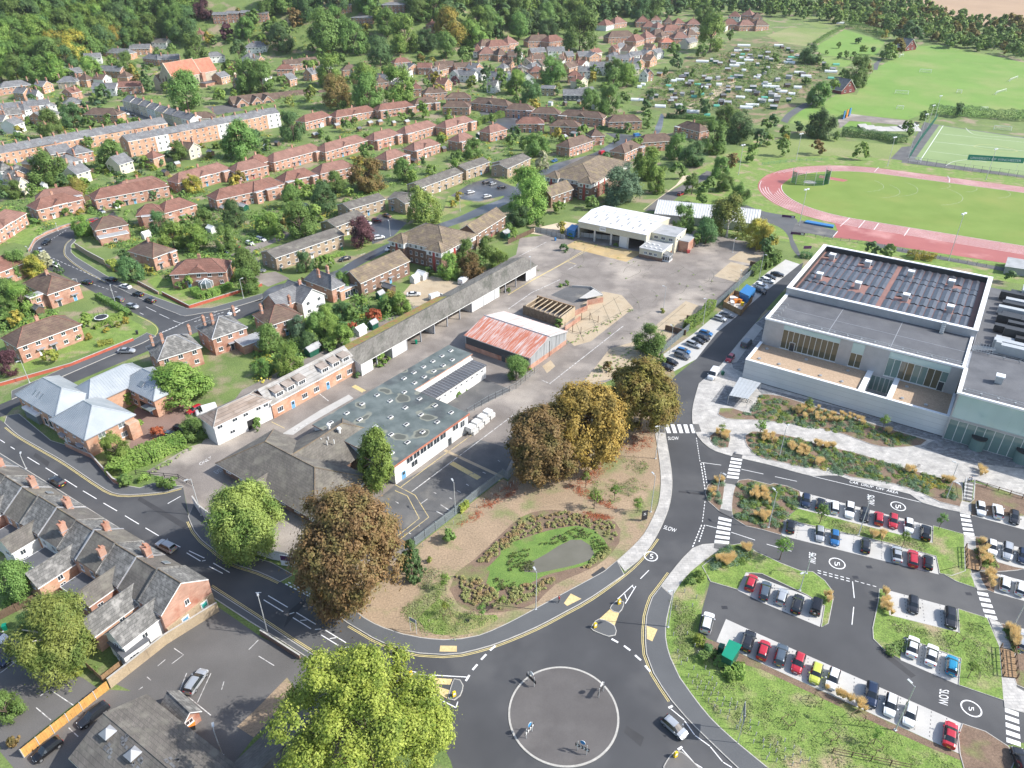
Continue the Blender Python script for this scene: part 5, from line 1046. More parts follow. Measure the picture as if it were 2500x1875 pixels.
school()
def church():
 A, B = P('00', 1455, 672, 8.5), P('00', 1690, 608, 8.5); loc, rz, L = frame(A, B); loc.z = TZ(loc.x, loc.y); h = L / 2
 t = thing('church', 'stone church with long bright red tiled roof', 'church', loc, rz)
 w,r=block(t,-h,h,0,12,8.6,9.5,'gable','stone','orange_tile','x',ov=.3,z0=-3,ridge='stone');block(t,h+.6,h+17,1,11,8.6,8.6,'gable','stone','orange_tile','x',ov=.3,z0=-3,name='chancel_wall',ridge='stone')
 block(t, -h - 1, -h + 9, 12.2, 18, 6, 4, 'gable', 'stone', 'tile_lichen', 'x', z0=-3, name='aisle_wall')
 for x in(-h,h+.3):ob('gable_coping',MB().add([(x-.3,-.4,8.4),(x-.3,6,18.6),(x-.3,12.4,8.4),(x+.3,-.4,8.4),(x+.3,6,18.6),(x+.3,12.4,8.4),(x-.3,-.4,7.9),(x-.3,6,18),(x-.3,12.4,7.9),(x+.3,-.4,7.9),(x+.3,6,18),(x+.3,12.4,7.9)],[(0,3,4,1),(1,4,5,2),(0,1,7,6),(1,2,8,7),(3,9,10,4),(4,10,11,5)]).mesh('gable_coping',['stone']),r)
 for k in range(5):
  x=-h+2+k*(L-3)/4;ob('buttress',cached('butt',lambda:MB().box(-.5,.5,-1.3,0,-3,4.5).add([(-.5,-1.3,4.5),(.5,-1.3,4.5),(.5,0,6),(-.5,0,6)],[(0,1,2,3)]).mesh('buttress',['stone'])),t,(x,0,0))
  if k < 4: window(t, x + L / 10 + .4, -.004, 2.2, 1.3, 3.6, FR, 1, fm='stone')
 for d in (-3, 0, 3): window(t, -h - .004, 6 + d, 2.5, 1.5, 5.5 + (1.5 if d == 0 else 0), LF, 1, fm='stone')
 ob('stair_turret',MB().box(h-1,h+2.2,-2.4,0,-3,9).mesh('stair_turret',['brick_red']),t);ob('low_hall',MB().box(h-6,h+16,-9,-2.6,-3,2.6).box(h-6.3,h+16.3,-9.3,-2.5,2.6,2.9,1).mesh('low_hall',['brick_red','membrane']),t)
church()
def flats(tile, pts, he, name_label, roofm='tile_lichen'):
 A, B, Cc = (P(tile, *p, he) for p in pts); loc, rz, L = frame(A, B); h = L / 2; D = local2(A, B, Cc)
 t = thing('apartment_block', name_label, 'flats', loc, rz)
 ob('wall',MB().box(-h,h,0,D,-.1,he-2.2,0).box(-h-.03,h+.03,-.03,D+.03,he-2.2,he,1).mesh('wall',['brick_brown','render_white']),t)
 r = ob('roof', roof_mesh(-h, h, 0, D, he, 4.2, 'hip', .7, '').mesh('roof', [roofm, 'upvc', 'tile_lichen']), t)
 for x in (-h + 3.2, h - 3.2):
  w2,r2=block(t,x-3.2,x+3.2,-2.2,4,he,2.2,'hip','brick_brown',roofm,'y',ov=.5,name='projecting_bay');ob('white_band',MB().box(x-3.23,x+3.23,-2.23,-.1,he-2.2,he-.02).mesh('white_band',['render_white']),w2)
  for s in range(3): window(w2, x - 1.6, -2.24, .8 + s * 2.6, 1.1, 1.3); window(w2, x + 1.6, -2.24, .8 + s * 2.6, 1.1, 1.3)
  ob('red_panel', MB().box(x - .5, x + .5, -2.26, -2.2, .3, he - .4).mesh('red_panel', ['door_red']), w2)
 n = max(2, int((L - 13) / 2.2))
 for s in range(3):
  for k in range(n): window(t, -h + 6.6 + (L - 13.2) * (k + .5) / n, -.034, .8 + s * 2.6, 1.0, 1.3)
  for k in range(4): window(t, h + .034, 2.5 + k * (D - 5) / 3, .8 + s * 2.6, 1.1, 1.3, RT)
 for k in range(2): ob('red_panel', MB().box(h, h + .06, 5 + k * 6, 6.2 + k * 6, .3, he - .4).mesh('red_panel', ['door_red']), t)
def local2(A, B, C_):
 d = (B - A).to_2d().normalized(); n = Vector((-d.y, d.x)); return abs((C_ - A).to_2d().dot(n))
flats('11', ((1175, 415), (1610, 520), (1875, 385)), 8, 'three-storey brown brick flats with white top band beside the bus shed')
flats('02', ((335, 1475), (720, 1540), (985, 1360)), 8, 'large brown brick flats with white top band by the sports hall')
house('02',365,1655,550,1590,8,kind='gable',roof='tile_lichen',wall='brick_brown',ch='',desc='brown-roofed terrace below the flats',noun='terrace block',name='terrace_block',group='modern terraces')
for tl,x0,y0,x1,y1,lab in(('03',675,765,790,745,'red boarded sports pavilion with steep grey roof beside pitches'),('03',1215,405,1305,392,'farther red boarded pavilion below the tall dark conifers')):
 A, B = P(tl, x0, y0, 2.6), P(tl, x1, y1, 2.6); loc, rz, L = frame(A, B); loc.z = TZ(loc.x, loc.y)
 t=thing('pavilion',lab,'pavilion',loc,rz);h=L/2;plain('maroon',(.16,.035,.035),.7)if 'maroon' not in MATS else 0
 w, r = block(t, -h, h, 0, 12, 2.8, 6.5, 'gable', 'maroon', 'slate', 'y', ov=.5, z0=-2)
 for x in (-h * .5, h * .3): window(t, x, -.004, 1, 2, 1.5)
 window(t, 0, -.004, 5, 1.6, 1.6)
# ---- terrace along the main road, bottom left (its back to us)
B0, A1, Rg0, Rg1 = P('30', 1365, 388, 5), P('30', 1765, 85, 5), P('b', 0, 240, 8), P('b', 1755, 1320, 8)
dr = (Rg0 - Rg1).to_2d().normalized(); dr = Vector((dr.x, dr.y, 0)); B0 = Vector((B0.x, B0.y, 0));
U=terrace(None,B0+dr*66,0,B0,0,11,9.3,5.0,3.3,('brick_orange','render_white','brick_red','brick_orange'),('slate_old','tile_mossy','slate_old','tile_concrete'),ridge='tile_lichen',chim=False,step=.22,noun='roadside terraced house',group='roadside terrace',doors=True)
for i, (t, L, r) in enumerate(U):
 if i in (2, 4, 5, 7, 8, 10) and i < 10: chimney(r, L / 2 - .5, 9.3 * (.25 if i % 2 else .72), 6.0, 9.2, .7, 1.2, pots=3)
 if i in (5, 8): rooflight(r, 0, 2.2, 6.6, math.atan2(3.3, 4.65), 1.0, 1.8)
 if i in (3, 6, 9): rooflight(r, .6, 7.4, 6.55, -math.atan2(3.3, 4.65), 1.0, 1.2)
 if i < 10: chimney(r, -L / 2 + .4, 9.3 * (.7 if i % 2 else .3), 6.2, 9.3, .7, 1.1, pots=2) if i % 2 else 0
 if i % 2 == 0 or i == 9:
  wl = ('brick_orange', 'render_white', 'brick_red')[i % 3]
  w2,r2=block(t,-L/2+.3+i%3*.3,L/2-.9,-(yl:=4.6+i*7%4),2.2,4.2+.3*(i%3),1.9,'gable',wl,'slate_old' if i%4 else 'tile_concrete','y',ov=.25,name='rear_wing');window(w2,0,-yl-.01,2.6,1.2,1.1);window(w2,L/2-.896,-3,2.6,1,1.1,RT);window(w2,L/2-.896,-3,.8,1,1.1,RT)
 else: flatblock(t, -L / 2 + .8, L / 2 - 1.2, -4, -.02, 2.5, 'render_white', 'membrane')
t, L, r = U[-1]
t['label'] = 'end roadside terraced house with big brick gable facing the yard'; [AUTO.remove(a) for a in AUTO if a[0] is t]
ob('gable_band', MB().box(L / 2, L / 2 + .25, .1, 9.2, -.1, 2.3).mesh('gable_band', ['ashlar_brown']), t)
for y, c in ((3.4, 'door_blue'), (7.2, 'sedum')):
 p=ob('gable_poster',MB().box(L/2+.25,L/2+.3,y-.7,y+.7,.3,2.0,0).box(L/2+.3,L/2+.31,y-.5,y+.5,.8,1.7,1).mesh('gable_poster',['upvc','poster_green' if y>5 else 'poster_blue']if 0 else['upvc','door_blue' if y<5 else 'door_teal']if 'door_teal' in MATS else['upvc','door_blue']),t)
# small houses filling the town
rnd = random.Random(31); n_ = 0
for tl,q in(('00','60 1010 160 1040 300 985 460 960 640 935 60 1500 190 1545 340 1370 480 1430 700 1450 900 660 690 670 400 715 1900 640 1990 700 2150 480 2000 580 150 780 330 800 1100 640 560 780 1060 1370 1640 1250 1250 1330'),('01','60 500 330 660 560 580 660 640 900 640 1060 660 1200 660 1250 700 1500 620 1600 580 1900 570 2080 570 2180 540 1280 580 450 620 120 640 1640 700 2000 720'),('02','90 450 250 560 420 500 560 560 660 540 840 580 960 560 760 440 880 410 980 390 1060 420 1180 400 1500 270 1590 260 1700 250 1560 350 1120 530 1000 480 470 540 330 540 150 520 930 470 1230 500 60 620 640 680 1330 300 1450 300')):
 q = [float(v) for v in q.split()]
 for i in range(0, len(q), 2):
  k = rnd.choice((30, 36, 42)) * (1.35 if tl == '00' and q[i + 1] > 900 else 1); n_ += 1; s_ = .32 if n_ % 3 else -.12
  house(tl,q[i]-k,q[i+1]+k*s_,q[i]+k,q[i+1]-k*s_,rnd.uniform(7,9),wall=rnd.choice(('brick_red','render_white','brick_orange','render_cream')),roof=rnd.choice(('slate','slate','tile_brown','tile_red','slate_old')),kind='gable' if n_%4 else 'hip',ch='ce'[n_%2],doors=1,far=True,sides='r',rise=rnd.choice((2.8,3.4)),axis=('x','y')[n_%2],group='small town houses')
plain('door_teal', (.05, .42, .36), .5)
for o in COL.objects:
 if o.name.startswith('gable_poster.'): o.data.materials[1] = MATS['door_teal']
# white annexe and the hall at the bottom left
def corner_buildings():
 A, B = P('30', 1040, 720, 2.9), P('30', 1250, 575, 2.9); loc, rz, L = frame(A, B); h = L / 2
 t = thing('white_annexe', 'small white annexe with dark flat roof behind the yard wall', 'annexe', loc, rz)
 ob('wall',MB().box(-h,h,0,4.6,-.1,2.7,0).box(-h-.2,h+.2,-.2,4.8,2.7,2.9,1).mesh('wall',['render_white','membrane']),t);roof_tag(t,'flat_roof',[(-h-.15,-.15),(h+.15,-.15),(h+.15,4.75),(-h-.15,4.75)],2.904,'membrane')
 window(t, -.6, -.004, 1.5, 1.6, .5, FR, 2); window(t, -h - .004, 1.8, .3, 2.2, 1.9, LF, 2)
 d=(P('30',1950,1620,4)-P('30',1220,1040,4)).to_2d().normalized();d3=Vector((d.x,d.y,0));A=P('30',600,1560,4);A.z=0
 loc, rz, L = frame(A, A + d3 * 24); h = L / 2
 t = thing('slate_hall', 'old hall with worn slate hipped roof and two pyramid rooflights', 'hall', loc, rz)
 w, r = block(t, -h, h, 0, 11.3, 3.8, 2.6, 'gable', 'brick_red', 'tile_concrete', 'x', ov=.35)
 for q in ((930, 1400), (1140, 1580)):
  p = local(t, P('30', *q, 5.0)); z = 3.8 + 2.6 * min(p.y, 11.3 - p.y) / 5.65
  ob('pyramid_rooflight',cached('pyr',lambda:MB().box(-.75,.75,-.75,.75,-1.0,.35,1).add([(-.9,-.9,.35),(.9,-.9,.35),(.9,.9,.35),(-.9,.9,.35),(0,0,1.3)],[(0,1,4),(1,2,4),(2,3,4),(3,0,4)],0).mesh('pyramid_rooflight',['lead','tile_concrete'])),r,(p.x,p.y,z))
 rnd = random.Random(9)
 for q in ((930, 1520), (1180, 1640), (1090, 1470), (1480, 1640)):
  p = local(t, P('30', *q, 5.0)); z = 3.8 + 2.6 * min(p.y, 11.3 - p.y) / 5.65
  for k in range(7):
   o=ob('slate_patch',cached('spatch',lambda:MB().box(-.28,.28,-.2,.2,.03,.05).mesh('slate_patch',['slate'])),r,(p.x+rnd.uniform(-.9,.9),p.y+rnd.uniform(-.6,.6),0));y=o.location.y;o.location.z=3.8+2.6*min(y,11.3-y)/5.65+.02;o.rotation_euler=(math.atan2(2.6,5.65)*(1 if y<5.65 else-1),0,0)
 A, B = P('30', 1540, 1275, 2.5), P('30', 1670, 1170, 2.5); loc, rz, L = frame(A, B)
 t = thing('bin_store', 'small slate-roofed brick outhouse attached to the slate hall', 'outhouse', loc, rz)
 block(t, -L / 2, L / 2, 0, 5.2, 2.5, 1.2, 'gable', 'brick_red', 'slate_old', 'y'); window(t, -.4, -.004, 1.2, 1.2, .9)
 # lower hall roof at the very bottom edge
 A, B = P('30', 1960, 1640, 3.5), P('30', 2212, 1400, 3.5); loc, rz, L = frame(A, B)
 t = thing('yard_hall', 'dark pantiled roof of the yard hall half under the big tree', 'hall', loc, rz)
 block(t, -L / 2, L / 2 + 9, -11, 0, 3.5, 3, 'gable', 'brick_red', 'tile_concrete', 'x')
corner_buildings()
# ================================================================ vegetation
for nm_,a_,b_,c_,bg_ in(('mid',(.105,.195,.045),(.220,.348,.096),(.157,.250,.064),.25),('dark',(.071,.146,.051),(.160,.268,.101),(.102,.185,.062),.25),('light',(.168,.275,.051),(.315,.439,.109),(.126,.232,.045),.25),('lime',(.205,.26,.035),(.43,.465,.10),(.14,.195,.03),.5),('yellow',(.342,.305,.049),(.549,.464,.098),(.207,.244,.049),.25),('rust',(.21,.14,.058),(.41,.29,.12),(.27,.245,.08),.4),('rustgreen',(.17,.115,.045),(.33,.235,.09),(.17,.155,.045),.35),('olive',(.146,.140,.030),(.317,.287,.073),(.207,.146,.043),.35),('gold',(.35,.235,.05),(.56,.415,.105),(.24,.185,.05),.3),('plum',(.085,.037,.045),(.195,.091,.098),None,1),('birch',(0.205,.244,.051),(.347,.415,.116),(.126,.201,.045),.25),('blue',(.095,.165,.089),(.189,.287,.167),None,1),('cream',(.317,.329,.183),(.512,.512,.329),None,1),('red',(.342,.091,.037),(.488,.171,.073),None,1),('verge',(.172,.270,.063),(.275,.360,.116),(.284,.290,.158),.3),('mulchy',(.159,.183,.061),(.293,.305,.110),(.268,.183,.085),.4)):leafmat('leaf_'+nm_,a_,b_,c_,.1 if nm_ in('verge','mulchy')else .3,bg_)
leafmat('grass_gold', (.58, .42, .21), (.80, .64, .38), trans=.3)
surf('bark',(.10,.075,.055),(.16,.12,.09),2,.95,famt=.3);surf('bark_birch',(.5,.48,.44),(.62,.6,.56),2,.9,famt=.3)
SPEC=dict(g='leaf_mid',d='leaf_dark',l='leaf_light',m='leaf_lime',y='leaf_yellow',c='leaf_rust',q='leaf_rustgreen',o='leaf_olive',a='leaf_gold',p='leaf_plum',b='leaf_birch',u='leaf_blue',w='leaf_cream',k='leaf_dark',r='leaf_red')
TWORD=dict(g='mid-green',d='dark green',l='light green',m='bright lime-green',y='yellowing',c='russet brown',q='brown-tinged',o='olive',a='golden',p='purple-leaved',b='feathery yellow-green',u='blue-green',w='pale cream-leaved',k='dark conical',r='red-leaved')
def quadmesh(name, c, n, su, sv, mats, up=None, rng=RNG):
 """leaf-sized faces: centres, normals, half-lengths"""
 N = len(c); r = rng.normal(size=(N, 3)) if up is None else up
 t=np.cross(n,r);t/=np.linalg.norm(t,axis=1,keepdims=True)+1e-9;b=np.cross(n,t);b/=np.linalg.norm(b,axis=1,keepdims=True)+1e-9
 t *= su[:, None]; b *= sv[:, None]
 v = np.empty((N, 4, 3)); v[:, 0] = c - b; v[:, 1] = c + t * .8 - b * .1; v[:, 2] = c + b; v[:, 3] = c - t * .8 + b * .1
 me = bpy.data.meshes.new(name); me.vertices.add(4 * N); me.vertices.foreach_set('co', v.astype(np.float32).ravel())
 me.loops.add(4 * N); me.loops.foreach_set('vertex_index', np.arange(4 * N, dtype=np.int32)); me.polygons.add(N)
 me.polygons.foreach_set('loop_start',np.arange(0,4*N,4,dtype=np.int32));me.polygons.foreach_set('loop_total',np.full(N,4,dtype=np.int32))
 for m in mats: me.materials.append(MATS[m])
 me.update(calc_edges=True); return me
def unit(v): return v / (np.linalg.norm(v, axis=1, keepdims=True) + 1e-9)
def crown_points(rng, nl, nc, nf, shape='round', lr=(.30, .44), cr=.11, spread=.62):
 d = unit(rng.normal(size=(nl, 3))); d[:, 2] = np.where(d[:, 2] < -.8, -d[:, 2] * .5, d[:, 2])
 if shape == 'cone':
  z = rng.uniform(-.9, .9, nl); rad = (1 - (z + 1) / 2) * .62 + .06; an = rng.uniform(0, 6.28, nl)
  L = np.stack([np.cos(an) * rad, np.sin(an) * rad, z], 1); R_ = .12 + rad * .42
 else:
  L = d * rng.uniform(spread * .6, spread * 1.12, (nl, 1)); R_ = rng.uniform(*lr, nl)
  L[:max(2, nl // 6)] = L[:max(2, nl // 6)] * .35 + np.array([0, 0, .42])
  if shape == 'oval': L[:, :2] *= .8
 i = rng.integers(0, nl, nc); e = unit(unit(rng.normal(size=(nc, 3))) + unit(L[i]) * .7 + np.array([0, 0, .25]))
 C_ = L[i] + e * R_[i][:, None] * rng.uniform(.72, 1.08, (nc, 1))
 j = rng.integers(0, nc, nf); o = rng.normal(size=(nf, 3)) * cr * rng.uniform(.4, 1.15, (nf, 1)); o[:, 2] *= .8
 p = C_[j] + o; n = unit(unit(o + 1e-6) * .7 + e[j] * .8 + rng.normal(size=(nf, 3)) * .33 + np.array([0, 0, .6]))
 # hanging skirts
 if shape == 'weep': p[:, 2] -= (np.linalg.norm(p[:, :2], axis=1) ** 2) * rng.uniform(0, .45, nf)
 return p, n
def crown(key, nl, nc, nf, ls, shape='round', asp=1.0, **kw):
 def mk():
  rng = np.random.default_rng(abs(hash(str(key))) % 9999 if 0 else sum(ord(ch) * (i + 3) for i, ch in enumerate(str(key))))
  p,n=crown_points(rng,nl,nc,nf,shape,**kw);p[:,:2]/=np.percentile(np.hypot(p[:,0],p[:,1]),96);p[:,2]/=np.percentile(abs(p[:,2]),97);s=ls*rng.uniform(.6,1.35,nf)
  return quadmesh('crown', p, n, s, s * asp, ['leaf_mid'], rng=rng)
 return cached(('crown', key), mk)
def trunk_mesh(key, birch=False, h=1.0, spread=.62):
 def mk():
  rnd = random.Random(key); m = MB(); top = Vector((rnd.uniform(-.05, .05), rnd.uniform(-.05, .05), h * .75))
  m.tube((0, 0, 0), (0, 0, h * .06), .1, .06, 8); m.tube((0, 0, h * .06), top, .06, .032, 8)
  for k in range(7):
   a=6.28*k/7+rnd.uniform(-.3,.3);z=h*rnd.uniform(.35,.62);s=Vector((0,0,z)).lerp(top,.1);e=Vector((math.cos(a)*spread,math.sin(a)*spread,h*rnd.uniform(.62,.95)))
   mid = s.lerp(e, .55) + Vector((0, 0, .06)); m.tube(s, mid, .028, .02, 6); m.tube(mid, e, .02, .008, 5)
  m.tube(top, top + Vector((.05, .02, h * .3)), .03, .008, 6)
  return m.mesh('trunk', ['bark_birch' if birch else 'bark'])
 return cached(('trunk', key, birch), mk)
NT = {'n': 0}; FARTREES = []; CLR = .08
SPECS = []
def tree(*a, **k): SPECS.append((a, k))
def make_tree(tile,x,y,r,sp='g',a=None,clear=None,near=False,desc=None,label=None,name='tree',noun='tree',group='trees',shape=None,xyz=None,R_=None,far=False):
 NT['n'] += 1; i = NT['n']
 shape = shape or ('cone' if sp == 'k' else 'weep' if sp == 'b' else ('oval' if i % 5 == 2 else 'round'))
 a = a or (2.2 if shape == 'cone' else 1.25 if shape == 'oval' else .92 + .12 * (i % 3))
 if xyz is None:
  r = r * (1.03 if near else .98); u, v = uv(tile, x, y); Rm = r * KS * mpp(ground(u, v, 6))
  for _ in range(3):
   hc = (clear if clear is not None else CLR * Rm) + a * Rm * .86; p = ground(u, v, hc); Rm = r * KS * mpp(p)
  base = Vector((p.x, p.y, p.z - hc))
 else: base = Vector(xyz); Rm = R_; hc = (clear if clear is not None else CLR * Rm) + a * Rm * .86
 rz = (i * 2.39996) % 6.283
 if far: FARTREES.append((base, Rm, a, hc, SPEC[sp])); return
 nm = {'k': 'conifer'}.get(sp, name)
 if label: o = thing(nm, label, 'tree', base, rz, group)
 else: o = auto(nm, desc or (TWORD[sp] + (' conifer' if sp == 'k' else ' tree')), noun, 'tree', base, rz, group)
 if near: me = near
 elif r * KS > 22: me = crown((shape, 'm', i % 3), 16, 190, 13000, .04, shape)
 else: me = crown((shape, 'f', i % 4), 13, 90, 3800, .066, shape)
 c = ob('crown', me, o, (0, 0, hc)); c.scale = (Rm, Rm, Rm * a); setmat(c, 0, SPEC[sp])
 tk = ob('trunk', trunk_mesh(i % 3, sp == 'b'), o); H = hc + a * Rm * .55; tk.scale = (min(Rm, H * .5), min(Rm, H * .5), H)
 return o
TREES = {
 '00':'600,985,95,d 415,1060,100,g 930,1310,112,g 395,1420,150,g 1560,780,130,g 1235,670,62,k 2010,1190,150,g 2140,1170,75,d 1500,1280,80,g 1060,545,80,g 770,590,80,l 2090,650,115,g 1650,430,110,g 1560,270,100,d 1700,80,85,p 1910,270,65,p 2060,240,80,g 2150,140,72,g 1760,325,48,y 2010,440,75,d 1850,810,60,l 860,790,72,d 640,760,50,l 760,1020,50,g 1220,1370,60,l 1330,1320,50,g 1440,220,80,d 1930,590,70,l 1400,740,45,l 900,1020,50,g 520,1540,60,d 260,1600,60,g 100,1600,80,g 700,1560,70,l 290,770,60,g 940,520,50,l 1330,480,45,g 800,390,60,l 950,310,75,g 1450,440,60,g 1980,800,40,l',
 '01':'700,780,125,q 930,690,110,l 960,800,125,g 1215,750,142,l 480,790,68,b 290,860,48,b 60,660,105,g 225,330,105,d 590,290,150,g 830,330,130,g 1060,440,110,d 1270,310,130,l 1460,350,90,d 1650,235,135,y 1830,300,100,l 1620,390,85,g 1790,450,70,g 960,255,55,y 1400,80,55,q 350,150,70,q 640,600,110,l 320,1075,105,d 1125,1000,32,k 1245,985,45,l 1420,930,65,l 1950,690,62,k 1840,690,60,b 1550,665,60,y 1430,1360,28,k 950,1480,150,q 320,1620,62,g 460,1620,60,l 580,1610,72,d 950,1270,72,g 1270,1440,90,g 1490,1430,50,l 1840,1260,80,g 1720,1310,60,g 680,1550,80,g 480,560,70,l 740,500,60,g 560,480,60,g 1110,600,50,g 1330,690,50,l 1500,520,40,y 1400,480,40,g 130,250,70,g 60,330,50,l 250,230,60,g 870,620,60,l 780,700,60,g 1700,690,45,p 2080,680,70,g 2180,730,60,l 1640,1000,35,l 1580,1180,50,l 2000,1000,40,g 850,1010,30,g 1650,950,30,m 560,1130,40,g 2160,1190,45,g 100,60,80,g 450,80,80,d 250,60,70,g 700,160,80,g 1120,200,90,g 1250,180,60,g 1050,130,70,l 950,60,50,g 390,520,45,g 90,370,35,y 230,700,60,g 310,640,35,d',
 '02':'610,275,150,g 380,590,115,g 1720,290,118,l 1660,120,80,g 190,770,90,d 70,700,80,l 900,590,92,g 1010,640,90,l 890,670,75,g 740,600,48,l 815,750,45,l 1210,800,45,d 1450,940,60,d 1850,1000,110,g 1960,1080,130,d 1740,1170,112,g 1560,1300,112,d 1420,1240,90,g 2060,1290,70,g 1890,1350,60,q 1800,1420,80,g 1560,1560,75,g 1700,1560,70,g 1830,1540,80,g 1660,1640,70,g 1960,1640,90,g 1185,1390,142,l 960,1570,168,u 1250,1540,82,l 1430,1440,70,g 180,1600,142,l 290,1370,72,w 240,1230,105,g 140,1200,60,g 860,850,100,g 700,840,80,g 1160,900,62,d 1170,1010,62,g 1650,900,70,d 1420,520,60,d 1640,430,60,g 1880,310,42,g 90,500,55,k 310,480,30,l 420,740,35,b 600,720,50,g 1390,420,60,g 1100,560,40,g 980,820,50,g 700,1210,30,g 920,1170,35,g 1010,1080,40,g 640,1360,20,g 1640,780,40,g 1330,600,30,g 1560,620,35,g 1080,280,28,l 2130,1160,70,d 2170,1060,60,g 1720,1270,30,y 1350,680,30,d',
 '03':'500,1050,122,d 90,1030,62,d 60,1180,50,l 190,1110,50,g 190,1240,70,g 470,1240,65,q 840,1270,66,l 620,1150,36,g 480,800,92,g 600,740,65,l 800,610,102,g 890,570,60,o 1080,430,72,l 1150,390,60,o 820,340,32,d 650,380,25,l 940,430,35,d 860,420,40,l 710,460,30,g 660,470,25,g 770,470,30,g 400,460,82,d 1160,290,60,d 1240,260,70,d 1310,290,60,d 1220,310,55,d 1240,1080,60,g 1360,990,52,g 1660,930,52,d 300,1070,50,d 205,1165,32,y 550,440,20,l 1040,290,35,y 480,500,40,g 690,620,40,g 450,850,60,d 1050,470,40,g 540,560,35,g 30,600,30,g 110,500,40,g 380,680,40,g',
 '10':'365,610,72,w 495,690,38,k 1560,280,66,g 1710,270,82,g 1450,410,112,l 1650,420,110,l 1050,570,52,d 1130,590,42,l 1100,690,105,d 1240,690,50,y 640,1250,46,g 720,1110,60,l 345,1320,55,l 420,1310,48,y 430,1410,70,m 240,1370,42,q 130,1100,70,y 50,1000,82,g 570,200,32,g 80,900,112,g 20,1130,70,g 2030,540,50,l 2080,790,95,g 300,560,40,g 60,860,60,g 1890,60,30,g 1980,640,45,g 1290,60,40,d 1000,150,50,g 1510,820,40,g 60,1480,90,p 1580,790,50,l',
 '11':'310,80,82,g 590,90,105,d 440,60,50,l 380,290,140,g 520,210,72,l 120,290,102,l 905,370,122,p 1420,170,152,b 430,625,78,d 1640,660,92,l 1830,660,112,q 1780,540,90,g 1960,500,82,g 1740,70,40,y 1680,130,30,y 370,1170,95,u 130,1280,110,g 290,1450,122,l 730,1260,102,l 820,1050,58,g 1240,980,82,l 1010,1080,72,r 720,1090,30,y 830,1160,40,r 930,960,40,l 480,1270,72,l 80,1520,82,g 2060,600,90,l 2150,340,50,g 560,1190,70,l 640,1330,60,g 220,410,45,l 1900,620,60,g 60,330,60,l 1480,690,40,g 1120,1010,60,g 350,210,70,g 620,620,60,l 540,630,40,l',
 '12':'170,110,152,l 100,230,92,d 420,160,62,l 450,330,50,y 1870,250,155,b 1680,370,92,d 1480,270,102,g 2100,390,112,y 2185,470,72,d 1200,1290,140,g 430,1140,42,g 70,1520,95,g 1290,1440,50,g 2185,620,55,g 700,120,70,g 270,290,45,g 840,1500,45,q 40,380,50,l 1590,430,60,g',
 '20': '960,610,112,l 1640,430,110,g 1090,190,58,l 1440,900,62,g 2180,380,45,g 1060,880,60,g 1340,880,50,g',
 '21': '1640,1340,72,g 1480,1540,30,m 30,420,40,g',
 '30': '880,440,112,g 120,100,155,g 30,1150,135,g 760,600,60,l 650,830,55,m 250,420,100,d 800,830,30,g 120,1430,60,q',
 '13': '930,505,65,d 1075,530,62,g 2100,745,55,d 120,590,60,g 40,420,95,y 60,540,70,g',
}
for tl, s in TREES.items():
 for e in s.split():
  x, y, r, kd = e.split(','); tree(tl, float(x), float(y), float(r), kd)
# the big near trees, each with its own crown
tree('31',945,1310,680,'m',.95,3.5,crown('maple',64,1600,120000,.0125,'round',1.3,lr=(.12,.28),cr=.052,spread=.82),label='huge lime-green maple in the foreground beside the roundabout')
tree('22',285,590,300,'q',1.0,1.2,crown('ch1',30,480,56000,.0245,'round',1.5,lr=(.24,.4),cr=.075),label='dark brown horse chestnut leaning over the depot fence')
tree('22',690,420,305,'a',1.15,1.2,crown('ch2',30,480,56000,.0245,'round',1.5,lr=(.24,.4),cr=.075),label='golden yellow horse chestnut between two darker trees')
tree('22',1140,195,295,'o',1.0,1.0,crown('ch3',30,480,56000,.0245,'round',1.5,lr=(.24,.4),cr=.075),label='olive-brown horse chestnut standing over the zebra crossing')
tree('21',790,1510,440,'c',1.25,1.5,crown('ch4',42,700,68000,.0185,'round',1.5,lr=(.2,.36),cr=.065),label='large russet horse chestnut beside the main road')
tree('20',2060,1200,275,'b',1.1,1.5,crown('bi1',34,600,56000,.0175,'weep',2.4,lr=(.22,.38),cr=.085),label='feathery weeping birch in front of the hipped hall')
tree('30',440,520,285,'b',1.15,2.0,crown('bi2',30,500,44000,.019,'weep',2.4,lr=(.22,.38),cr=.085),label='yellowing silver birch with a bare white trunk by the yard fence')
tree('21',1020,730,160,'l',1.7,1.0,crown('ov1',20,300,18000,.035,'oval',1.3,cr=.085),label='tall green tree against the white workshop wall')
tree('20',1500,70,225,'l',.7,.6,crown('sp1',22,300,18000,.034,'round',1.6,cr=.085),label='spreading light green tree over the brick courtyard')
tree('21',1320,1535,105,'k',1.9,.4,crown('cone_near',40,300,14000,.045,'cone',1.3,cr=.07),label='young dark cedar beside the russet chestnut')
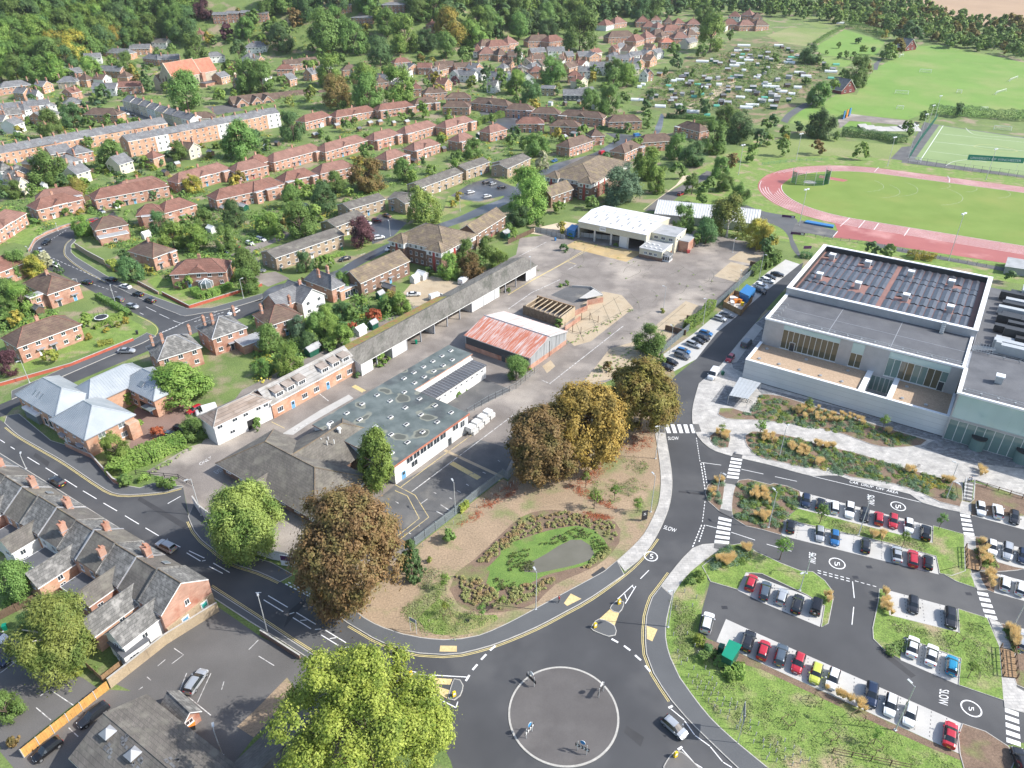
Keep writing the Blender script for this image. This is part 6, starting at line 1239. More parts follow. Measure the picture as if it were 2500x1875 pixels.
# ---- woods: every crown its own tree
HXY = np.array([(h[0].location.x, h[0].location.y, max(h[1], h[2]) / 2) for h in HOUSES])
def inside(x, y, poly):
 c = False; n = len(poly)
 for i in range(n):
  (x1, y1), (x2, y2) = poly[i], poly[i - 1]
  if (y1 > y) != (y2 > y) and x < (x2 - x1) * (y - y1) / (y2 - y1) + x1: c = not c
 return c
def wood(tile, poly, r, seed, kinds, dens=1.0, clr=6, grp='trees of the hillside wood'):
 rnd = random.Random(seed); xs = [p[0] for p in poly]; ys = [p[1] for p in poly]; pts = []
 y = min(ys)
 while y < max(ys):
  x = min(xs) + rnd.uniform(0, r); yy = y
  while x < max(xs):
   px, py = x + rnd.uniform(-.35, .35) * r, yy + rnd.uniform(-.3, .3) * r
   if inside(px, py, poly) and rnd.random() < dens: pts.append((px, py, r * rnd.uniform(.75, 1.25)))
   x += r * 1.45
  y += r * .72
 for px, py, rr in pts:
  g_ = P(tile, px, py + rr * .5)
  if len(HXY) and ((HXY[:, 0] - g_.x) ** 2 + (HXY[:, 1] - g_.y) ** 2 < (HXY[:, 2] + clr) ** 2).any(): continue
  k = rnd.choice(kinds); tree(tile, px, py, rr, k, group=grp)
wood('00',[(-60,-60),(1690,-60),(1720,60),(1560,200),(1250,330),(900,380),(700,450),(640,560),(450,620),(-60,640)],98,1,'ggldgygdl')
wood('01',[(0,-60),(2300,-60),(2300,300),(1900,370),(1700,120),(1350,100),(1000,30),(700,120),(440,60),(120,10)],78,2,'ggdgld',.8)
wood('02', [(60, -60), (1500, -60), (1500, 90), (1000, 120), (820, 170), (480, 250), (60, 290)], 72, 3, 'dgdgdl')
wood('02', [(1500, -60), (2300, -60), (2300, 60), (1700, 90), (1500, 80)], 50, 4, 'gdgl')
wood('03',[(-20,30),(500,10),(900,-60),(1380,0),(1450,80),(1700,140),(2260,200),(2260,470),(1900,400),(1450,330),(1330,250),(1100,250),(700,150),(430,130),(200,110),(-20,120)],48,5,'gglgol',1,0,'trees of the field belt')
# ---- hedges and shrubs
def hedge(pts, wd, h, mat='leaf_mid', label=None, desc='clipped green hedge', dens=26, z=0.0, name='hedge', ls=.22, kind=None):
 p = smooth_path(pts, 1.0); n = max(40, int(sum((p[i + 1] - p[i]).length for i in range(len(p) - 1)) * (wd + 2 * h) * dens))
 n=min(n,9000);rng=np.random.default_rng(len(COL.objects));P_=np.array([tuple(q)for q in p]);i=rng.integers(0,len(P_)-1,n);t=rng.random((n,1));c=P_[i]*(1-t)+P_[i+1]*t
 d=unit(P_[i+1]-P_[i]);nn=np.stack([-d[:,1],d[:,0],0*d[:,0]],1);s=rng.uniform(-1,1,n);top=rng.random(n)<wd/(wd+2*h)
 side=np.where(top,s,np.sign(s))*wd/2*rng.uniform(.85,1.1,n);zz=np.where(top,h*rng.uniform(.9,1.08,n),h*rng.random(n))
 wob=1+.1*np.sin(c[:,0]*.37+c[:,1]*.29)+.07*np.sin(c[:,0]*.9-c[:,1]*.6);c=c+nn*(side*wob)[:,None];c[:,2]+=zz*wob+z
 nrm=unit(np.where(top[:,None],np.array([[0,0,1.]]),nn*np.sign(s)[:,None])+rng.normal(size=(n,3))*.4+np.array([.2,0,.4]))
 b=Vector(P_[len(P_)//2]);me=quadmesh(name,c-np.array(tuple(b)),nrm,ls*rng.uniform(.6,1.3,n),ls*rng.uniform(.6,1.3,n),[mat],rng=rng)
 if label: return thing(name, label, 'hedge', b, 0, 'hedges', me)
 return auto(name, desc, 'hedge', 'hedge', b, 0, 'hedges', me)
for tl,c,wd,h,m,lb in(('20',(980,840,1060,760,1250,690,1400,620,1560,560),5,2.6,'leaf_light','broad laurel hedge along the depot entrance'),('10',(640,400,720,385,800,385),3,2.4,'leaf_light','square clipped hedge on the bend of the road'),('10',(1640,870,1690,920,1780,910,1950,830),2.5,1.8,'leaf_light','curved yellow-green hedge in front of the conservatory'),('10',(940,640,1000,700),3,2,'leaf_lime','bright garden hedge below the brown-roofed bend house'),('10',(830,925,1000,1020,1100,1080),1.5,1.6,'leaf_mid',None),('10',(800,1190,900,1140,1060,1070),1.2,1.2,'leaf_light',None),('10',(830,1330,960,1300),2,1.2,'leaf_lime','lime-green low shrubs on the junction bank'),('11',(560,610,760,560),2,1.3,'leaf_light',None),('11',(590,1110,780,1180,900,1240),.8,1.5,'leaf_dark',None),('03',(670,1140,800,1150,1000,1170,1180,1215),8,4,'leaf_dark','dark hedge beside the skate park'),('03',(1420,960,1600,965,1900,990,2230,1015),8,5,'leaf_dark','long dark hedge behind the hockey pitch'),('03',(710,225,900,270,1040,320),8,5,'leaf_mid',None),('03',(440,380,560,300,690,235),3,2.5,'leaf_mid',None),('02',(770,1090,990,1125),2,2,'leaf_dark',None),('02',(1500,1000,1740,1020),3,2.5,'leaf_mid',None),('02',(1560,1050,1740,1050),3,2.5,'leaf_mid',None),('01',(1870,1060,1960,1020,2100,985),4,3,'leaf_light','tall light hedge beside the back street'),('02',(1340,990,1420,1000,1500,990),3,2.5,'leaf_dark',None),('12',(1500,1190,1620,1110,1720,1000),2.2,2.4,'leaf_light','ivy-like shrubs growing over the depot fence'),('12',(2050,740,2110,690,2190,640),2.2,2.4,'leaf_mid','green shrubs along the fence near the skip'),('13',(0,680,60,620,130,570),3,2.5,'leaf_mid',None),('13',(320,575,420,590),3,1.6,'leaf_dark',None),('13',(1250,590,1340,585,1450,610),4,2,'leaf_yellow','yellowing bushes between sports hall and track'),('21',(1730,1150,1800,1090),1.2,2.2,'leaf_lime','climbing greenery on the grey palisade fence'),('10',(250,270,330,310),2,1.6,'leaf_mid',None),('32',(1650,700,1700,760),2.5,1.2,'leaf_mid',None),('32',(1820,830,1990,870),2.5,1.3,'leaf_light','low hedge behind the green kiosk'),('33',(1100,620,1180,700),4,.6,'leaf_mid',None)):
 hedge(pl(tl, *c), wd, h, m, lb)
def bush(p, r, sp, desc='rounded garden shrub', noun='shrub', grp='garden shrubs'):
 o=auto('shrub',desc,noun,'shrub',p,random.uniform(0,6),grp,crown(('bush',len(AUTO)%3),10,60,1300,.12));o.scale=(r,r,r*.8);o.location.z+=r*.55;setmat(o,0,SPEC[sp]);return o
for x,y,r,s in((935,1170,32,'l'),(1005,1165,32,'m'),(1065,1130,35,'y'),(900,1210,28,'y'),(750,1270,35,'y'),(560,230,45,'l'),(680,220,35,'y'),(770,205,35,'g'),(1490,815,35,'y')):
 p = P('10', x, y); bush(p, r * KS * mpp(p) * 1.0, s, 'clipped round shrub')
for tl,x,y,r,s in(('20',1330,520,70,'r'),('11',1080,1480,75,'l'),('11',880,1550,55,'d'),('12',470,530,42,'d'),('12',530,420,30,'g'),('12',910,490,22,'g'),('12',490,815,28,'g'),('12',440,830,20,'l'),('12',1300,1045,25,'m'),('12',190,1540,20,'m'),('20',2160,400,40,'g'),('20',1180,400,30,'l'),('21',1720,160,30,'g'),('21',1780,110,25,'l'),('21',760,20,25,'l'),('21',870,0,30,'d'),('20',1060,890,60,'g'),('20',1220,880,50,'l'),('11',2060,890,30,'g'),('11',2150,870,25,'g'),('32',1610,600,60,'m'),('32',1700,690,60,'d'),('32',1780,770,60,'g'),('32',1940,830,50,'g'),('32',1870,900,50,'l'),('32',1620,60,60,'l'),('32',1540,110,50,'g')):
 p = P(tl, x, y); bush(p, r * KS * mpp(p), s, TWORD[s] + ' shrub')
# random garden shrubs and undergrowth behind the houses
def garden_fill():
 regs=[('00',[(0,650),(1300,560),(2212,600),(2212,1659),(0,1659)]),('01',[(0,480),(1000,520),(1900,520),(2212,560),(2212,1659),(0,1659)]),('02',[(0,480),(1100,520),(1150,760),(1030,900),(1290,1000),(1250,1400),(1000,1600),(0,1659)]),('10',[(0,0),(2212,0),(2212,850),(1500,800),(1250,700),(600,330),(0,500)]),('10',[(0,640),(300,640),(330,1000),(560,1040),(0,1240)]),('11',[(0,0),(1000,0),(700,300),(0,500)]),('11',[(0,900),(800,880),(1300,1000),(850,1300),(100,1600),(0,1650)]),('00',[(1300,150),(2212,120),(2212,600),(1300,560),(700,460)]),('01',[(0,180),(430,200),(800,460),(1900,480),(0,520)])]
 rnd=random.Random(11);roads=[o.data for o in COL.objects if o.name.startswith(('road','car_park','depot_yard','courtyard','pavement'))]
 polys = [[(v.co.x, v.co.y) for v in me.vertices] for me in roads]
 from mathutils.bvhtree import BVHTree
 bv = []
 for me in roads:bv.append(BVHTree.FromPolygons([(v.co.x,v.co.y,0)for v in me.vertices],[tuple(p.vertices)for p in me.polygons]))
 def free(p):
  if len(HXY) and ((HXY[:, 0] - p.x) ** 2 + (HXY[:, 1] - p.y) ** 2 < (HXY[:, 2] * .62 + 1.0) ** 2).any(): return False
  return not any(b.ray_cast((p.x, p.y, 5), (0, 0, -1))[0] is not None for b in bv)
 cs, rs, nb = [], [], 0
 for tl, poly in regs:
  xs = [a for a, _ in poly]; ys = [b for _, b in poly]
  for _ in range(int((max(xs) - min(xs)) * (max(ys) - min(ys)) / 1500)):
   x, y = rnd.uniform(min(xs), max(xs)), rnd.uniform(min(ys), max(ys))
   if not inside(x, y, poly): continue
   p = P(tl, x, y)
   if p.y > 900 or not free(p): continue
   r = rnd.uniform(.7, 2.6)
   if rnd.random()<.026:Rt=rnd.uniform(2.2,4.6);tree(None,0,0,Rt/(KS*mpp(p)),rnd.choice('ggdllyo'),xyz=p,R_=Rt,group='garden trees');continue
   if nb < 210 and r > 1.6: bush(p, r, rnd.choice('ggldlymu')); nb += 1
   else: cs.append(p); rs.append(r)
 for mat, sel in (('leaf_mid', 0), ('leaf_light', 1), ('leaf_dark', 2), ('leaf_yellow', 3)):
  k = [i for i in range(len(cs)) if (0, 1, 2, 0, 1, 0, 2, 3)[i % 8] == sel]; rng = np.random.default_rng(sel); m = 34
  if not k: continue
  C_=np.array([tuple(cs[i])for i in k]);R_=np.array([rs[i]for i in k]);d=unit(rng.normal(size=(len(k)*m,3)));d[:,2]=abs(d[:,2])
  c = np.repeat(C_, m, 0) + d * np.repeat(R_, m)[:, None] * rng.uniform(.7, 1.05, (len(k) * m, 1)) * np.array([1.2, 1.2, .8])
  me=quadmesh('undergrowth',c,unit(d+rng.normal(size=d.shape)*.3+np.array([.2,0,.5])),.3*rng.uniform(.6,1.4,len(c)),.3*rng.uniform(.6,1.4,len(c)),[mat],rng=rng)
  ob('undergrowth', me, kind='stuff', label='mixed garden shrubs and undergrowth between the houses', category='undergrowth')
garden_fill()
# planting beds: grasses and low shrubs
def tufts(name,polys,n,mat,r=(.4,.8),h=(.6,1.1),blades=60,seed=0,label='',cat='planting',blade=(.035,.35),upright=True):
 rnd = random.Random(seed); C_, R_, H_ = [], [], []
 for poly, k in polys:
  pts = [(p.x, p.y) for p in poly]; xs = [a for a, _ in pts]; ys = [b for _, b in pts]; c = 0
  for _ in range(k * 30):
   x, y = rnd.uniform(min(xs), max(xs)), rnd.uniform(min(ys), max(ys))
   if inside(x, y, pts): C_.append((x, y, .15)); R_.append(rnd.uniform(*r)); H_.append(rnd.uniform(*h)); c += 1
   if c >= k: break
 rng=np.random.default_rng(seed);C_=np.repeat(np.array(C_),blades,0);R_=np.repeat(np.array(R_),blades);H_=np.repeat(np.array(H_),blades);N=len(C_)
 if upright:
  an=rng.uniform(0,6.28,N);rad=R_*np.sqrt(rng.random(N));d=np.stack([np.cos(an)*rad*.8+.15*R_,np.sin(an)*rad*.8,H_],1)
  c = C_ + d * .55; nn = unit(np.cross(d, rng.normal(size=(N, 3)))); ln = np.linalg.norm(d, axis=1) * .5
  t = unit(np.cross(nn, d)); me = quadmesh(name, c, nn, np.full(N, blade[0]), ln, [mat], up=d, rng=rng)
 else:
  d=unit(rng.normal(size=(N,3)));d[:,2]=abs(d[:,2]);c=C_+d*np.stack([R_,R_,H_],1)*rng.uniform(.6,1.05,(N,1));s=blade[1]*rng.uniform(.6,1.3,N)*.5
  me = quadmesh(name, c, unit(d + rng.normal(size=d.shape) * .35 + np.array([.25, 0, .7])), s, s, [mat], rng=rng)
 return ob(name, me, kind='stuff', label=label, category=cat)
bl,bf,bc,bn,brd=(pl('22',1790,300,2045,315,2120,190)+pl('23',0,160,400,250,900,400,1300,520,1100,590,700,480,0,365),pl('22',2020,500,2100,480)+pl('23',300,530,800,660,1600,890,1650,1070,1350,970,1000,870,750,840,400,770,0,680)+pl('22',2080,640),pl('22',1950,890,2212,925)+pl('23',100,910,300,970,290,1100,180,1190,150,1310,0,1270)+pl('22',1920,1180),pl('22',1820,880,1740,880,1675,980,1700,1050,1780,1120),pl('22',1720,500,1860,480,1850,590,1740,570))
b7,b8,b9=pl('22',1880,1440,2050,1470,2000,1560,1720,1620,1700,1560),pl('33',1000,170,1040,180,1070,360,1180,420,1000,340),pl('33',2030,460,2130,520,2150,680,2130,660)
b10, b11 = pl('33', 1870, 20, 1950, 20, 1940, 170), pl('23', 1820, 1370, 1880, 1400, 1960, 1600, 1830, 1600)
gr=[(pl('23',200,320,400,240,900,390,880,420,480,400),46),(pl('23',0,480,130,500,130,570,0,550),14),(pl('23',190,580,390,620,380,700,220,660),20),(pl('23',440,560,620,600,600,640,450,610),16),(pl('22',1735,480,1860,480,1840,560),14),(pl('22',1690,990,1740,960,1740,1060),6),(pl('22',1740,880,1820,880,1800,960),6),(pl('22',2000,980,2180,960,2212,1100,2060,1060),26),(pl('22',2040,1160,2200,1170,2160,1260),14),(pl('22',1720,1560,1900,1520,1880,1620),22),(pl('22',1950,1420,2040,1450,2020,1520),8),(b8,14),(b9,18),(b10,10),(b11,14),(pl('33',520,210,590,220,580,280,530,270),6),(pl('33',780,1090,870,1120,860,1200,800,1180),6),(pl('33',500,980,700,1070,760,1120,600,1040),10),(pl('23',880,1300,1030,1340,1020,1400,900,1360),10),(pl('23',1190,770,1290,800,1280,830,1200,810),8),(pl('23',1820,770,1900,780,1890,860,1820,840),8),(pl('23',440,720,550,720,540,770,430,760),8),(pl('23',1010,460,1090,470,1080,510),6),(pl('23',1500,870,1600,890,1590,920),6)]
tufts('golden_grass',gr,0,'grass_gold',(.55,1.0),(1.1,1.7),170,1,'tufts of golden ornamental grass in the leisure centre beds')
tufts('bed_shrubs',[(bl,120),(bf,190),(bc,75),(bn,14),(brd,8),(b7,60)],0,'leaf_blue',(.5,1.2),(.3,.8),110,2,'low grey-green shrubs filling the leisure centre beds',blade=(.1,.22),upright=False)
tufts('bed_shrubs',[(bl,130),(bf,190),(bc,75),(b7,60),(b11,20),(b9,10)],0,'leaf_light',(.5,1.1),(.2,.6),110,3,'low green shrubs filling the leisure centre beds',blade=(.1,.22),upright=False)
tufts('bed_shrubs',[(bl,20),(pl('23',1200,830,1450,850,1560,930,1400,950),34),(bf,20),(b7,10)],0,'leaf_yellow',(.4,.8),(.3,.6),90,4,'yellow-flowering low shrubs in the leisure centre beds',blade=(.1,.2),upright=False)
tufts('pond_shrubs',[(pl('22',100,1200,500,1140,900,1230,930,1400,820,1360,600,1250,330,1290,0,1400),190),(pl('21',1880,1560,2212,1260,2212,1380,1980,1560),90),(pl('31',1700,40,1900,60,2100,220,2080,330,1760,260),130),(pl('32',0,160,300,60,420,60,200,240,0,300),90),(pl('22',860,1480,700,1600,600,1640,840,1440),40)],0,'leaf_mulchy',(.2,.42),(.2,.42),36,5,'young shrubs planted in mulch round the pond',blade=(.1,.26),upright=False)
tufts('pond_rushes',[(pl('22',250,1420,600,1270,820,1400,840,1460,740,1520,700,1400,600,1360,400,1420),130),(pl('22',0,1500,200,1450,120,1600,0,1650),60),(pl('31',2000,60,2212,100,2212,180,2080,170),50),(pl('22',110,1575,220,1545,210,1640,110,1650),46)],0,'leaf_verge',(.25,.5),(.15,.35),40,6,'bright green rushes growing on the pond banks')
tufts('fallen_leaves',[(pl('22',480,940,760,740,960,560,1180,440,1240,600,1000,640,620,960),120),(pl('22',560,960,640,950,920,1080,880,1110,640,1010),40),(pl('22',600,1130,900,1190,700,1210),40),(pl('21',1700,1250,2212,850,2212,960,1800,1240),60)],0,'leaf_red',(.5,1.3),(.02,.05),26,7,'fallen russet leaves scattered over the bare ground','leaf litter',blade=(.1,.16),upright=False)
tufts('grass_blades',[(pl('32',1400,250,1560,300,1600,560,1500,800,1420,600),120),(pl('33',0,900,1500,1540,1800,1800,0,1800),150),(pl('32',1500,900,1900,900,2212,1100,2212,1500,1750,1200),70),(pl('33',1000,400,1600,540,1660,700,1100,500),40),(pl('33',1720,420,1880,480,1980,900,1750,900),50),(pl('23',500,1190,1400,1420,1420,1480,600,1280),90),(pl('22',860,940,960,880,1070,960,1040,1030),34),(pl('22',960,690,1010,650,1180,740,1150,830,1010,790),34),(pl('31',1250,330,1480,160,1640,200,1720,330,2060,380,1700,560,1380,500),160),(pl('31',1380,120,1480,-20,1640,40,1600,170),50),(pl('22',1060,1080,1120,1040,1130,1140),14),(pl('22',830,1080,700,880,1180,860,1180,960),40)],0,'leaf_verge',(.5,1.4),(.03,.12),30,8,'rough grass on verges and bare ground','grass',blade=(.05,.17),upright=False)
# young street trees on the bare ground and in the car park
for tl,x,y,r,s in(('22',735,1010,58,'l'),('22',905,960,45,'l'),('22',1100,1060,40,'l'),('23',515,1140,58,'g'),('23',1525,1200,42,'g'),('23',1215,1350,42,'l'),('23',180,1430,70,'l'),('31',1610,70,45,'l'),('31',1610,290,32,'m'),('31',2100,240,35,'l'),('31',1920,320,40,'g'),('33',1780,810,50,'l'),('33',980,1370,45,'l'),('23',400,230,40,'l'),('23',1040,370,40,'l'),('22',1810,430,30,'b'),('22',2140,420,50,'l'),('22',660,850,40,'l')):
 tree(tl,x,y,r,s,1.3,1.6,group='young planted trees',desc='slender young '+TWORD[s]+' sapling',name='sapling',noun='sapling',near=crown('sapling',12,90,650,.085,'oval',cr=.16),shape='oval')
def plant_all():
 main = [q for q in SPECS if q[1].get('noun') != 'sapling']; key = lambda q: q[0][3]
 main.sort(key=key, reverse=True); keep = 290
 for i, (a, k) in enumerate(main): make_tree(*a, **k, far=i >= keep)
 for a, k in SPECS:
  if k.get('noun') == 'sapling': make_tree(*a, **k)
 mats = sorted(set(f[4] for f in FARTREES)); C_, N_, S_, M_ = [], [], [], []
 for q, (base, Rm, a, hc, m) in enumerate(FARTREES):
  rng = np.random.default_rng(q); nf = 360 if Rm < 6 else 560
  p, n = crown_points(rng, 11, 60, nf, 'round'); p = p * np.array([Rm, Rm, Rm * a]) + np.array([base.x, base.y, base.z + hc])
  C_.append(p); N_.append(n); S_.append(.18 * Rm * rng.uniform(.6, 1.35, nf)); M_.append(np.full(nf, mats.index(m)))
 C_,N_,S_,M_=(np.concatenate(z)for z in(C_,N_,S_,M_));me=quadmesh('wood',C_,N_,S_,S_,mats);me.polygons.foreach_set('material_index',M_.astype(np.int32))
 ob('distant_trees', me, kind='stuff', label='mass of small distant trees among the houses and on the hill', category='trees')
plant_all()
# ================================================================ vehicles
def paint(name, c, metal=.25):
 m,n,l,b=newmat(name);b.inputs['Base Color'].default_value=c4(c);b.inputs['Roughness'].default_value=.28;b.inputs['Metallic'].default_value=metal;b.inputs['Coat Weight'].default_value=.6;b.inputs['Coat Roughness'].default_value=.08
PAINT=dict(white=(.72,.73,.73),silver=(.42,.44,.46),grey=(.13,.14,.155),dark=(.028,.03,.036),black=(.012,.012,.014),navy=(.02,.035,.075),red=(.42,.02,.035),blue=(.03,.16,.38),lime=(.48,.52,.08),maroon=(.16,.015,.02),brown=(.17,.08,.03),sky=(.02,.27,.45),slate=(.10,.13,.16))
for k, c in PAINT.items(): paint('paint_' + k + '_car', c, 0 if k in ('white', 'red', 'lime') else .3)
plain('tyre',(.018,.018,.019),.9);plain('alloy',(.45,.46,.47),.35,.7);glass('car_glass',(.02,.025,.03),.05);plain('lamp_clear',(.7,.72,.74),.2);plain('lamp_red',(.45,.01,.01),.3);plain('plate_yellow',(.75,.60,.06),.5)
PROF = {  # x, half width, belt, roof, roof half width
 'hatch':[(-2.0,.66,.58,.66,.6),(-1.96,.80,.88,.96,.68),(-1.62,.85,.93,1.36,.58),(-1.25,.86,.94,1.47,.57),(.25,.86,.94,1.46,.57),(1.0,.85,.92,.99,.70),(1.62,.82,.84,.89,.66),(1.94,.74,.66,.72,.58),(2.0,.64,.52,.56,.52)],
 'saloon':[(-2.3,.70,.60,.70,.62),(-2.22,.84,.92,1.0,.70),(-1.75,.88,.95,1.06,.72),(-1.0,.89,.94,1.41,.58),(.2,.89,.94,1.42,.58),(1.05,.88,.92,.98,.72),(1.8,.85,.82,.87,.68),(2.2,.76,.64,.69,.6),(2.28,.66,.5,.54,.54)],
 'estate':[(-2.3,.72,.60,.70,.64),(-2.25,.84,.92,1.0,.72),(-2.0,.88,.95,1.4,.6),(-1.6,.89,.95,1.48,.59),(.2,.89,.94,1.46,.59),(1.05,.88,.92,.98,.72),(1.8,.85,.82,.87,.68),(2.2,.76,.64,.69,.6),(2.28,.66,.5,.54,.54)],
 'suv':[(-2.2,.76,.7,.8,.68),(-2.15,.88,1.02,1.1,.74),(-1.9,.91,1.06,1.5,.64),(-1.5,.92,1.06,1.64,.62),(.2,.92,1.05,1.62,.62),(.95,.91,1.03,1.1,.76),(1.75,.89,.96,1.0,.72),(2.12,.82,.76,.82,.66),(2.2,.72,.58,.62,.58)],
 'mini':[(-1.9,.70,.6,.7,.62),(-1.86,.80,.9,.96,.68),(-1.66,.83,.92,1.34,.6),(-1.4,.84,.93,1.42,.59),(.3,.84,.93,1.41,.59),(.85,.83,.92,.97,.7),(1.55,.8,.85,.9,.66),(1.84,.74,.66,.72,.58),(1.9,.64,.52,.56,.52)],
 'van':[(-2.55,.86,.9,1.7,.8),(-2.5,.96,1.1,1.9,.86),(-2.3,.97,1.15,1.98,.84),(-1.0,.97,1.15,2.0,.84),(.9,.97,1.15,1.98,.84),(1.75,.95,1.12,1.25,.78),(2.35,.9,.95,1.02,.74),(2.52,.82,.7,.76,.66),(2.58,.72,.55,.6,.58)],
 'jeep':[(-1.95,.8,.9,1.0,.74),(-1.92,.86,1.1,1.7,.76),(-1.85,.86,1.1,1.76,.75),(-1.2,.86,1.1,1.78,.75),(.2,.86,1.1,1.76,.75),(.55,.86,1.1,1.14,.78),(1.7,.84,1.05,1.1,.74),(1.9,.8,.8,.86,.7),(1.95,.72,.6,.66,.6)]}
def car_meshes(kind):
 pr = PROF[kind]; B, Gm = MB(), MB(); secs = []
 for x, w_, zb, zr, wr in pr:
  h = [(w_ * .88, .24), (w_, .42), (w_ * 1.0, zb * .78), (w_ * .965, zb), (wr, zr - .06), (wr * .75, zr), (0, zr + .015)]
  secs.append([(x, -a, z) for a, z in h] + [(x, a, z) for a, z in h[::-1]][1:])
 n = len(secs[0])
 cab = [i for i in range(len(pr)) if pr[i][3] - pr[i][2] > .25]; c0, c1 = cab[0], cab[-1]
 for i in range(len(pr) - 1):
  for j in range(n - 1):
   q = [secs[i][j], secs[i][j + 1], secs[i + 1][j + 1], secs[i + 1][j]]; k = min(j, n - 2 - j)
   if kind == 'van': gl = (k == 3 and i == c1 - 1 and 0) or (i == c1 and k >= 3)
   else: gl = (k == 3 and c0 - 1 <= i <= c1) or (i == c1 and k >= 3) or (i == c0 - 1 and k >= 3)
   (Gm if gl else B).add(q, [(0, 1, 2, 3)])
 for s, r in ((secs[0], 1), (secs[-1], 0)): B.add(s, [tuple(range(n)) if r else tuple(range(n - 1, -1, -1))])
 B.add([s for s in((pr[0][0]+.1,-.7,.24),(pr[-1][0]-.1,-.7,.24),(pr[-1][0]-.1,.7,.24),(pr[0][0]+.1,.7,.24))],[(3,2,1,0)])
 xm = pr[c1][0] + .35; zm = pr[c1][2] + .02
 for s in (-1, 1): B.box(xm, xm + .16, s * (pr[c1][1] + .12) - .1, s * (pr[c1][1] + .12) + .1, zm, zm + .16)
 if kind in ('suv', 'estate'):
  for s in (-1, 1): B.tube((pr[c0][0] + .2, s * .6, pr[c1][3] + .06), (pr[c1][0] - .1, s * .6, pr[c1][3] + .05), .025, None, 5)
 body = B.mesh('body', ['paint_white_car'], True); body.set_sharp_from_angle(angle=R(38))
 W = MB(); W.tube((0, -.1, 0), (0, .1, 0), .33, None, 14, 0); W.tube((0, -.105, 0), (0, .105, 0), .2, None, 10, 1)
 x0, x1 = pr[0][0], pr[-1][0]
 return dict(body=body,glazing=Gm.mesh('glazing',['car_glass']),wheel=W.mesh('wheel',['tyre','alloy']),head=MB().box(-.16,.02,-.16,.16,-.07,.07).mesh('headlight',['lamp_clear']),tail=MB().box(-.04,.1,-.13,.13,-.1,.12).mesh('tail_light',['lamp_red']),
    pf=MB().box(0,.02,-.26,.26,-.06,.06).mesh('number_plate',['upvc']),pb=MB().box(-.02,0,-.26,.26,-.06,.06).mesh('number_plate',['plate_yellow']),x0=x0,x1=x1,w=pr[4][1],zf=pr[-2][2],zt=pr[1][2],ax=(x0*.62,x1*.66))
KWORD=dict(hatch='hatchback',saloon='saloon',estate='estate car',suv='SUV',mini='small hatchback',van='van',jeep='boxy off-roader')
CWORD = dict(dark='dark grey', slate='blue-grey', sky='bright blue', lime='lime-yellow')
def car(tile, fx, fy, rx, ry, kind='hatch', col='white', desc=None):
 c=cached(('car',kind),lambda:car_meshes(kind));F_,B_=P(tile,fx,fy,.55),P(tile,rx,ry,.55);d=F_-B_;p=(F_+B_)/2
 z = TZ(p.x, p.y) + .02; cn = 'van' if kind == 'van' else 'car'
 o=auto('parked_'+cn,desc or(CWORD.get(col,col)+' '+KWORD[kind]),'vehicle',cn,(p.x,p.y,z),math.atan2(d.y,d.x),'parked vehicles')
 b = ob('body', c['body'], o); setmat(b, 0, 'paint_' + col + '_car'); ob('glazing', c['glazing'], o)
 for s in (-1, 1):
  for x in c['ax']: ob('wheel', c['wheel'], o, (x, s * (c['w'] - .1), .33))
  ob('headlight',c['head'],o,(c['x1']-.16,s*.56,c['zf']));ob('tail_light',c['tail'],o,(c['x0']+.03,s*.62,c['zt']-.12))
 ob('number_plate', c['pf'], o, (c['x1'], 0, .42)); ob('number_plate', c['pb'], o, (c['x0'], 0, .5))
 if kind == 'jeep': ob('spare_wheel', c['wheel'], o, (c['x0'] - .1, 0, .95), math.pi / 2)
 return o
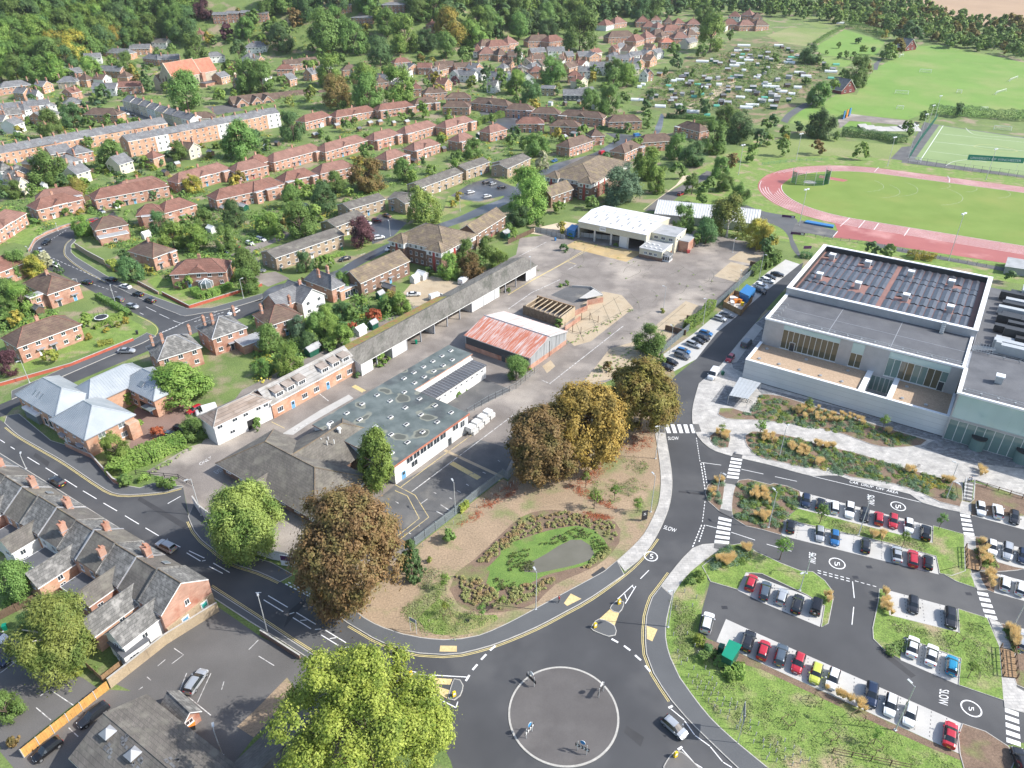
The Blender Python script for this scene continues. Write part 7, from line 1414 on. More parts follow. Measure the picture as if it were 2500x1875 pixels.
CARS = '''32 2180 575 2130 755 hatch red|33 185 605 135 810 suv slate|33 275 880 340 670 hatch red|33 430 970 480 760 mini lime|33 565 1020 630 800 hatch white|33 905 1185 940 910 suv navy|33 1065 1245 1105 1020 hatch white|33 1225 1330 1270 1100 hatch white|33 1600 1265 1575 1490 saloon red|32 2060 490 1995 690 suv dark|32 1710 325 1655 545 suv white
32 2075 30 2030 160 hatch red|32 2190 80 2150 245 estate slate|33 190 145 150 285 mini silver|33 325 180 275 370 estate dark|33 480 215 440 380 jeep black|33 1275 375 1280 195 mini dark|33 1600 505 1585 290 suv dark|33 1290 535 1255 740 saloon white|33 1450 605 1415 810 saloon white|33 1610 695 1595 890 hatch sky|33 2060 20 2045 185 hatch white|33 2200 60 2170 225 hatch white|33 2210 490 2195 700 hatch silver|33 2150 1500 2230 1720 suv dark
23 370 1105 375 990 mini navy|23 505 1020 480 1130 mini black|23 615 1035 615 1165 hatch white|23 735 1200 745 1060 suv white|23 865 1235 870 1095 hatch dark|23 990 1130 985 1260 hatch red|23 1105 1295 1115 1145 hatch red|23 1240 1335 1240 1185 hatch white|23 1385 1250 1378 1385 suv black|23 250 1205 235 1320 mini black|23 490 1405 490 1250 hatch silver|23 615 1440 617 1280 hatch blue|23 880 1355 870 1495 hatch dark|23 1135 1415 1145 1580 saloon silver|23 1275 1460 1275 1605 estate red|23 1400 1500 1400 1630 mini black|23 1855 1180 1840 1050 hatch white|23 1980 1070 2000 1205 suv white|23 2130 1255 2130 1120 hatch dark|23 1945 1510 1940 1375 hatch white|23 2070 1575 2080 1375 estate silver|23 2200 1590 2205 1440 hatch navy
12 1445 1490 1310 1440 hatch black|12 1390 1525 1285 1490 hatch black|12 1548 1440 1395 1385 suv grey|12 1548 1390 1415 1355 hatch blue|12 1645 1345 1495 1290 estate silver|12 1670 1310 1540 1265 hatch black|12 1715 1285 1580 1240 hatch dark|12 1740 1240 1600 1205 hatch blue|12 1850 1115 1735 1080 mini silver|12 1920 1085 1775 1050 saloon grey|12 2165 880 2090 850 hatch black|12 2195 830 2085 800 hatch white|12 2230 790 2130 755 hatch white|13 110 790 0 770 hatch white|13 190 735 70 715 saloon black|13 120 762 20 742 hatch dark|13 50 845 -40 815 hatch white|12 2050 1270 1975 1350 van grey|12 1850 1465 1900 1400 hatch red|12 1685 1640 1775 1505 van white|32 1510 1410 1305 1225 hatch silver
20 420 840 545 925 estate dark|20 1310 1385 1490 1475 suv silver|20 1575 310 1710 245 hatch red|20 1660 310 1820 265 van white|20 1490 495 1370 480 hatch slate|20 1560 450 1490 430 hatch dark|30 1720 835 1590 1020 estate silver|30 660 1310 905 1120 estate dark|30 260 1610 530 1400 hatch black|30 50 770 -80 720 hatch navy|30 10 570 -80 540 hatch white
10 850 262 730 285 hatch red|10 900 210 815 180 hatch silver|10 800 180 740 155 hatch dark|10 360 485 430 425 suv black|10 375 545 320 505 hatch silver|10 505 660 425 630 hatch white|10 680 775 785 805 saloon dark|10 890 760 985 778 hatch dark|10 1010 815 1105 838 saloon white|10 1115 880 1215 905 hatch black|10 1215 920 1320 965 estate dark|10 955 920 1050 955 suv grey|10 1165 1003 1070 985 hatch silver|10 1135 1370 1000 1370 saloon silver|10 1930 1065 2010 1025 hatch white|10 1930 545 1875 515 mini navy|10 1985 525 1895 490 hatch silver|10 2035 512 1965 480 hatch red|10 2150 480 2065 445 hatch white|10 2230 440 2155 410 hatch white|10 2230 705 2140 665 saloon grey
11 105 700 0 670 saloon grey|11 115 445 15 415 hatch white|11 715 610 815 580 saloon dark|11 1110 525 1180 495 hatch white|11 1110 405 1000 425 suv white|11 985 298 930 282 hatch white|11 1080 270 990 265 hatch maroon|11 1165 245 1085 215 saloon brown|11 1400 890 1295 895 saloon white|11 1595 900 1485 932 van white|11 1800 750 1735 805 van white|11 1860 25 1795 38 hatch white|11 2000 60 1935 72 hatch white
01 1985 1535 1935 1545 hatch dark|01 2050 1540 1980 1560 hatch silver|01 2125 1575 2060 1585 saloon dark|02 825 1280 768 1302 van red|02 755 1310 705 1330 hatch dark|02 1110 1140 1070 1147 van blue|02 830 1325 790 1340 hatch white|02 370 1365 415 1350 hatch blue|12 1485 35 1430 60 hatch red|00 1045 950 985 940 hatch white|00 1100 968 1040 952 hatch white|00 1150 975 1100 965 hatch dark|02 1700 800 1730 790 hatch silver'''
for e in CARS.replace('\n', '|').split('|'):
 tl, a, b, c, d, k, cl = e.split(); car(tl, float(a), float(b), float(c), float(d), k, cl)
# ================================================================ markings
def mk(par, tile, pts, wd, mat='paint_white', lift=.018, name='lane_dash', side=0.0):
 p = pts if isinstance(pts[0], Vector) else pl(tile, *pts); return ob(name, stripmesh(name, p, wd, lift, mat, side=side), par)
def nums(s): return [[float(q) for q in e.split()] for e in s.split('|')]
for tl,wd,s in(('20',.16,'0 530 40 557|90 590 125 612|232 678 333 740|385 768 487 832|545 865 650 932|700 962 815 1030|873 1065 988 1132|1055 1172 1172 1243|1228 1275 1340 1342|1450 1400 1522 1437|1575 1485 1692 1555|1595 1468 1725 1530|1705 1555 1735 1548|1765 1600 1880 1659|1800 1572 1938 1652|1415 1070 1525 1008'),
                  ('31',.16,'120 205 285 303|82 240 247 340|300 360 340 347|357 347 522 447|328 390 482 485|392 415 445 410|515 490 567 486|605 497 777 602|565 535 712 625|640 567 692 560|770 642 822 636|862 652 1000 725|1335 845 1385 855|1500 875 1795 892|1435 1010 1705 1150|1705 1150 1720 1100|12 180 62 178'),('31',.34,'1788 925 1818 875|1845 832 1885 785|1917 745 1960 700|1992 667 2037 627'),
                  ('32',.34,'875 570 930 600|980 628 1033 667|1073 707 1122 750|1158 795 1200 845|1355 1152 1390 1135|1435 1505 1470 1480'),('32',.15,'1118 62 1190 -10|925 235 1055 115|985 190 1000 237|990 272 1080 125|1050 125 1065 145|1375 1160 1487 1252|1490 1260 1575 1380|1580 1385 1705 1475|1708 1480 1810 1605|1815 1610 1890 1655|1470 1500 1570 1615|1575 1620 1640 1659'),
                  ('22',.13,'1630 722 1800 745|1970 780 2155 820|1670 1252 1760 1275|1885 1312 2085 1378'),('23',.13,'110 842 295 882|425 838 1430 1080|40 1412 250 1472'),('33',.14,'765 85 780 225|775 300 760 450'),
                  ('10',.13,'1232 1000 1318 1042|1345 1060 1428 1098|1460 1115 1530 1140|1180 1050 1210 1064|600 600 640 608|1325 968 1500 1048|1520 1140 1700 1080|1340 1230 1500 1160|1800 1050 1880 1020'),('11',.13,'760 650 800 630|900 560 940 545|640 620 665 632')):
 for q in nums(s): mk(ROAD if tl not in ('23', '33', '22') else CARPARK, tl, q, wd)
def dashed(par, tile, x0, y0, x1, y1, n, wd=.13, fr=.6, mat='paint_white'):
 for k in range(n):
  a,b=k/n,(k+fr)/n;mk(par,tile,(x0+(x1-x0)*a,y0+(y1-y0)*a,x0+(x1-x0)*b,y0+(y1-y0)*b),wd,mat)
for a in(('31',265,105,590,275,9,.22),('31',290,92,610,262,9,.22),('22',1590,515,1622,722,10),('22',1628,730,1665,960,9,.2),('22',1650,728,1680,905,8,.2),('22',1663,1050,1640,1235,7),('22',1635,1250,1555,1445,8,.2),('22',1660,1250,1610,1400,7,.2),('33',785,80,985,135,4),('33',470,12,760,90,6,.18),('33',470,-8,760,68,6,.18),('10',1640,1125,1900,1040,8,.2),('10',1340,1225,1560,1130,8,.2),('10',380,560,900,790,16),('10',560,350,420,440,6),('10',790,810,1000,880,6)):dashed(CARPARK if a[0]=='33' else ROAD,*a)
def zebra(tile, TL, BL, TR, BR, n):
 c = [P(tile, *q) for q in (TL, BL, TR, BR)]
 for k in range(n):
  a,b=k/(n-.4),(k+.6)/(n-.4);q=[c[0].lerp(c[1],a),c[0].lerp(c[1],b),c[2].lerp(c[3],b),c[2].lerp(c[3],a)];ob('zebra_stripe',flatmesh('zebra_stripe',q,.02,'paint_white'),CARPARK if tile!='22' else ROAD)
zebra('22',(1320,402),(1565,402),(1345,475),(1585,475),5);zebra('22',(1885,680),(1845,852),(1978,695),(1945,862),6);zebra('22',(1780,1180),(1742,1400),(1888,1205),(1865,1412),6);zebra('23',(1672,1155),(1705,1335),(1755,1170),(1795,1342),5);zebra('33',(1815,170),(1890,395),(1905,185),(1990,410),5);zebra('33',(2050,1150),(2065,1440),(2165,1190),(2185,1480),5)
def textmesh(s, key=None):
 cu=bpy.data.curves.new('lettering','FONT');cu.body=s;cu.size=1;o=bpy.data.objects.new('lettering',cu);COL.objects.link(o);dg=bpy.context.evaluated_depsgraph_get();dg.update()
 me = bpy.data.meshes.new_from_object(o.evaluated_get(dg)); COL.objects.unlink(o); bpy.data.objects.remove(o); return me
def ptext(par, s, tile, O, E, T, mat='paint_white', lift=.02, name='road_lettering', z=0):
 me=textmesh(s);xs=[v.co.x for v in me.vertices];ys=[v.co.y for v in me.vertices];x0,x1,y0,y1=min(xs),max(xs),min(ys),max(ys);O,E,T=(P(tile,*q)for q in(O,E,T));ex,ey=(E-O)/(x1-x0),(T-O)/(y1-y0)
 for v in me.vertices: v.co = O + ex * (v.co.x - x0) + ey * (v.co.y - y0) + Vector((0, 0, lift))
 me.materials.clear(); me.materials.append(MATS[mat]); return ob(name, me, par)
ptext(ROAD,'SLOW','22',(1352,532),(1442,532),(1350,505));ptext(ROAD,'SLOW','22',(1310,1282),(1412,1314),(1325,1252));ptext(CARPARK,'SLOW','23',(892,990),(892,1072),(950,1005));ptext(CARPARK,'SLOW','23',(398,1478),(393,1566),(458,1492));ptext(CARPARK,'SLOW','33',(1500,992),(1488,1120),(1580,1005));ptext(CARPARK,'CAR  DROP  OFF  AREA','23',(737,893),(1148,990),(745,872))
ptext(SITE,'ONLY','20',(1690,750),(1790,690),(1678,728),'paint_worn');ptext(SITE,'EXIT','20',(1830,820),(1890,790),(1800,800),'paint_worn')
for par,tl,x,y,r,q in((ROAD,'22',1207,1515,54,0),(CARPARK,'23',1150,1092,56,1),(CARPARK,'23',635,1575,62,1),(CARPARK,'33',1767,1157,76,1)):
 c=P(tl,x,y);rr=r*KS*mpp(c);ob('speed_roundel',stripmesh('speed_roundel',[c+Vector((math.cos(t)*rr,math.sin(t)*rr,0))for t in[6.2832*k/28 for k in range(28)]],.2,.02,'paint_white',True),par)
 ptext(par,'5',tl,*(((x-12,y+22),(x+18,y+22),(x-8,y-20))if not q else((x-22,y-14),(x-22,y+20),(x+22,y-14))))
KB1=sp(pl('20',60,420,150,490,300,580,520,705,700,825,830,912,950,980,1100,997,1400,970,1530,935));KB2=sp(pl('31',810,448,900,500,1000,560,1200,645,1400,692,1600,704,1750,692,2000,628)+pl('32',0,575,240,472,500,335,700,222,965,30)+pl('22',1100,1550,1200,1430,1250,1360));KB3=sp(pl('32',1370,20,1290,130,1220,220,1170,380,1160,500,1170,700,1230,860,1380,1090));KB4=pl('20',1770,1775)+pl('31',0,375,300,575,570,745);KB5=sp(pl('20',1600,1215,1640,1300,1700,1375,1800,1455,1950,1570)+pl('31',40,5,220,85));KB6=sp(pl('10',620,420,565,470,550,540,580,590,700,680,900,790));KB7=sp(pl('10',1170,1072,1290,1130,1342,1190,1315,1245,1200,1307))
for kb, s in ((KB1, -1), (KB2, -1), (KB3, -1), (KB4, 1), (KB5, -1)):
 for o_ in (.32, .58): mk(ROAD, '', kb, .1, 'paint_yellow', .016, 'yellow_line', s * o_)
mk(LEFT_ROAD,'',KB6,.12,'paint_yellow',.016,'yellow_line',-.4);mk(LEFT_ROAD,'',KB7,.12,'paint_yellow',.016,'yellow_line',-.4)
for tl,wd,mt,s in(('21',.22,'paint_worn','1325 975 2212 305|1575 1080 1670 1140|1540 1135 1635 1185|330 460 450 390|555 145 630 205'),('12',.22,'paint_worn','350 1650 975 1160|0 1020 200 880 440 770|280 1615 360 1650|90 575 325 452|500 690 580 645'),('21',.16,'paint_oldyellow','1240 930 1560 690 1840 490|1190 910 1360 1000 1475 1185 1215 1385|1190 960 1295 1005 1395 1195 1210 1345|150 380 260 435'),('21',.8,'concrete_pad','1610 620 2105 850'),('21',1.3,'paint_oldyellow','1665 726 1900 858|840 76 930 125'),('12',.25,'paint_oldyellow','0 900 200 780 420 660 640 540 760 470|20 885 220 765 440 645 640 525|495 615 575 640'),('21',.16,'paint_worn','1195 1052 1220 1068|1125 1112 1150 1128|1650 1020 1672 1032|1790 905 1812 918|1930 805 1955 815|2060 705 2075 715|1715 960 1745 975|1410 1070 1465 1030|1515 975 1540 985|1060 1180 1080 1190|1300 1315 1325 1325|1385 1250 1400 1262'),
                      ('30',.13,'paint_worn','1470 650 1550 705 1450 780|1395 745 1330 800|1240 890 1275 920|1170 1000 1205 975|340 1050 440 985|440 1010 620 1130|305 1150 430 1255|0 590 45 570|-50 700 120 770|0 860 120 770 250 680|1520 1000 1575 860|1665 1110 1780 860|1590 1060 1780 1215|2100 660 2180 580|580 1320 660 1395|1870 1000 1890 930'),('31',.13,'paint_worn','40 715 170 795')):
 for q in nums(s): mk(SITE if tl[0] != '3' else YARD, tl, q, wd, mt, .024, 'yard_marking')
for tl,row in(('23',((318,968,1440,1262,300,1108,1442,1400,10),(200,1205,1468,1520,165,1340,1492,1668,11))),('33',((0,560,1690,1295,0,770,1668,1535,13),(0,70,530,290,0,262,490,468,5),(1050,160,1652,320,1080,368,1668,510,4),(1200,562,1675,742,1170,748,1655,956,3)))):
 for a, b, c, d, e, f, g, h, n in row:
  for k in range(1,n):t=k/n;dashed(CARPARK,tl,a+(c-a)*t,b+(d-b)*t,e+(g-e)*t,f+(h-f)*t,7,.12,.35,'depot_dark')
for tl,x,y in(('32',1828,305),('33',790,50),('33',1745,190),('23',905,1605),('20',1210,950),('31',1790,420)):p=P(tl,x,y);sheet('drain_cover',[p+Vector(q)for q in((-.5,-.35,0),(.5,-.35,0),(.5,.35,0),(-.5,.35,0))],.13 if tl!='31' else .024,'black_metal')if tl in('31',)else ob('drain_cover',flatmesh('drain_cover',[p+Vector(q)for q in((-.5,-.35,0),(.5,-.35,0),(.5,.35,0),(-.5,.35,0))],.02,'black_metal'),CARPARK if tl in('33','32','23')else ROAD)
# ================================================================ fences and walls
def fence(pts, h, label, mat, style='board', pan=2.4, name='fence', cat='fence', post='timber_dark', z=0.0):
 p = [Vector((q.x, q.y, 0)) for q in pts]; o = thing(name, label, cat, p[0]) if label else auto(name, *z_desc, p[0]);
 for i in range(len(p) - 1):
  d = p[i + 1] - p[i]; n = max(1, round(d.length / pan)); l = d.length / n; rz = math.atan2(d.y, d.x)
  for k in range(n):
   q = p[i] + d * (k / n) - p[0]; key = ('fp', style, round(l, 1), h, mat)
   def mkp():
    m = MB(); L = round(l, 1)
    if style == 'palisade':
     for j in range(int(L / .26)): x = .12 + j * .26; m.box(x - .06, x + .06, -.02, .02, .05, h)
     m.box(0, L, .02, .06, .4, .47); m.box(0, L, .02, .06, h - .45, h - .38)
    elif style == 'rail':
     for zz in (h * .45, h * .95): m.box(0, L, -.03, .03, zz, zz + .09)
    elif style == 'mesh':
     m.box(0, L, -.015, .015, h - .06, h); m.box(0, L, -.015, .015, h * .5, h * .5 + .04); m.box(0, L, -.015, .015, .1, .14)
     for j in range(int(L / .5)): m.box(j * .5, j * .5 + .02, -.01, .01, .1, h)
    elif style == 'solid': m.box(0, L, -.1, .1, 0, h); m.box(0, L, -.14, .14, h, h + .08, 1)
    else:
     for j in range(max(2,int(L/.3))):nj=max(2,int(L/.3));m.box(L*j/nj+.008,L*(j+1)/nj-.008,-.02+.02*(j%2),.02+.02*(j%2),.05,h)
    return m.mesh('panel', [mat, 'kerbstone'] if style == 'solid' else [mat])
   ob('panel', cached(key, mkp), o, q, rz)
   if style!='solid':ob('post',cached(('post',h,post),lambda:MB().box(-.06,.06,-.06,.06,0,h+.1).mesh('post',[post])),o,q)
 return o
plain('palisade',(.30,.35,.37),.5,.3);plain('green_net',(.03,.24,.16),.8);plain('red_brickwall',(.42,.10,.06),.9,var=.15);plain('slatgrey',(.16,.17,.175),.7)
fence(pl('21',1360,1430,1700,1170,1840,1050,2100,850)+pl('22',0,868,130,715),2.3,'grey palisade fence between the yard and the pond ground','palisade','palisade',2.7,post='palisade');fence(pl('12',1300,1392,1500,1222,1800,962,2040,742,2200,610),2.3,'grey palisade fence behind the parked cars','palisade','palisade',2.7,post='palisade')
fence(pl('21',1800,320,1980,210,2212,100)+pl('12',260,1530),1.8,'low grey mesh fence beside the white crates','palisade','mesh',post='slatgrey');fence(pl('30',205,1572,925,992),1.9,'bright orange timber fence between the two yards','timber_new','board',2.2,post='concrete');fence(pl('30',0,410,420,200),1.8,'weathered brown board fence behind the garden lawn','timber_dark')
fence(pl('30',935,985,1410,610,1850,335),2.2,'buff concrete panel wall with posters beside the yard','ashlar_brown','solid',3.0,'boundary_wall','wall');fence(pl('30',740,815,870,935,1040,800),1.5,'small board fence round the paved court','timber')
fence(pl('20',1640,1075,1690,1150,1765,1205)+pl('21',0,1485,150,1535,400,1590),2.2,'curved white wall with a purple sign under the trees','render_white','solid',3,'boundary_wall','wall');fence(pl('10',1372,895,1600,1012,1800,950,2212,822),1.0,'orange-red brick wall on the junction corner','red_brickwall','solid',3,'boundary_wall','wall');fence(pl('10',900,660,1060,745,1340,895),1.0,'dark brick wall along the curved road pavement','brick_red','solid',3,'boundary_wall','wall')
fence(pl('10',640,505,740,570,890,650),2.2,'tall mossy retaining wall at the road bend','ashlar_brown','solid',3,'boundary_wall','wall');fence(pl('10',245,535,300,440,400,385,560,325,720,285),.9,'low brick wall round the outside of the bend','brick_red','solid',3,'boundary_wall','wall');fence(pl('10',0,1668,600,1500,1130,1285),.9,'long orange brick wall below the grassy bank','red_brickwall','solid',3,'boundary_wall','wall')
fence(pl('20',560,590,780,690,960,890,1000,910),1.2,'brick wall in front of the pale blue roofs','brick_red','solid',3,'boundary_wall','wall');fence(pl('31',60,530,395,745),1.1,'low dark brick wall at the yard road edge','brick_brown','solid',3,'boundary_wall','wall');fence(pl('13',245,380,880,470,1500,590,2300,745),1.2,'low dark fence along the near side of the track','slatgrey','mesh',3,post='slatgrey')
fence(pl('03',0,1392,250,1365,560,1352),1.2,'low green fence round the far track bend','green_net','mesh',4,post='green_net');fence(pl('33',595,1530,1250,1670),1.1,'brown post and rail fence in the bottom verge','timber_dark','rail',2.4);fence(pl('20',1150,825,1510,858,1640,935),1.1,'black tubular barrier at the depot entrance','black_metal','rail',3,'barrier','barrier','black_metal')
fence(pl('03',1240,1345,1330,1200,1480,990),3.6,'tall green mesh fence at the hockey pitch end','green_net','mesh',4,post='green_net');fence(pl('03',1235,1372,1700,1440,2300,1515),3.2,'tall dark mesh fence along the hockey pitch front','slatgrey','mesh',4,post='slatgrey');fence(pl('12',1000,330+120,1001,451)[:1]+pl('12',230,365,370,400,480,430),1.8,'grey board fence below the courtyard at the garage','concrete');fence(pl('12',0,470,110,420,220,370),1.8,'brown garden fence beside the upper yard','timber_dark');fence(pl('23',1790,905,2300,1060),1.1,'brown handrail fence beside the sloping path','timber_dark','rail',post='timber_dark')
# garden fences running out from the houses
z_desc = None
for i, (t, L, D) in enumerate(HOUSES):
 if t.location.y > 520 or i % 2 or t.name.startswith('terr'): continue
 p=t.matrix_world@Vector((0,0,0))if 0 else t.location;c,s=math.cos(t.rotation_euler.z),math.sin(t.rotation_euler.z);f=lambda x,y:Vector((p.x+x*c-y*s,p.y+x*s+y*c,0))
 z_desc = ('weathered garden fence', 'garden fence', 'fence'); z_desc = ('weathered brown garden fence', 'garden fence', 'fence')
 fence([f(L / 2, D), f(L / 2, D + 9)], 1.7, None, ('timber_dark', 'timber', 'timber')[i % 3], 'board', 4.5)
# ================================================================ posts, signs, lamps
def hsolve(tile, b, t):
 p = P(tile, *b); v = uv(tile, *t)[1]; lo, hi = 0, 40
 for _ in range(30):
  m = (lo + hi) / 2; dz = p.z + m - CAM_H; dep = p.y * CP - dz * SP; vv = 937.5 - FPX * (p.y * SP + dz * CP) / dep
  if vv > v: lo = m
  else: hi = m
 return p, lo
plain('lamp_pole',(.56,.58,.58),.5,.3);plain('traffic_yellow',(.75,.52,.02),.5);plain('sign_blue',(.02,.22,.50),.4);plain('purple',(.09,.025,.10),.5)
def lamp(tile, b, t, ang=0.0, flood=False):
 p,h=hsolve(tile,b,t);h=max(3,h);o=auto('floodlight' if flood else 'street_lamp','tall pale floodlight mast' if flood else 'slim grey street lamp','floodlight' if flood else 'street lamp','lamp',p,ang,'floodlights' if flood else 'street lamps')
 ob('pole',cached(('pole',round(h,1),flood),lambda:MB().tube((0,0,0),(0,0,h),.14 if flood else .1,.09 if flood else .06,8).box(-.2,.2,-.2,.2,0,.12).mesh('pole',['lamp_pole'])),o)
 if flood:
  for x in(-.8,.8):ob('lamp_head',cached('flood',lambda:MB().box(-.5,.5,-.3,.3,-.1,.3).box(-.9,.9,-.05,.05,-.18,-.1).mesh('lamp_head',['lamp_clear'])),o,(x,0,h))
 else:ob('lamp_head',cached('head',lambda:MB().tube((0,0,-.05),(.9,0,.12),.04,None,6).box(.5,1.25,-.16,.16,.08,.2).mesh('lamp_head',['lamp_pole'])),o,(0,0,h-.1))
for tl,s in(('31','120 535 45 225'),('21','1700 1150 1685 890'),('22','1205 1140 1243 835|1245 690 1275 410|1765 980 1795 805'),('33','1125 1340 1270 970|320 160 365 0|2120 470 2212 290'),('32','235 320 245 5|1350 470 1385 150'),('23','55 1270 125 970|815 1335 905 1000|1555 1030 1600 880|145 685 195 420|1610 850 1660 730|375 1659 410 1480'),('20','220 775 185 660|1700 1170 1590 860'),('10','980 985 940 825|665 830 655 770|490 360 465 290|2055 925 2025 765|250 560 230 495|250 1640 190 1450'),('12','1365 1390 1385 1165|1645 1145 1675 925|2120 760 2155 555|1895 540 1915 425|1310 1040 1340 830|190 770 195 570|1385 590 1390 405|1940 870 1960 700'),('11','1150 400 1140 275|365 700 350 635|1740 190 1740 60'),('30','1880 1560 1805 1340')):
 for i, q in enumerate(nums(s)): lamp(tl, q[:2], q[2:], (i * 1.7 + len(tl)) % 6.28)
for tl,s in(('13','1575 610 1690 215|315 310 375 10'),('03','290 1350 325 1130|1060 1400 1115 1160|1235 1330 1305 1060|1330 1190 1390 965|1395 1090 1450 890|1460 990 1515 810|1890 1515 1970 1260'),('02','1945 1475 1985 1225')):
 for q in nums(s): lamp(tl, q[:2], q[2:], .6, True)
def chevron(tile, x, y, ang, lab):
 p = P(tile, x, y); p.z += .07; o = thing('road_sign', lab, 'road sign', p, ang, 'roundabout signs')
 for s in(-.7,.7):ob('post',cached('spost2',lambda:MB().tube((0,0,0),(0,0,2.2),.05,None,7).mesh('post',['lamp_pole'])),o,(s,0,0))
 b=ob('chevron_board',cached('chevb',lambda:MB().box(-1.1,1.1,-.04,0,.9,1.6).mesh('chevron_board',['black_metal'])),o)
 for k in range(4):ob('chevron',cached('chev',lambda:MB().add([(-.18,-.045,.92),(.05,-.045,.92),(.28,-.045,1.25),(.05,-.045,1.58),(-.18,-.045,1.58),(.05,-.045,1.25)],[(0,1,2,5),(5,2,3,4)]).mesh('chevron',['upvc'])),b,(-.82+k*.52,0,0))
 ob('disc',cached('disc',lambda:MB().tube((0,-.08,2.45),(0,-.05,2.45),.38,None,18).mesh('disc',['sign_blue'])),o);ob('disc_back',cached('discb',lambda:MB().tube((0,-.048,2.45),(0,-.01,2.45),.42,None,18).mesh('disc_back',['upvc'])),o)
chevron('32',195,950,2.3,'chevron sign at the upper left edge of the roundabout');chevron('32',785,1040,-2.2,'chevron sign at the upper right edge of the roundabout');chevron('32',180,1380,.9,'chevron sign at the lower left of the roundabout island');chevron('32',625,1530,-.5,'chevron sign with white arrows at the roundabout bottom')
for tl,x,y,lab in(('32',938,275,'yellow bollard on the tip of the upper traffic island'),('32',735,475,'yellow bollard at the roundabout end of the upper island'),('32',1413,1565,'yellow bollard on the lower right traffic island'),('31',1690,1055,'yellow bollard on the island beside the big maple'),('31',1325,885,'yellow bollard half hidden by the big maple')):
 o=thing('bollard',lab,'bollard',P(tl,x,y)+Vector((0,0,.1)),.5,'traffic bollards');ob('shell',cached('boll',lambda:MB().box(-.28,.28,-.16,.16,0,.95).box(-.2,.2,-.12,.12,.95,1.1).mesh('shell',['traffic_yellow'])),o);ob('face',cached('bollf',lambda:MB().box(-.18,.18,-.17,-.16,.45,.9).mesh('face',['upvc'])),o)
def signboard(tile, b, t, wd, hh, mat, lab, ang, text=None, tm='paint_white', name='sign', two=True):
 p, h = hsolve(tile, b, t); h = max(h, hh + .2); o = thing(name, lab, 'sign', p, ang)
 for s in((-wd*.42,wd*.42)if two else(0,)):ob('post',MB().tube((s,.05,0),(s,.05,h),.05,None,6).mesh('post',['lamp_pole']),o)
 bd = ob('board', MB().box(-wd / 2, wd / 2, -.05, .0, h - hh, h).mesh('board', [mat]), o)
 if text:boardtext(bd,text,wd*.9,hh*(.25 if text==' 5 ' else .6),(0,-.056,h-hh*(.5 if text==' 5 ' else .8)),tm)
 return o
def boardtext(par, s, wd, hh, loc, tm='paint_white', name='lettering'):
 me=textmesh(s);xs=[v.co.x for v in me.vertices];ys=[v.co.y for v in me.vertices];k=min(wd/(max(xs)-min(xs)),hh/(max(ys)-min(ys))*1.6);ky=min(k,hh/(max(ys)-min(ys)))
 for v in me.vertices: v.co = Vector(((v.co.x - (min(xs) + max(xs)) / 2) * k, 0, (v.co.y - min(ys)) * ky))
 me.materials.clear(); me.materials.append(MATS[tm]); return ob(name, me, par, loc)
signboard('31',(1350,515),(1345,400),1.5,.8,'flat_grey','two-post road sign on the grass by the pond',2.6);signboard('22',(1148,1215),(1148,1128),1.3,2.4,'black_metal','black totem sign with a white 5 near the pond',.3,' 5 ',name='totem_sign');signboard('32',(1940,1395),(1985,1160),2.6,1.9,'flat_grey','white-edged direction sign in the verge by the roundabout',1.3);signboard('13',(375,545),(378,485),3.0,1.1,'purple','purple sign board on white posts beside the path',.1,'SPORTS  GROUND' if 0 else None)
hk=signboard('03',(1940,1440),(1945,1318),25,2.6,'green_net','long green sign on the hockey pitch fence',-.28,'UNIVERSITY OF WINCHESTER');boardtext(DEPOT_SIGN,'EDAN',1.9,.9,(0,-.106,.6),'black_metal')
for x0,y0,lab in((222,235,'farther purple banner on the track railings'),(300,380,'nearer purple banner on the track railings')):o=thing('banner',lab,'banner',P('13',x0,y0+15),-.32);ob('cloth',cached('bann',lambda:MB().box(-2.6,2.6,-.03,0,.2,1.2).mesh('cloth',['purple'])),o);ob('logo',cached('bannl',lambda:MB().box(1.2,2.2,-.034,-.03,.45,.95).mesh('logo',['upvc'])),o)
o=thing('site_sign','purple and white site sign on the curved white wall','sign',P('21',320,1600),-.18);ob('board',MB().box(-2,2,-.12,0,.1,2.7).mesh('board',['upvc']),o);ob('panel',MB().box(-1.9,1.9,-.13,-.12,1.4,2.6).mesh('panel',['purple']),o);ob('panel',MB().box(.5,1.7,-.135,-.13,1.5,1.9).mesh('panel',['upvc']),o)
# ================================================================ yard and street furniture
def boxthing(name, lab, cat, tile, quad, z0, z1, mat, roof=None, cap=.0, group=None):
 q=[P(tile,*c,z1)for c in quad];c=sum(q,Vector())/len(q);b=Vector((c.x,c.y,0));pts=[(p.x-c.x,p.y-c.y)for p in q]
 o = thing(name, lab, cat, b, 0, group); ob('body', MB().prism(pts, z0, z1).mesh('body', [mat]), o)
 if roof: ob('roof', MB().prism([(x * (1 + cap), y * (1 + cap)) for x, y in pts], z1, z1 + .18).mesh('roof', [roof]), o)
 return o
plain('kiosk_green',(.0,.22,.13),.5);plain('kiosk_dark',(.01,.09,.055),.5);plain('blue_box',(.03,.17,.40),.5);plain('orange',(.60,.20,.03),.6)
o=boxthing('kiosk','green electricity kiosk beside the car park','kiosk','32',((1810,705),(1868,588),(1965,630),(1890,750)),0,2.7,'kiosk_dark','kiosk_green',.12);boxthing('cabinet','small dark green cabinet behind the kiosk','cabinet','32',((1772,640),(1790,608),(1832,620),(1815,660)),0,1.6,'kiosk_dark','kiosk_dark',.05)
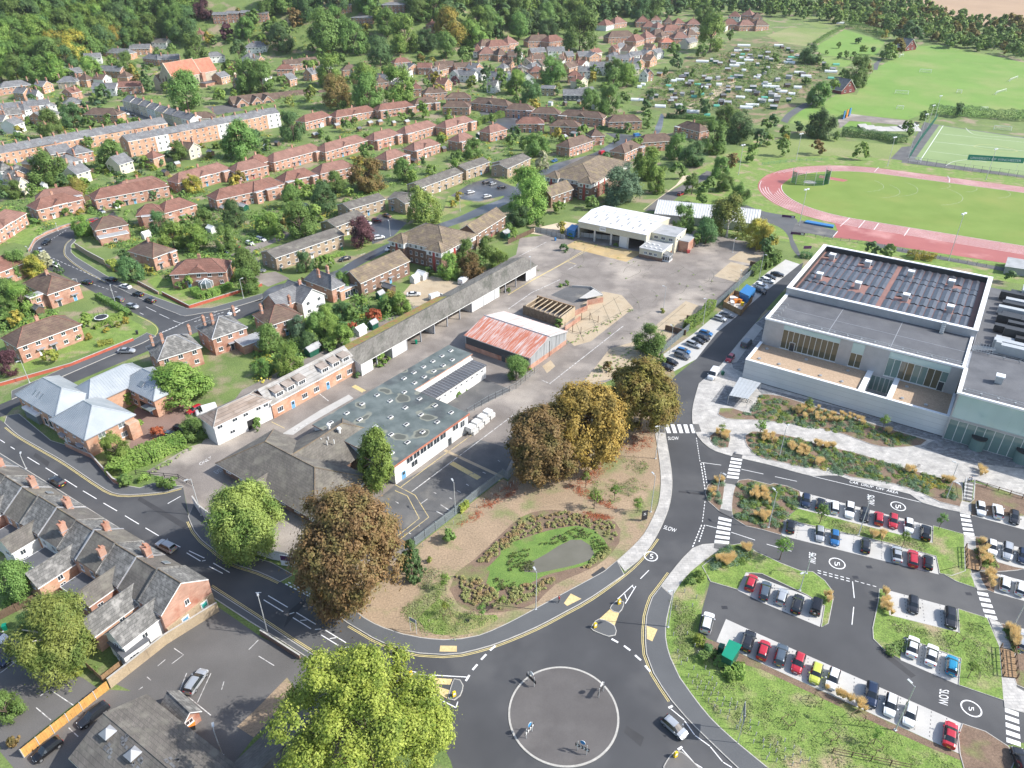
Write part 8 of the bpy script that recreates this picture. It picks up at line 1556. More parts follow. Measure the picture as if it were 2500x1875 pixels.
c=boxthing('shipping_container','blue shipping container beside the wooden compound','container','12',((1955,875),(2015,812),(2090,850),(2035,912)),0,2.5,'blue_box','blue_box',.02);boxthing('trailer','blue lorry trailer beside the bus garage','trailer','12',((498,345),(540,305),(596,318),(560,365)),.6,3,'blue_box','blue_box',.01)
cp=pl('12',1812,1000,1905,905,2058,955,1962,1075);fence(cp+[cp[0]],2.0,'brown wooden compound full of orange play equipment','timber','board',2.2,'wooden_compound','compound');sheet('compound_floor',cp,.03,'concrete')
for i,(x,y,a,m)in enumerate(((1900,945,2.4,'upvc'),(1935,935,2.0,'orange'),(1890,985,1.6,'upvc'),(1955,965,1.3,'orange'),(1975,990,.9,'traffic_yellow'),(1920,965,1.4,'orange'))):o=auto('crate',('white','orange','white','orange','yellow','orange')[i]+' crate','crate','crate',P('12',x,y)+Vector((0,0,.05)),i*.7,'crates in the compound',MB().box(-a/2,a/2,-a/3,a/3,0,1.1).box(-a/2-.04,a/2+.04,-a/3-.04,a/3+.04,1.1,1.2).mesh('crate',[m]))
for i in range(8):
 p=P('21',1850+i%4*48-(20 if i>3 else 0),470-i%4*44+(10 if i>3 else 0));o=auto('pallet_crate','white stacked pallet crate','pallet crate','crate',p+Vector((0,0,1.15 if i>3 else 0)),R(54),'white pallet crates')
 ob('frame', cached('pcr', lambda: MB().box(-.9, .9, -.9, .9, 0, 1.1).mesh('frame', ['render_white'])), o)
 for k in range(3):ob('slot',cached('pcs',lambda:MB().box(-.75,.75,-.915,-.9,0,.14).mesh('slot',['flat_grey'])),o,(0,0,.2+k*.32))
def wallrun(o, pts, h, th, mat, name='wall'):
 for i in range(len(pts)-1):ob(name,MB().bar(pts[i]-o.location,pts[i+1]-o.location,th,0,h if not isinstance(h,list)else h[i]).mesh(name,[mat]),o)
rp = P('12', 400, 1020); ru = thing('ruined_building', 'roofless brown brick ruin with bare roof beams in the yard', 'ruin', rp)
a, b, c_, d_ = pl('12', 130, 1060, 445, 1170, 560, 1080, 245, 985); plain('soot_brick', (.20, .15, .10), .9, var=.3)
wallrun(ru,[a,b],3.0,.35,'soot_brick');wallrun(ru,[b,c_],3.2,.35,'concrete_pad');wallrun(ru,[c_,d_],3.4,.3,'timber');wallrun(ru,[d_,a],2.4,.35,'soot_brick');wallrun(ru,pl('12',560,1075,665,1030,670,985,800,960),1.7,.3,'brick_red');wallrun(ru,pl('12',480,1200,610,1110),1.3,.3,'brick_red');wallrun(ru,pl('12',540,835,700,845,800,910),.8,.2,'concrete')
for k in range(8):t=(k+.5)/8;p,q=a.lerp(b,t)-rp,d_.lerp(c_,t)-rp;ob('roof_beam',MB().bar(p,q,.22,3.0,3.25).mesh('roof_beam',['concrete_pad']),ru)
sl_=pl('12',660,960,800,930,720,880,600,960);ob('slab',MB().prism([(p.x-rp.x,p.y-rp.y)for p in sl_],1.2,1.4).mesh('slab',['concrete']),ru)
for(x0,y0,x1,y1)in((620,1110,690,1110),(690,1110,760,1135),(480,1190,545,1215),(545,1215,615,1230)):o=auto('steel_frame','rusty goalpost-like steel frame','steel frame','frame',P('12',x0,y0),0,'rusty steel frames');q=P('12',x1,y1)-P('12',x0,y0);ob('upright',MB().tube((0,0,0),(0,0,2.4),.09,None,6).mesh('upright',['timber_dark']),o);ob('upright',MB().tube(q,q+Vector((0,0,2.4)),.09,None,6).mesh('upright',['timber_dark']),o);ob('bottom_rail',MB().tube((0,0,.4),q+Vector((0,0,.4)),.06,None,6).mesh('bottom_rail',['timber_dark']),o)
for q,lab in(((1325,1195,1500,1240),'dark concrete bay wall near the parked cars'),((1505,1110,1600,1135),'short dark concrete wall behind the fence shrubs'),((2040,650,2130,670),'short red wall in the far yard corner')):p,r_=pl('12',*q);o=thing('yard_wall',lab,'wall',p);wallrun(o,[p,r_],1.7,.3,'timber_dark')
# cycle shelter, kerbside benches, stairs, footbridge
q=[P('22',*c,2.6)for c in((1865,160),(1955,5),(2135,55),(2025,190))];ctr=sum(q,Vector())/4;ctr.z=.11;o=thing('cycle_shelter','glass-roofed cycle shelter on the plaza','shelter',ctr)
for i in range(6):t0,t1=i/6+.005,(i+1)/6-.005;e=[q[0].lerp(q[3],t0),q[0].lerp(q[3],t1),q[1].lerp(q[2],t1),q[1].lerp(q[2],t0)];ob('roof_panel',MB().prism([(p.x-ctr.x,p.y-ctr.y)for p in e],2.55,2.65).mesh('roof_panel',['galv']),o)
for p in q:ob('post',MB().tube((p.x-ctr.x,p.y-ctr.y,0),(p.x-ctr.x,p.y-ctr.y,2.55),.06,None,7).mesh('post',['steel']),o)
def bicycle(tile, x, y, ang, lab):
 o = thing('bicycle', lab, 'bicycle', P(tile, x, y) + Vector((0, 0, .12)), ang)
 for s in(-.52,.52):m=MB();[m.tube((s+.33*math.cos(k*.524),0,.34+.33*math.sin(k*.524)),(s+.33*math.cos((k+1)*.524),0,.34+.33*math.sin((k+1)*.524)),.03,None,5)for k in range(12)];ob('wheel',m.mesh('wheel',['tyre']),o)
 ob('frame',MB().tube((-.52,0,.34),(-.12,0,.85),.025,None,5).tube((-.12,0,.85),(.4,0,.8),.025,None,5).tube((0,0,.32),(.4,0,.8),.025,None,5).tube((-.12,0,.85),(0,0,.32),.025,None,5).tube((.4,0,.95),(.52,0,.34),.025,None,5).mesh('frame',['black_metal']),o);ob('saddle',MB().box(-.25,.02,-.07,.07,.9,.96).mesh('saddle',['black_metal']),o)
bicycle('22',1995,215,-.3,'black bicycle parked beside the cycle shelter');bicycle('22',2030,222,-.3,'second bicycle at the end of the cycle shelter row');bicycle('23',1310,770,.4,'lone bicycle locked on the plaza near the stairs')
st0,st1,st2=P('23',1695,1040),P('23',1770,1055),P('23',1705,900);o=thing('stairs','concrete steps climbing from the car park to the plaza','stairs',st0)
for k in range(11):t=k/11;a1,b1=st0.lerp(st2,t)-st0,st1.lerp(st1+(st2-st0),t)-st0;a2,b2=st0.lerp(st2,t+.091)-st0,st1.lerp(st1+(st2-st0),t+.091)-st0;ob('step',MB().prism([(v.x,v.y)for v in(a1,b1,b2,a2)],0,.09+.11*k*.6,0).mesh('step',['concrete' if k%2 else 'depot_dark']),o)
for w_ in(Vector((0,0,0)),st1-st0):ob('handrail',MB().tube(w_+Vector((0,0,1)),w_+(st2-st0)+Vector((0,0,1.7)),.05,None,6).tube(w_,w_+Vector((0,0,1)),.05,None,6).tube(w_+(st2-st0),w_+(st2-st0)+Vector((0,0,1.7)),.05,None,6).mesh('handrail',['lamp_pole']),o)
for tl,c,lab in(('33',((2010,650),(2125,680),(2150,905),(2030,890)),'brown timber footbridge over the car park swale'),('23',((1715,1445),(1812,1480),(1835,1640),(1725,1620)),'farther brown timber footbridge below the zebra crossing')):
 q = [P(tl, *p) for p in c]; o = thing('footbridge', lab, 'footbridge', q[0]); n = 12
 for k in range(n):e=[q[0].lerp(q[3],k/n+.004),q[1].lerp(q[2],k/n+.004),q[1].lerp(q[2],(k+1)/n-.004),q[0].lerp(q[3],(k+1)/n-.004)];ob('plank',MB().prism([(p.x-q[0].x,p.y-q[0].y)for p in e],.12,.2).mesh('plank',['timber']),o)
 for a1, b1 in ((q[0], q[3]), (q[1], q[2])):
  for k in range(5):p=a1.lerp(b1,k/4)-q[0];ob('post',cached('fbp',lambda:MB().box(-.07,.07,-.07,.07,0,1.3).mesh('post',['timber_dark'])),o,p)
  for z in (.7, 1.2): ob('rail', MB().bar(a1 - q[0], b1 - q[0], .08, z, z + .12).mesh('rail', ['timber_dark']), o)
# planting stakes and tree guards
STK=[('32',x,y)for x,y in((1590,230),(1415,320),(1555,300),(1395,545),(1490,180),(1510,540),(1430,690),(1575,640),(1600,700),(1440,740),(1460,790),(1510,760),(1565,830),(1665,830),(1695,880),(1595,900),(1520,895),(1720,920),(1555,950),(1625,955),(1755,970),(1690,960),(1595,1000),(1665,1000),(1735,1010),(1640,1050),(1710,1050),(1770,1050),(1690,1100),(1760,1100),(1820,1090),(1880,1100),(1805,1140),(1870,1140),(1930,1130),(1740,1155),(1865,1195),(1920,1170),(1790,1200),(1850,1250),(2040,1280),(2110,1300),(1960,1280),(2090,1390),(2150,1440),(2040,1340),(1925,1330),(2150,1500),(2180,1590),(2070,1450))]+[('33',x,y)for x,y in((10,1450),(65,1490),(125,1470),(190,1440),(55,1560),(115,1530),(190,1520),(265,1500),(120,1610),(190,1590),(255,1570),(320,1550),(255,1640),(320,1620),(395,1600))]+[('21',1360+65*k,1480-47*k)for k in range(13)]+[('22',20+28*k,930-26*k)for k in range(5)]
for tl,x,y in STK:auto('planting_stake','short pale planting stake','planting stake','stake',P(tl,x,y),0,'planting stakes',cached('stake',lambda:MB().box(-.05,.05,-.05,.05,0,.95).box(-.09,.09,-.03,.03,.7,.76).mesh('planting_stake',['concrete'])))
for tl,x,y in(('33',215,1290),('33',445,1100),('33',805,1250),('33',570,1415),('33',950,1500),('31',1615,375),('33',1640,590)):
 m=lambda:MB().tube((-.7,-.7,0),(-.7,-.7,1.2),.05,None,5).tube((.7,-.7,0),(.7,-.7,1.2),.05,None,5).tube((.7,.7,0),(.7,.7,1.2),.05,None,5).tube((-.7,.7,0),(-.7,.7,1.2),.05,None,5).tube((-.7,-.7,1.1),(.7,-.7,1.1),.04,None,5).tube((.7,-.7,1.1),(.7,.7,1.1),.04,None,5).tube((.7,.7,1.1),(-.7,.7,1.1),.04,None,5).tube((-.7,.7,1.1),(-.7,-.7,1.1),.04,None,5).mesh('tree_guard',['timber_dark'])
 auto('tree_guard', 'square timber tree guard', 'tree guard', 'tree guard', P(tl, x, y), .5, 'tree guards', cached('tguard', m))
for tl,x,y,c,w_ in(('30',50,490,'kiosk_green','green'),('30',600,820,'kiosk_dark','dark green'),('11',230,700,'kiosk_dark','dark green'),('11',500,660,'kiosk_dark','dark green'),('11',745,520,'kiosk_dark','dark green'),('30',1620,1330,'orange','orange-lidded'),('12',1520,545,'door_red','red'),('12',1810,1575,'kiosk_dark','dark green'),('10',1160,1230,'black_metal','black'),('12',400,440,'blue_box','blue'),('11',1370,1310,'kiosk_green','green')):
 o=auto('wheelie_bin',w_+' wheelie bin','bin','bin',P(tl,x,y),.4,'wheelie bins');k=2.0 if 'orange' in w_ or w_=='red' else 1;ob('body',cached(('bin',c,k),lambda:MB().add([(-.25*k,-.3,0),(.25*k,-.3,0),(.25*k,.3,0),(-.25*k,.3,0),(-.32*k,-.38,1.05),(.32*k,-.38,1.05),(.32*k,.38,1.05),(-.32*k,.38,1.05)],[(3,2,1,0),(0,1,5,4),(1,2,6,5),(2,3,7,6),(3,0,4,7)]).mesh('body',['black_metal' if k>1 and c=='orange' else c])),o);ob('lid',cached(('binl',c,k),lambda:MB().box(-.34*k,.34*k,-.4,.42,1.05,1.13).mesh('lid',[c])),o)
# ================================================================ sports furniture
def goal(tile, a, b, hpx=0, lab=None, dep=1.6):
 A,B=P(tile,*a),P(tile,*b);d=B-A;L=d.length;o=auto('goal','white football goal','goal','goal',A,math.atan2(d.y,d.x),'football goals');r=.12
 ob('frame',MB().tube((0,0,0),(0,0,2.4),r,None,6).tube((L,0,0),(L,0,2.4),r,None,6).tube((0,0,2.4),(L,0,2.4),r,None,6).tube((0,0,2.4),(0,dep,0),.06,None,5).tube((L,0,2.4),(L,dep,0),.06,None,5).tube((0,dep,.05),(L,dep,.05),.06,None,5).mesh('frame',['upvc']),o)
 m=MB();[m.tube((L*k/12,0,2.4),(L*k/12,dep,0),.025,None,3)for k in range(13)];[m.tube((0,dep*k/5,2.4*(1-k/5)),(L,dep*k/5,2.4*(1-k/5)),.025,None,3)for k in range(1,5)];ob('net',m.mesh('net',['upvc']),o,kind='stuff')
for a,b in(((1330,610),(1425,618)),((1122,790),(1232,800)),((1135,922),(1190,925)),((1845,935),(1900,935)),((2090,692),(2155,660)),((1972,802),(2058,770)),((1642,785),(1682,790)),((1160,488),(1192,478)),((832,700),(862,688)),((1955,1092),(2100,1105)),((1238,1362),(1338,1375))):goal('03',a,b)
hc=P('03',370,1540);o=thing('throwing_cage','green netted hammer throwing cage inside the track bend','throwing cage',hc);n=9
MATS['net_green'] = leafmat('net_green', (.02, .20, .10), (.02, .24, .12), trans=.3)
for k in range(n):
 t=R(150+240*k/(n-1));x,y=9*math.cos(t)+2,5.5*math.sin(t);ob('pole',cached('cpole',lambda:MB().tube((0,0,0),(0,0,6.5),.12,None,6).mesh('pole',['lamp_pole'])),o,(x,y,0))
 if k < n - 1:
  t2 = R(150 + 240 * (k + 1) / (n - 1)); x2, y2 = 9 * math.cos(t2) + 2, 5.5 * math.sin(t2); m = MB()
  for j in range(14):q=j/14;m.tube((x+(x2-x)*q,y+(y2-y)*q,.1),(x+(x2-x)*q,y+(y2-y)*q,5.4),.07,None,3)
  for j in range(7): m.tube((x, y, .2 + j * .85), (x2, y2, .2 + j * .85), .07, None, 3)
  ob('net', m.mesh('net', ['net_green']), o, kind='stuff')
ob('circle', MB().tube((2, 0, .05), (2, 0, .12), 3, None, 24).mesh('circle', ['concrete']), o)
o=thing('landing_mat','blue high-jump landing mat beside the track','mat',P('13',485,315));q=pl('13',378,280,608,322,600,338,358,295);ob('cushion',MB().prism([(p.x-o.location.x,p.y-o.location.y)for p in q],.05,.7).mesh('cushion',['blue_box']),o)
q=[P('13',*c,2.6)for c in((2050,660),(2075,580),(2330,620),(2330,700))];ctr=sum(q,Vector())/4;o=thing('grandstand','small grey-roofed spectator stand beside the track','stand',(ctr.x,ctr.y,0));ob('roof',MB().prism([(p.x-ctr.x,p.y-ctr.y)for p in q],2.5,2.7).mesh('roof',['flat_grey']),o);ob('back',MB().prism([((p.x-ctr.x)*.95,(p.y-ctr.y)*.95)for p in q],.05,2.5).mesh('back',['lead']),o)
sk=P('03',1050,1090);o=thing('skate_ramp','pale concrete curved skate ramp beside the pitches','skate ramp',(sk.x,sk.y,TZ(sk.x,sk.y)))
for k in range(7):x=-16+k*5;hh=(1.9,1.2,.6,.35,.6,1.4,2.2)[k];ob('ramp_section',MB().add([(x,-6,.1),(x+5,-6,.1),(x+5,5,hh*1.2),(x,5,hh),(x,5,0),(x+5,5,0)],[(0,1,2,3),(3,2,5,4)]).mesh('ramp_section',['concrete']),o)
for i,(x,m)in enumerate(((690,'blue_box'),(715,'orange'),(738,'blue_box'))):auto('climbing_panel',('blue','orange','blue')[i]+' play panel','play panel','play panel',P('03',x,1000-i*12),1,'play panels',MB().box(-2.5,2.5,-.15,.15,.0,4.5).box(-2.6,-2.4,-.2,.2,0,5.2).mesh('climbing_panel',[m]))
# ================================================================ allotments
surf('polythene', (.62, .64, .62), (.74, .75, .73), .3, .5, famt=.05); plain('polygreen', (.12, .42, .30), .6)
def tunnel_mesh(m_):
 m = MB(); n = 8
 for k in range(n):a,b=math.pi*k/n,math.pi*(k+1)/n;m.add([(-.5,-math.cos(a)*.5,math.sin(a)*.5),(.5,-math.cos(a)*.5,math.sin(a)*.5),(.5,-math.cos(b)*.5,math.sin(b)*.5),(-.5,-math.cos(b)*.5,math.sin(b)*.5)],[(0,1,2,3)])
 for x in(-.5,.5):m.add([(x,-math.cos(math.pi*k/n)*.5,math.sin(math.pi*k/n)*.5)for k in range(n+1)],[tuple(range(n+1))])
 return m.mesh('polytunnel', [m_])
rnd = random.Random(21)
PT=nums('1830 880 60|1910 560 45|1640 525 58|1990 390 58|1960 545 40|2030 515 42|1380 690 48|1450 680 40|1090 850 58|1285 905 50|1560 950 58|1960 830 42|2060 895 60|2010 915 58|2040 775 45|1660 745 32|1780 720 26|1700 670 24|1110 740 20|1140 720 20|1970 495 22|1940 435 35|1990 600 20|2100 660 30|2180 720 45|2130 850 25')
for x, y, r in PT:
 p=P('02',x,y);s=r*2*KS*mpp(p);o=auto('polytunnel','white polytunnel','polytunnel','polytunnel',p,rnd.choice((-.3,-.2,-.25)),'allotment polytunnels',cached('ptun',lambda:tunnel_mesh('polythene')));o.scale=(s*.9,3.4,3.6)
for x,y,r in nums('75 740 75|170 780 45|310 620 42|370 650 45|580 610 55|660 200 35|140 390 40|100 810 30|85 860 35|300 745 35|250 800 30|230 535 50'):p=P('03',x,y);o=auto('polytunnel','white polytunnel','polytunnel','polytunnel',p,-.25,'allotment polytunnels',CACHE['ptun']);o.scale=(r*1.8*KS*mpp(p),3.4,3.6)
for tl,x,y,r in[('02',)+tuple(q)for q in nums('1605 720 30|1900 655 25|1680 975 25|1760 900 25|1355 730 22|1630 800 24|1570 820 24|1980 465 18')]+[('03',)+tuple(q)for q in nums('265 490 45|230 530 45|625 550 26|20 830 26|580 665 25')]:p=P(tl,x,y);o=auto('net_tunnel','green netted crop tunnel','net tunnel','crop tunnel',p,-.2,'green crop tunnels',cached('gtun',lambda:tunnel_mesh('polygreen')));o.scale=(r*2*KS*mpp(p),3,3)
AP=[(1200,740),(1320,640),(1560,560),(1900,420),(2212,400),(2212,900),(1950,940),(1600,940),(1300,900),(1100,860)];AP2=[(0,380),(300,420),(600,600),(400,720),(350,820),(100,920),(0,960)]
def shed_mesh(wm,rm):return wall_mesh(-1.3,1.3,-1,1,1.9,.7,'gable','x').add(*(lambda m:(m.v,m.f))(roof_mesh(-1.3,1.3,-1,1,1.9,.7,'gable',.15,'','x')),1).mesh('shed',[wm,rm])
ns = 0
for tl, poly, n in (('02', AP, 84), ('03', AP2, 34)):
 xs = [a for a, _ in poly]; ys = [b for _, b in poly]
 for _ in range(n):
  x, y = rnd.uniform(min(xs), max(xs)), rnd.uniform(min(ys), max(ys))
  if not inside(x, y, poly): continue
  p=P(tl,x,y);k=rnd.choice((('timber_dark','membrane','dark timber'),('timber','flat_grey','brown timber'),('flat_grey','flat_grey','pale'),('kiosk_dark','flat_grey','green')))
  o=auto('allotment_shed',k[2]+' shed','shed','shed',p,rnd.uniform(-.5,.2),'allotment sheds',cached(('shed',k[0]),lambda:shed_mesh(*k[:2])));o.scale=(rnd.uniform(.9,1.7),)*2+(1.1,)
def plots():
 rng = np.random.default_rng(4)
 for mat,n,rr,hh,nm in(('leaf_mid',620,2.0,1.3,'a'),('leaf_light',560,1.8,1.0,'b'),('leaf_dark',480,2.6,3.0,'c'),('leaf_cream',120,.9,.6,'d')):
  poly=[P('02',*q)for q in AP];poly2=[P('03',*q)for q in AP2];tufts('allotment_crops',[(poly,n),(poly2,n//3)],0,mat,(rr*.5,rr),(hh*.5,hh),26,len(mat)+n,'vegetable rows and fruit bushes on the allotments','crops',(.1,.6),False)
plots()
for o in list(COL.objects):
 if o.name.startswith('allotment_crops'):
  me=o.data;a=np.empty(len(me.vertices)*3,np.float32);me.vertices.foreach_get('co',a);a=a.reshape(-1,3);a[:,2]+=.06*np.clip(a[:,1]-470,0,None);me.vertices.foreach_set('co',a.ravel())
for tl,x,y in[('10',q[0],q[1])for q in nums('205 1000|1790 370|1240 420|2060 180|1890 190|720 100|330 1050')]+[('01',q[0],q[1])for q in nums('520 1160|110 1260|200 1230|700 1080|980 1060|1060 1050|890 1110|1180 1060|1290 1050|1600 1280|1440 1300|560 1070|1900 1160|1350 1380')]+[('11',q[0],q[1])for q in nums('1070 930|1140 870|1360 790|1420 760|440 180|900 1230|60 1370|520 1380|1010 1180|2120 410|490 1400')]+[('00',q[0],q[1])for q in nums('200 1010|150 1040|1400 1480|1500 1410|1240 1280|640 1500|380 1590|840 700|1650 1260|1780 1310')]+[('02',q[0],q[1])for q in nums('480 890|730 920|600 880|360 890|470 1180|1280 640|1180 670|560 1150')]:
 p=P(tl,x,y);k=rnd.choice((('timber_dark','membrane','dark timber'),('timber','flat_grey','brown timber'),('render_white','polythene','white'),('kiosk_dark','flat_grey','green')));o=auto('garden_shed',k[2]+' garden shed','garden shed','shed',p,rnd.choice((R(54),R(-36))),'garden sheds',cached(('shed',k[0]),lambda:shed_mesh(*k[:2])));o.scale=(rnd.uniform(.9,1.5),)*2+(1.1,)
# trampoline, conservatory
o=thing('trampoline','round garden trampoline with net beside the curved road','trampoline',P('10',860,1105));ob('mat',MB().tube((0,0,.8),(0,0,.88),1.7,None,20).mesh('mat',['black_metal']),o);ob('rim',MB().tube((0,0,.7),(0,0,.84),2.0,None,20).mesh('rim',['upvc']),o)
for k in range(8):ob('net_pole',cached('npole',lambda:MB().tube((0,0,0),(0,0,2.6),.04,None,5).mesh('net_pole',['black_metal'])),o,(1.85*math.cos(k*.785),1.85*math.sin(k*.785),0))
o=thing('conservatory','domed white conservatory on the front of a red-roofed house','conservatory',P('10',1745,840));m=MB()
ob('base',MB().prism([(2.2*math.cos(t*.785+.39),2.2*math.sin(t*.785+.39))for t in range(8)],0,.6).mesh('base',['brick_red']),o);ob('glazing',MB().prism([(2.15*math.cos(t*.785+.39),2.15*math.sin(t*.785+.39))for t in range(8)],.6,2.3).mesh('glazing',['window_light']),o)
for t in range(8):a_=t*.785+.39;x,y=2.2*math.cos(a_),2.2*math.sin(a_);ob('frame_bar',cached(('cbar',t),lambda:MB().tube((x,y,.5),(x,y,2.3),.08,None,5).tube((x,y,2.3),(0,0,3.4),.07,None,5).mesh('frame_bar',['upvc'])),o)
ob('dome',MB().add([(2.2*math.cos(t*.785+.39),2.2*math.sin(t*.785+.39),2.3)for t in range(8)]+[(0,0,3.35)],[(t,(t+1)%8,8)for t in range(8)]).mesh('dome',['window_light']),o)
# ================================================================ people
plain('skin',(.50,.30,.21),.6);plain('cloth_red',(.5,.02,.03),.8);plain('cloth_dark',(.03,.035,.05),.9);plain('cloth_pale',(.5,.52,.55),.8);plain('hair',(.05,.03,.02),.8)
def person(tile, x, y, ang, top, lab):
 o = thing('person', lab, 'person', P(tile, x, y) + Vector((0, 0, .11)), ang)
 V_=[(0,0,.95),(0,0,1.2),(0,0,1.42),(0,0,1.52),(.02,0,1.66),(0,.2,1.4),(.06,.26,1.14),(.2,.24,.95),(0,-.2,1.4),(-.1,-.25,1.14),(-.02,-.25,.92),(.0,.1,.9),(.12,.11,.5),(.02,.11,.07),(.14,.11,.04),(0,-.1,.9),(-.04,-.11,.5),(-.24,-.11,.1),(-.12,-.11,.05)]
 E_=[(0,1),(1,2),(2,3),(3,4),(2,5),(5,6),(6,7),(2,8),(8,9),(9,10),(0,11),(11,12),(12,13),(13,14),(0,15),(15,16),(16,17),(17,18)];Rr=[.13,.13,.14,.06,.1,.075,.05,.038,.075,.05,.038,.1,.07,.045,.045,.1,.07,.045,.045]
 me=bpy.data.meshes.new('body');me.from_pydata(V_,E_,[]);b=ob('body',me,o);sk_=b.modifiers.new('s','SKIN');b.modifiers.new('d','SUBSURF').levels=1;b.modifiers['d'].render_levels=1
 for i, r in enumerate(Rr): me.skin_vertices[0].data[i].radius = (r, r)
 me.skin_vertices[0].data[0].use_root=True;dg=bpy.context.evaluated_depsgraph_get();dg.update();nm=bpy.data.meshes.new_from_object(b.evaluated_get(dg));b.modifiers.clear();b.data=nm
 for q in ('skin', top, 'cloth_dark'): nm.materials.append(MATS[q])
 nm.polygons.foreach_set('material_index',[0 if p.center.z>1.5 or(p.center.z<1.05 and abs(p.center.y)>.19)else 1 if p.center.z>.98 else 2 for p in nm.polygons]);nm.polygons.foreach_set('use_smooth',[True]*len(nm.polygons))
 ob('hair',cached('hairm',lambda:MB().add([(.1*math.cos(a*.785)*k,.1*math.sin(a*.785)*k,z)for k,z in((1,0),(.98,.06),(.6,.11))for a in range(8)],[(r*8+a,r*8+(a+1)%8,r*8+8+(a+1)%8,r*8+8+a)for r in range(2)for a in range(8)]+[tuple(range(16,24))]).mesh('hair',['hair'],True)),o,(.01,0,1.68))
person('32',430,265,.5,'cloth_red','person in a red top walking along the pavement by the pond');person('23',1732,905,1.6,'cloth_pale','person in pale clothes at the top of the stairs');person('23',1752,900,1.2,'cloth_pale','second person beside the one on the stairs');person('12',2172,905,1,'cloth_dark','person in dark clothes beside the parked black car')
# wear: yard cracks and weeds, road patches, polished lanes round the roundabout
surf('asphalt_patch',(.038,.038,.04),(.05,.05,.052),.4,.8,famt=.2,fine=12);surf('crack',(.10,.095,.075),(.14,.135,.09),.5,.95)
for tl,c in(('31',(300,330,420,230,440,260,250,480)),('20',(1180,1010,1590,1250,1560,1290,1160,1040)),('22',(1440,960,1650,985,1648,1000,1440,975)),('33',(1000,640,1300,880,1260,900,980,680)),('32',(700,30,800,-40,900,40,800,110)),('20',(300,640,420,720,400,760,280,670)),('32',(1000,1300,1150,1400,1120,1480,980,1360))):ob('road_patch',flatmesh('road_patch',pl(tl,*c),.0125,'asphalt_patch'),ROAD if tl!='33' else CARPARK)
def wear():
 rnd=random.Random(8);m=MB();poly=[(v.x,v.y)for v in pl('12',80,700,520,500,1100,620,1500,600,1900,700,1750,940,1250,1200,600,1620,200,1640,700,1300,1050,1020,700,830,300,860)];C_=[]
 xs, ys = [a for a, _ in poly], [b for _, b in poly]
 for _ in range(110):
  x, y = rnd.uniform(min(xs), max(xs)), rnd.uniform(min(ys), max(ys))
  if not inside(x, y, poly): continue
  a = R(54 if rnd.random() < .5 else -36) + rnd.uniform(-.3, .3); p = [Vector((x, y, 0))]
  for k in range(rnd.randint(3,9)):a+=rnd.uniform(-.35,.35);p.append(p[-1]+Vector((math.cos(a),math.sin(a),0))*rnd.uniform(.8,2.2))
  stripmesh('', p, rnd.uniform(.05, .14), .03, '', mb=m); C_ += p[::2]
 ob('cracks', m.mesh('cracks', ['crack']), SITE, kind='stuff')
 tufts('yard_weeds',[([q+Vector(v)for v in((-.5,-.5,0),(.5,-.5,0),(.5,.5,0),(-.5,.5,0))],1)for q in C_[::6]]+[(pl('12',480,1310,1040,1010,1060,1030,500,1340),40),(pl('12',600,1659,900,1360,1150,1330,1000,1500),60),(pl('12',1680,1000,1240,1230,1250,1250),26),(pl('11',900,1560,1150,1420,1160,1450),16),(pl('20',1260,800,1600,600,1640,600,1300,820),30),(pl('12',580,440,1130,540,1130,555,560,460),20)],0,'leaf_verge',(.15,.5),(.1,.35),30,3,'weeds sprouting along cracks in the yard','weeds',(.05,.2),False)
 for i,c in enumerate(((560,1250,1040,1000),(500,1190,940,910),(640,1290,560,1100),(760,1220,690,1040),(870,1140,800,980),(960,1070,890,920),(1890,690,2020,740),(1500,980,1260,1180))):ob('slab_joint',stripmesh('slab_joint',pl('12',*c),.12,.03,'crack'),SITE)
wear()
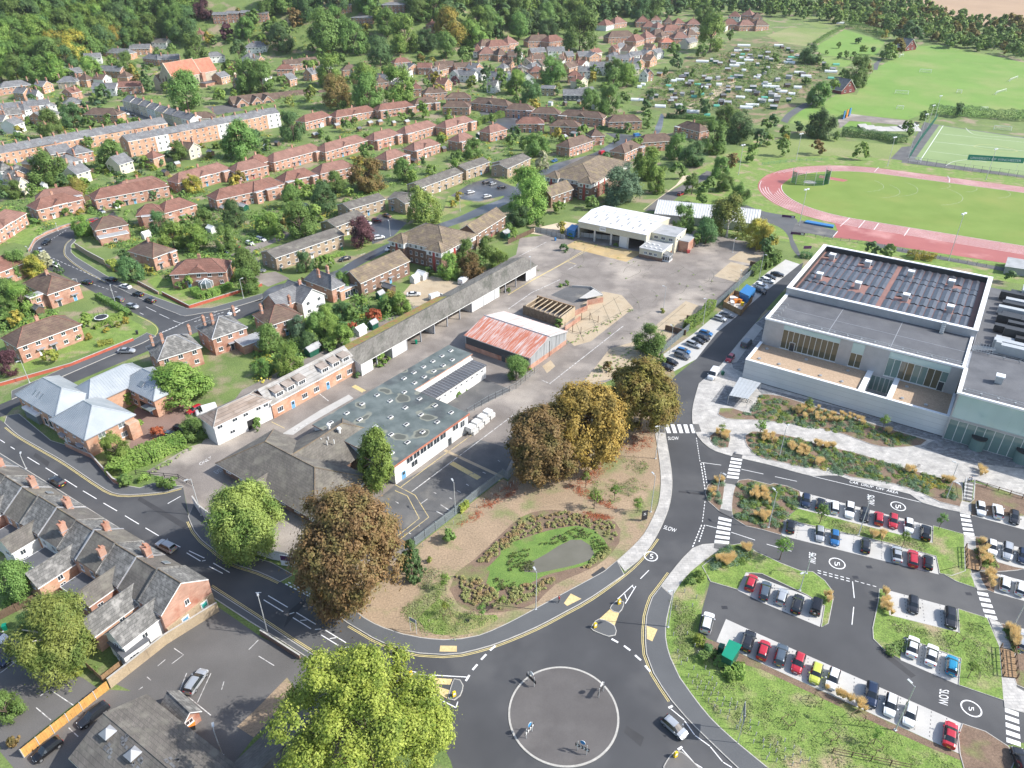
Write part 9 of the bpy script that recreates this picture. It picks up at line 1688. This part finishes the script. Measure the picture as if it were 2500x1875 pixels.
# ================================================================ labels completed from the nearest landmark
LM = {}
def lm(name, tile, x, y): LM[name] = P(tile, x, y)
for a in(('the pond','22',450,1500),('the roundabout','32',469,1203),('the green kiosk','32',1880,720),('the rusty barn','12',100,1250),('the church','00',1600,640),('the bus garage','12',900,330),('the puddled workshop roof','21',1100,400),('the hipped hall','21',300,850),('the pale blue roofs','20',500,300),('the big maple','31',930,1500),('the slate hall','30',1100,1500),('the orange fence','30',550,1250),('the brick gable with posters','30',1600,400),('the depot entrance','20',1560,1050),('the curved road','10',450,520),('the road junction','10',1400,1150),('the domed conservatory','10',1740,780),('the trampoline','10',860,1090),('the purple tree','11',905,470),('the flats with white bands','11',1500,600),('the bus shed','11',1500,1150),('the white-walled villa','11',500,1050),('the ruined walls','12',500,1000),('the white sports hall','12',1700,250),('the wooden compound','12',1930,1000),('the blue container','12',2030,870),('the white van','12',1720,1600),('the cycle shelter','22',1980,150),('the zebra crossing by the plaza','22',1430,440),('the drop-off lettering','23',950,930),('the stairs','23',1740,970),('the revolving doors','23',1790,600),('the hammer cage','03',370,1510),('the skate park','03',1050,1080),('the hockey sign','03',1940,1400),('the near pavilion','03',740,770),('the far pavilion','03',1260,400),('the school','00',2090,900),('the orange roof','02',1350,390),('the black barns','02',600,830),('the red van','02',795,1300),('the pale cream tree','02',290,1440),('the white end terrace','01',170,1100),('the hillside townhouses','00',2000,150),('the cream terrace','00',1300,950),('the three-storey terrace','00',1500,1250),('the sheet-roofed bungalow','01',1220,630),('the hill flats','01',1170,50),('the wooden footbridge','33',2070,780),('the lime-yellow car','33',450,870),('the boxy off-roader','33',455,300),('the bright blue car','33',1600,800),('the red car row','23',1050,1210),('the estate car park','01',1950,1640),('the allotment lane','02',1700,800),('the ploughed field','03',1500,120),('the running track bend','03',0,1500),('the paddock','03',720,350),('the far rooftops','02',1500,250),('the wood edge','01',1600,480),('the wooded slope','00',500,300),('the top left corner','00',100,60),('the valley end','02',2000,120),('the white tent-like villas','01',1800,640),('the slate terrace','00',700,1200),('the left edge houses','00',100,900),('the hipped villas','00',1300,520),('the hill path','01',450,350),('the big round tree','01',1215,880),('the two lone oaks','02',640,400),('the field belt','03',1900,350),('the wood above the church','00',1300,250),('the dark wood','02',400,150),('the hilltop','01',800,100),('the trees by the rooftops','02',1200,100)):
 lm(*a)
ORD=['','second ','third ','fourth ','fifth ','sixth ','seventh ','eighth ','ninth ','tenth ','eleventh ','twelfth ','thirteenth ','fourteenth ','fifteenth ','sixteenth ','seventeenth ','eighteenth ','nineteenth ','twentieth ']
def finish_labels():
 names = list(LM); LP = np.array([tuple(LM[n])[:2] for n in names]); by = {}
 for a in AUTO: by.setdefault(a[2], []).append(a)
 for noun, lst in by.items():
  X=np.array([(a[4].x,a[4].y)for a in lst]);D_=np.linalg.norm(X[:,None]-LP[None],axis=2);rank=D_.argsort(0).argsort(0)
  for i, (o, desc, _, cat, loc) in enumerate(lst):
   c = np.argsort(D_[i])[:6]; j = min(c, key=lambda q: (rank[i, q] * 1.0 + 4 * D_[i, q] / (D_[i, c[0]] + 30)))
   k = int(rank[i, j]); w = ORD[k] if k < len(ORD) else str(k + 1) + 'th '
   lab = desc + ', ' + w + 'nearest ' + noun + ' to ' + names[j]
   if len(lab.replace('-',' ').split())>15:lab=' '.join(desc.split()[:max(2,13-len((w+'nearest '+noun+' to '+names[j]).split()))])+', '+w+'nearest '+noun+' to '+names[j]
   o['label'] = lab
finish_labels()
# ================================================================ the air: thin daylight haze over the valley
def haze():
 m=bpy.data.materials.new('haze');m.use_nodes=True;n=m.node_tree.nodes;n.clear();o=n.new('ShaderNodeOutputMaterial');v=n.new('ShaderNodeVolumePrincipled')
 v.inputs['Color'].default_value=(.86,.91,.96,1);v.inputs['Density'].default_value=.00005;v.inputs['Anisotropy'].default_value=.2;m.node_tree.links.new(v.outputs[0],o.inputs['Volume'])
 MATS['haze']=m;ob('haze',MB().box(-2500,2600,-260,4100,-6,235).mesh('haze',['haze']),kind='stuff',label='thin pale daylight haze filling the valley air',category='haze')
haze()
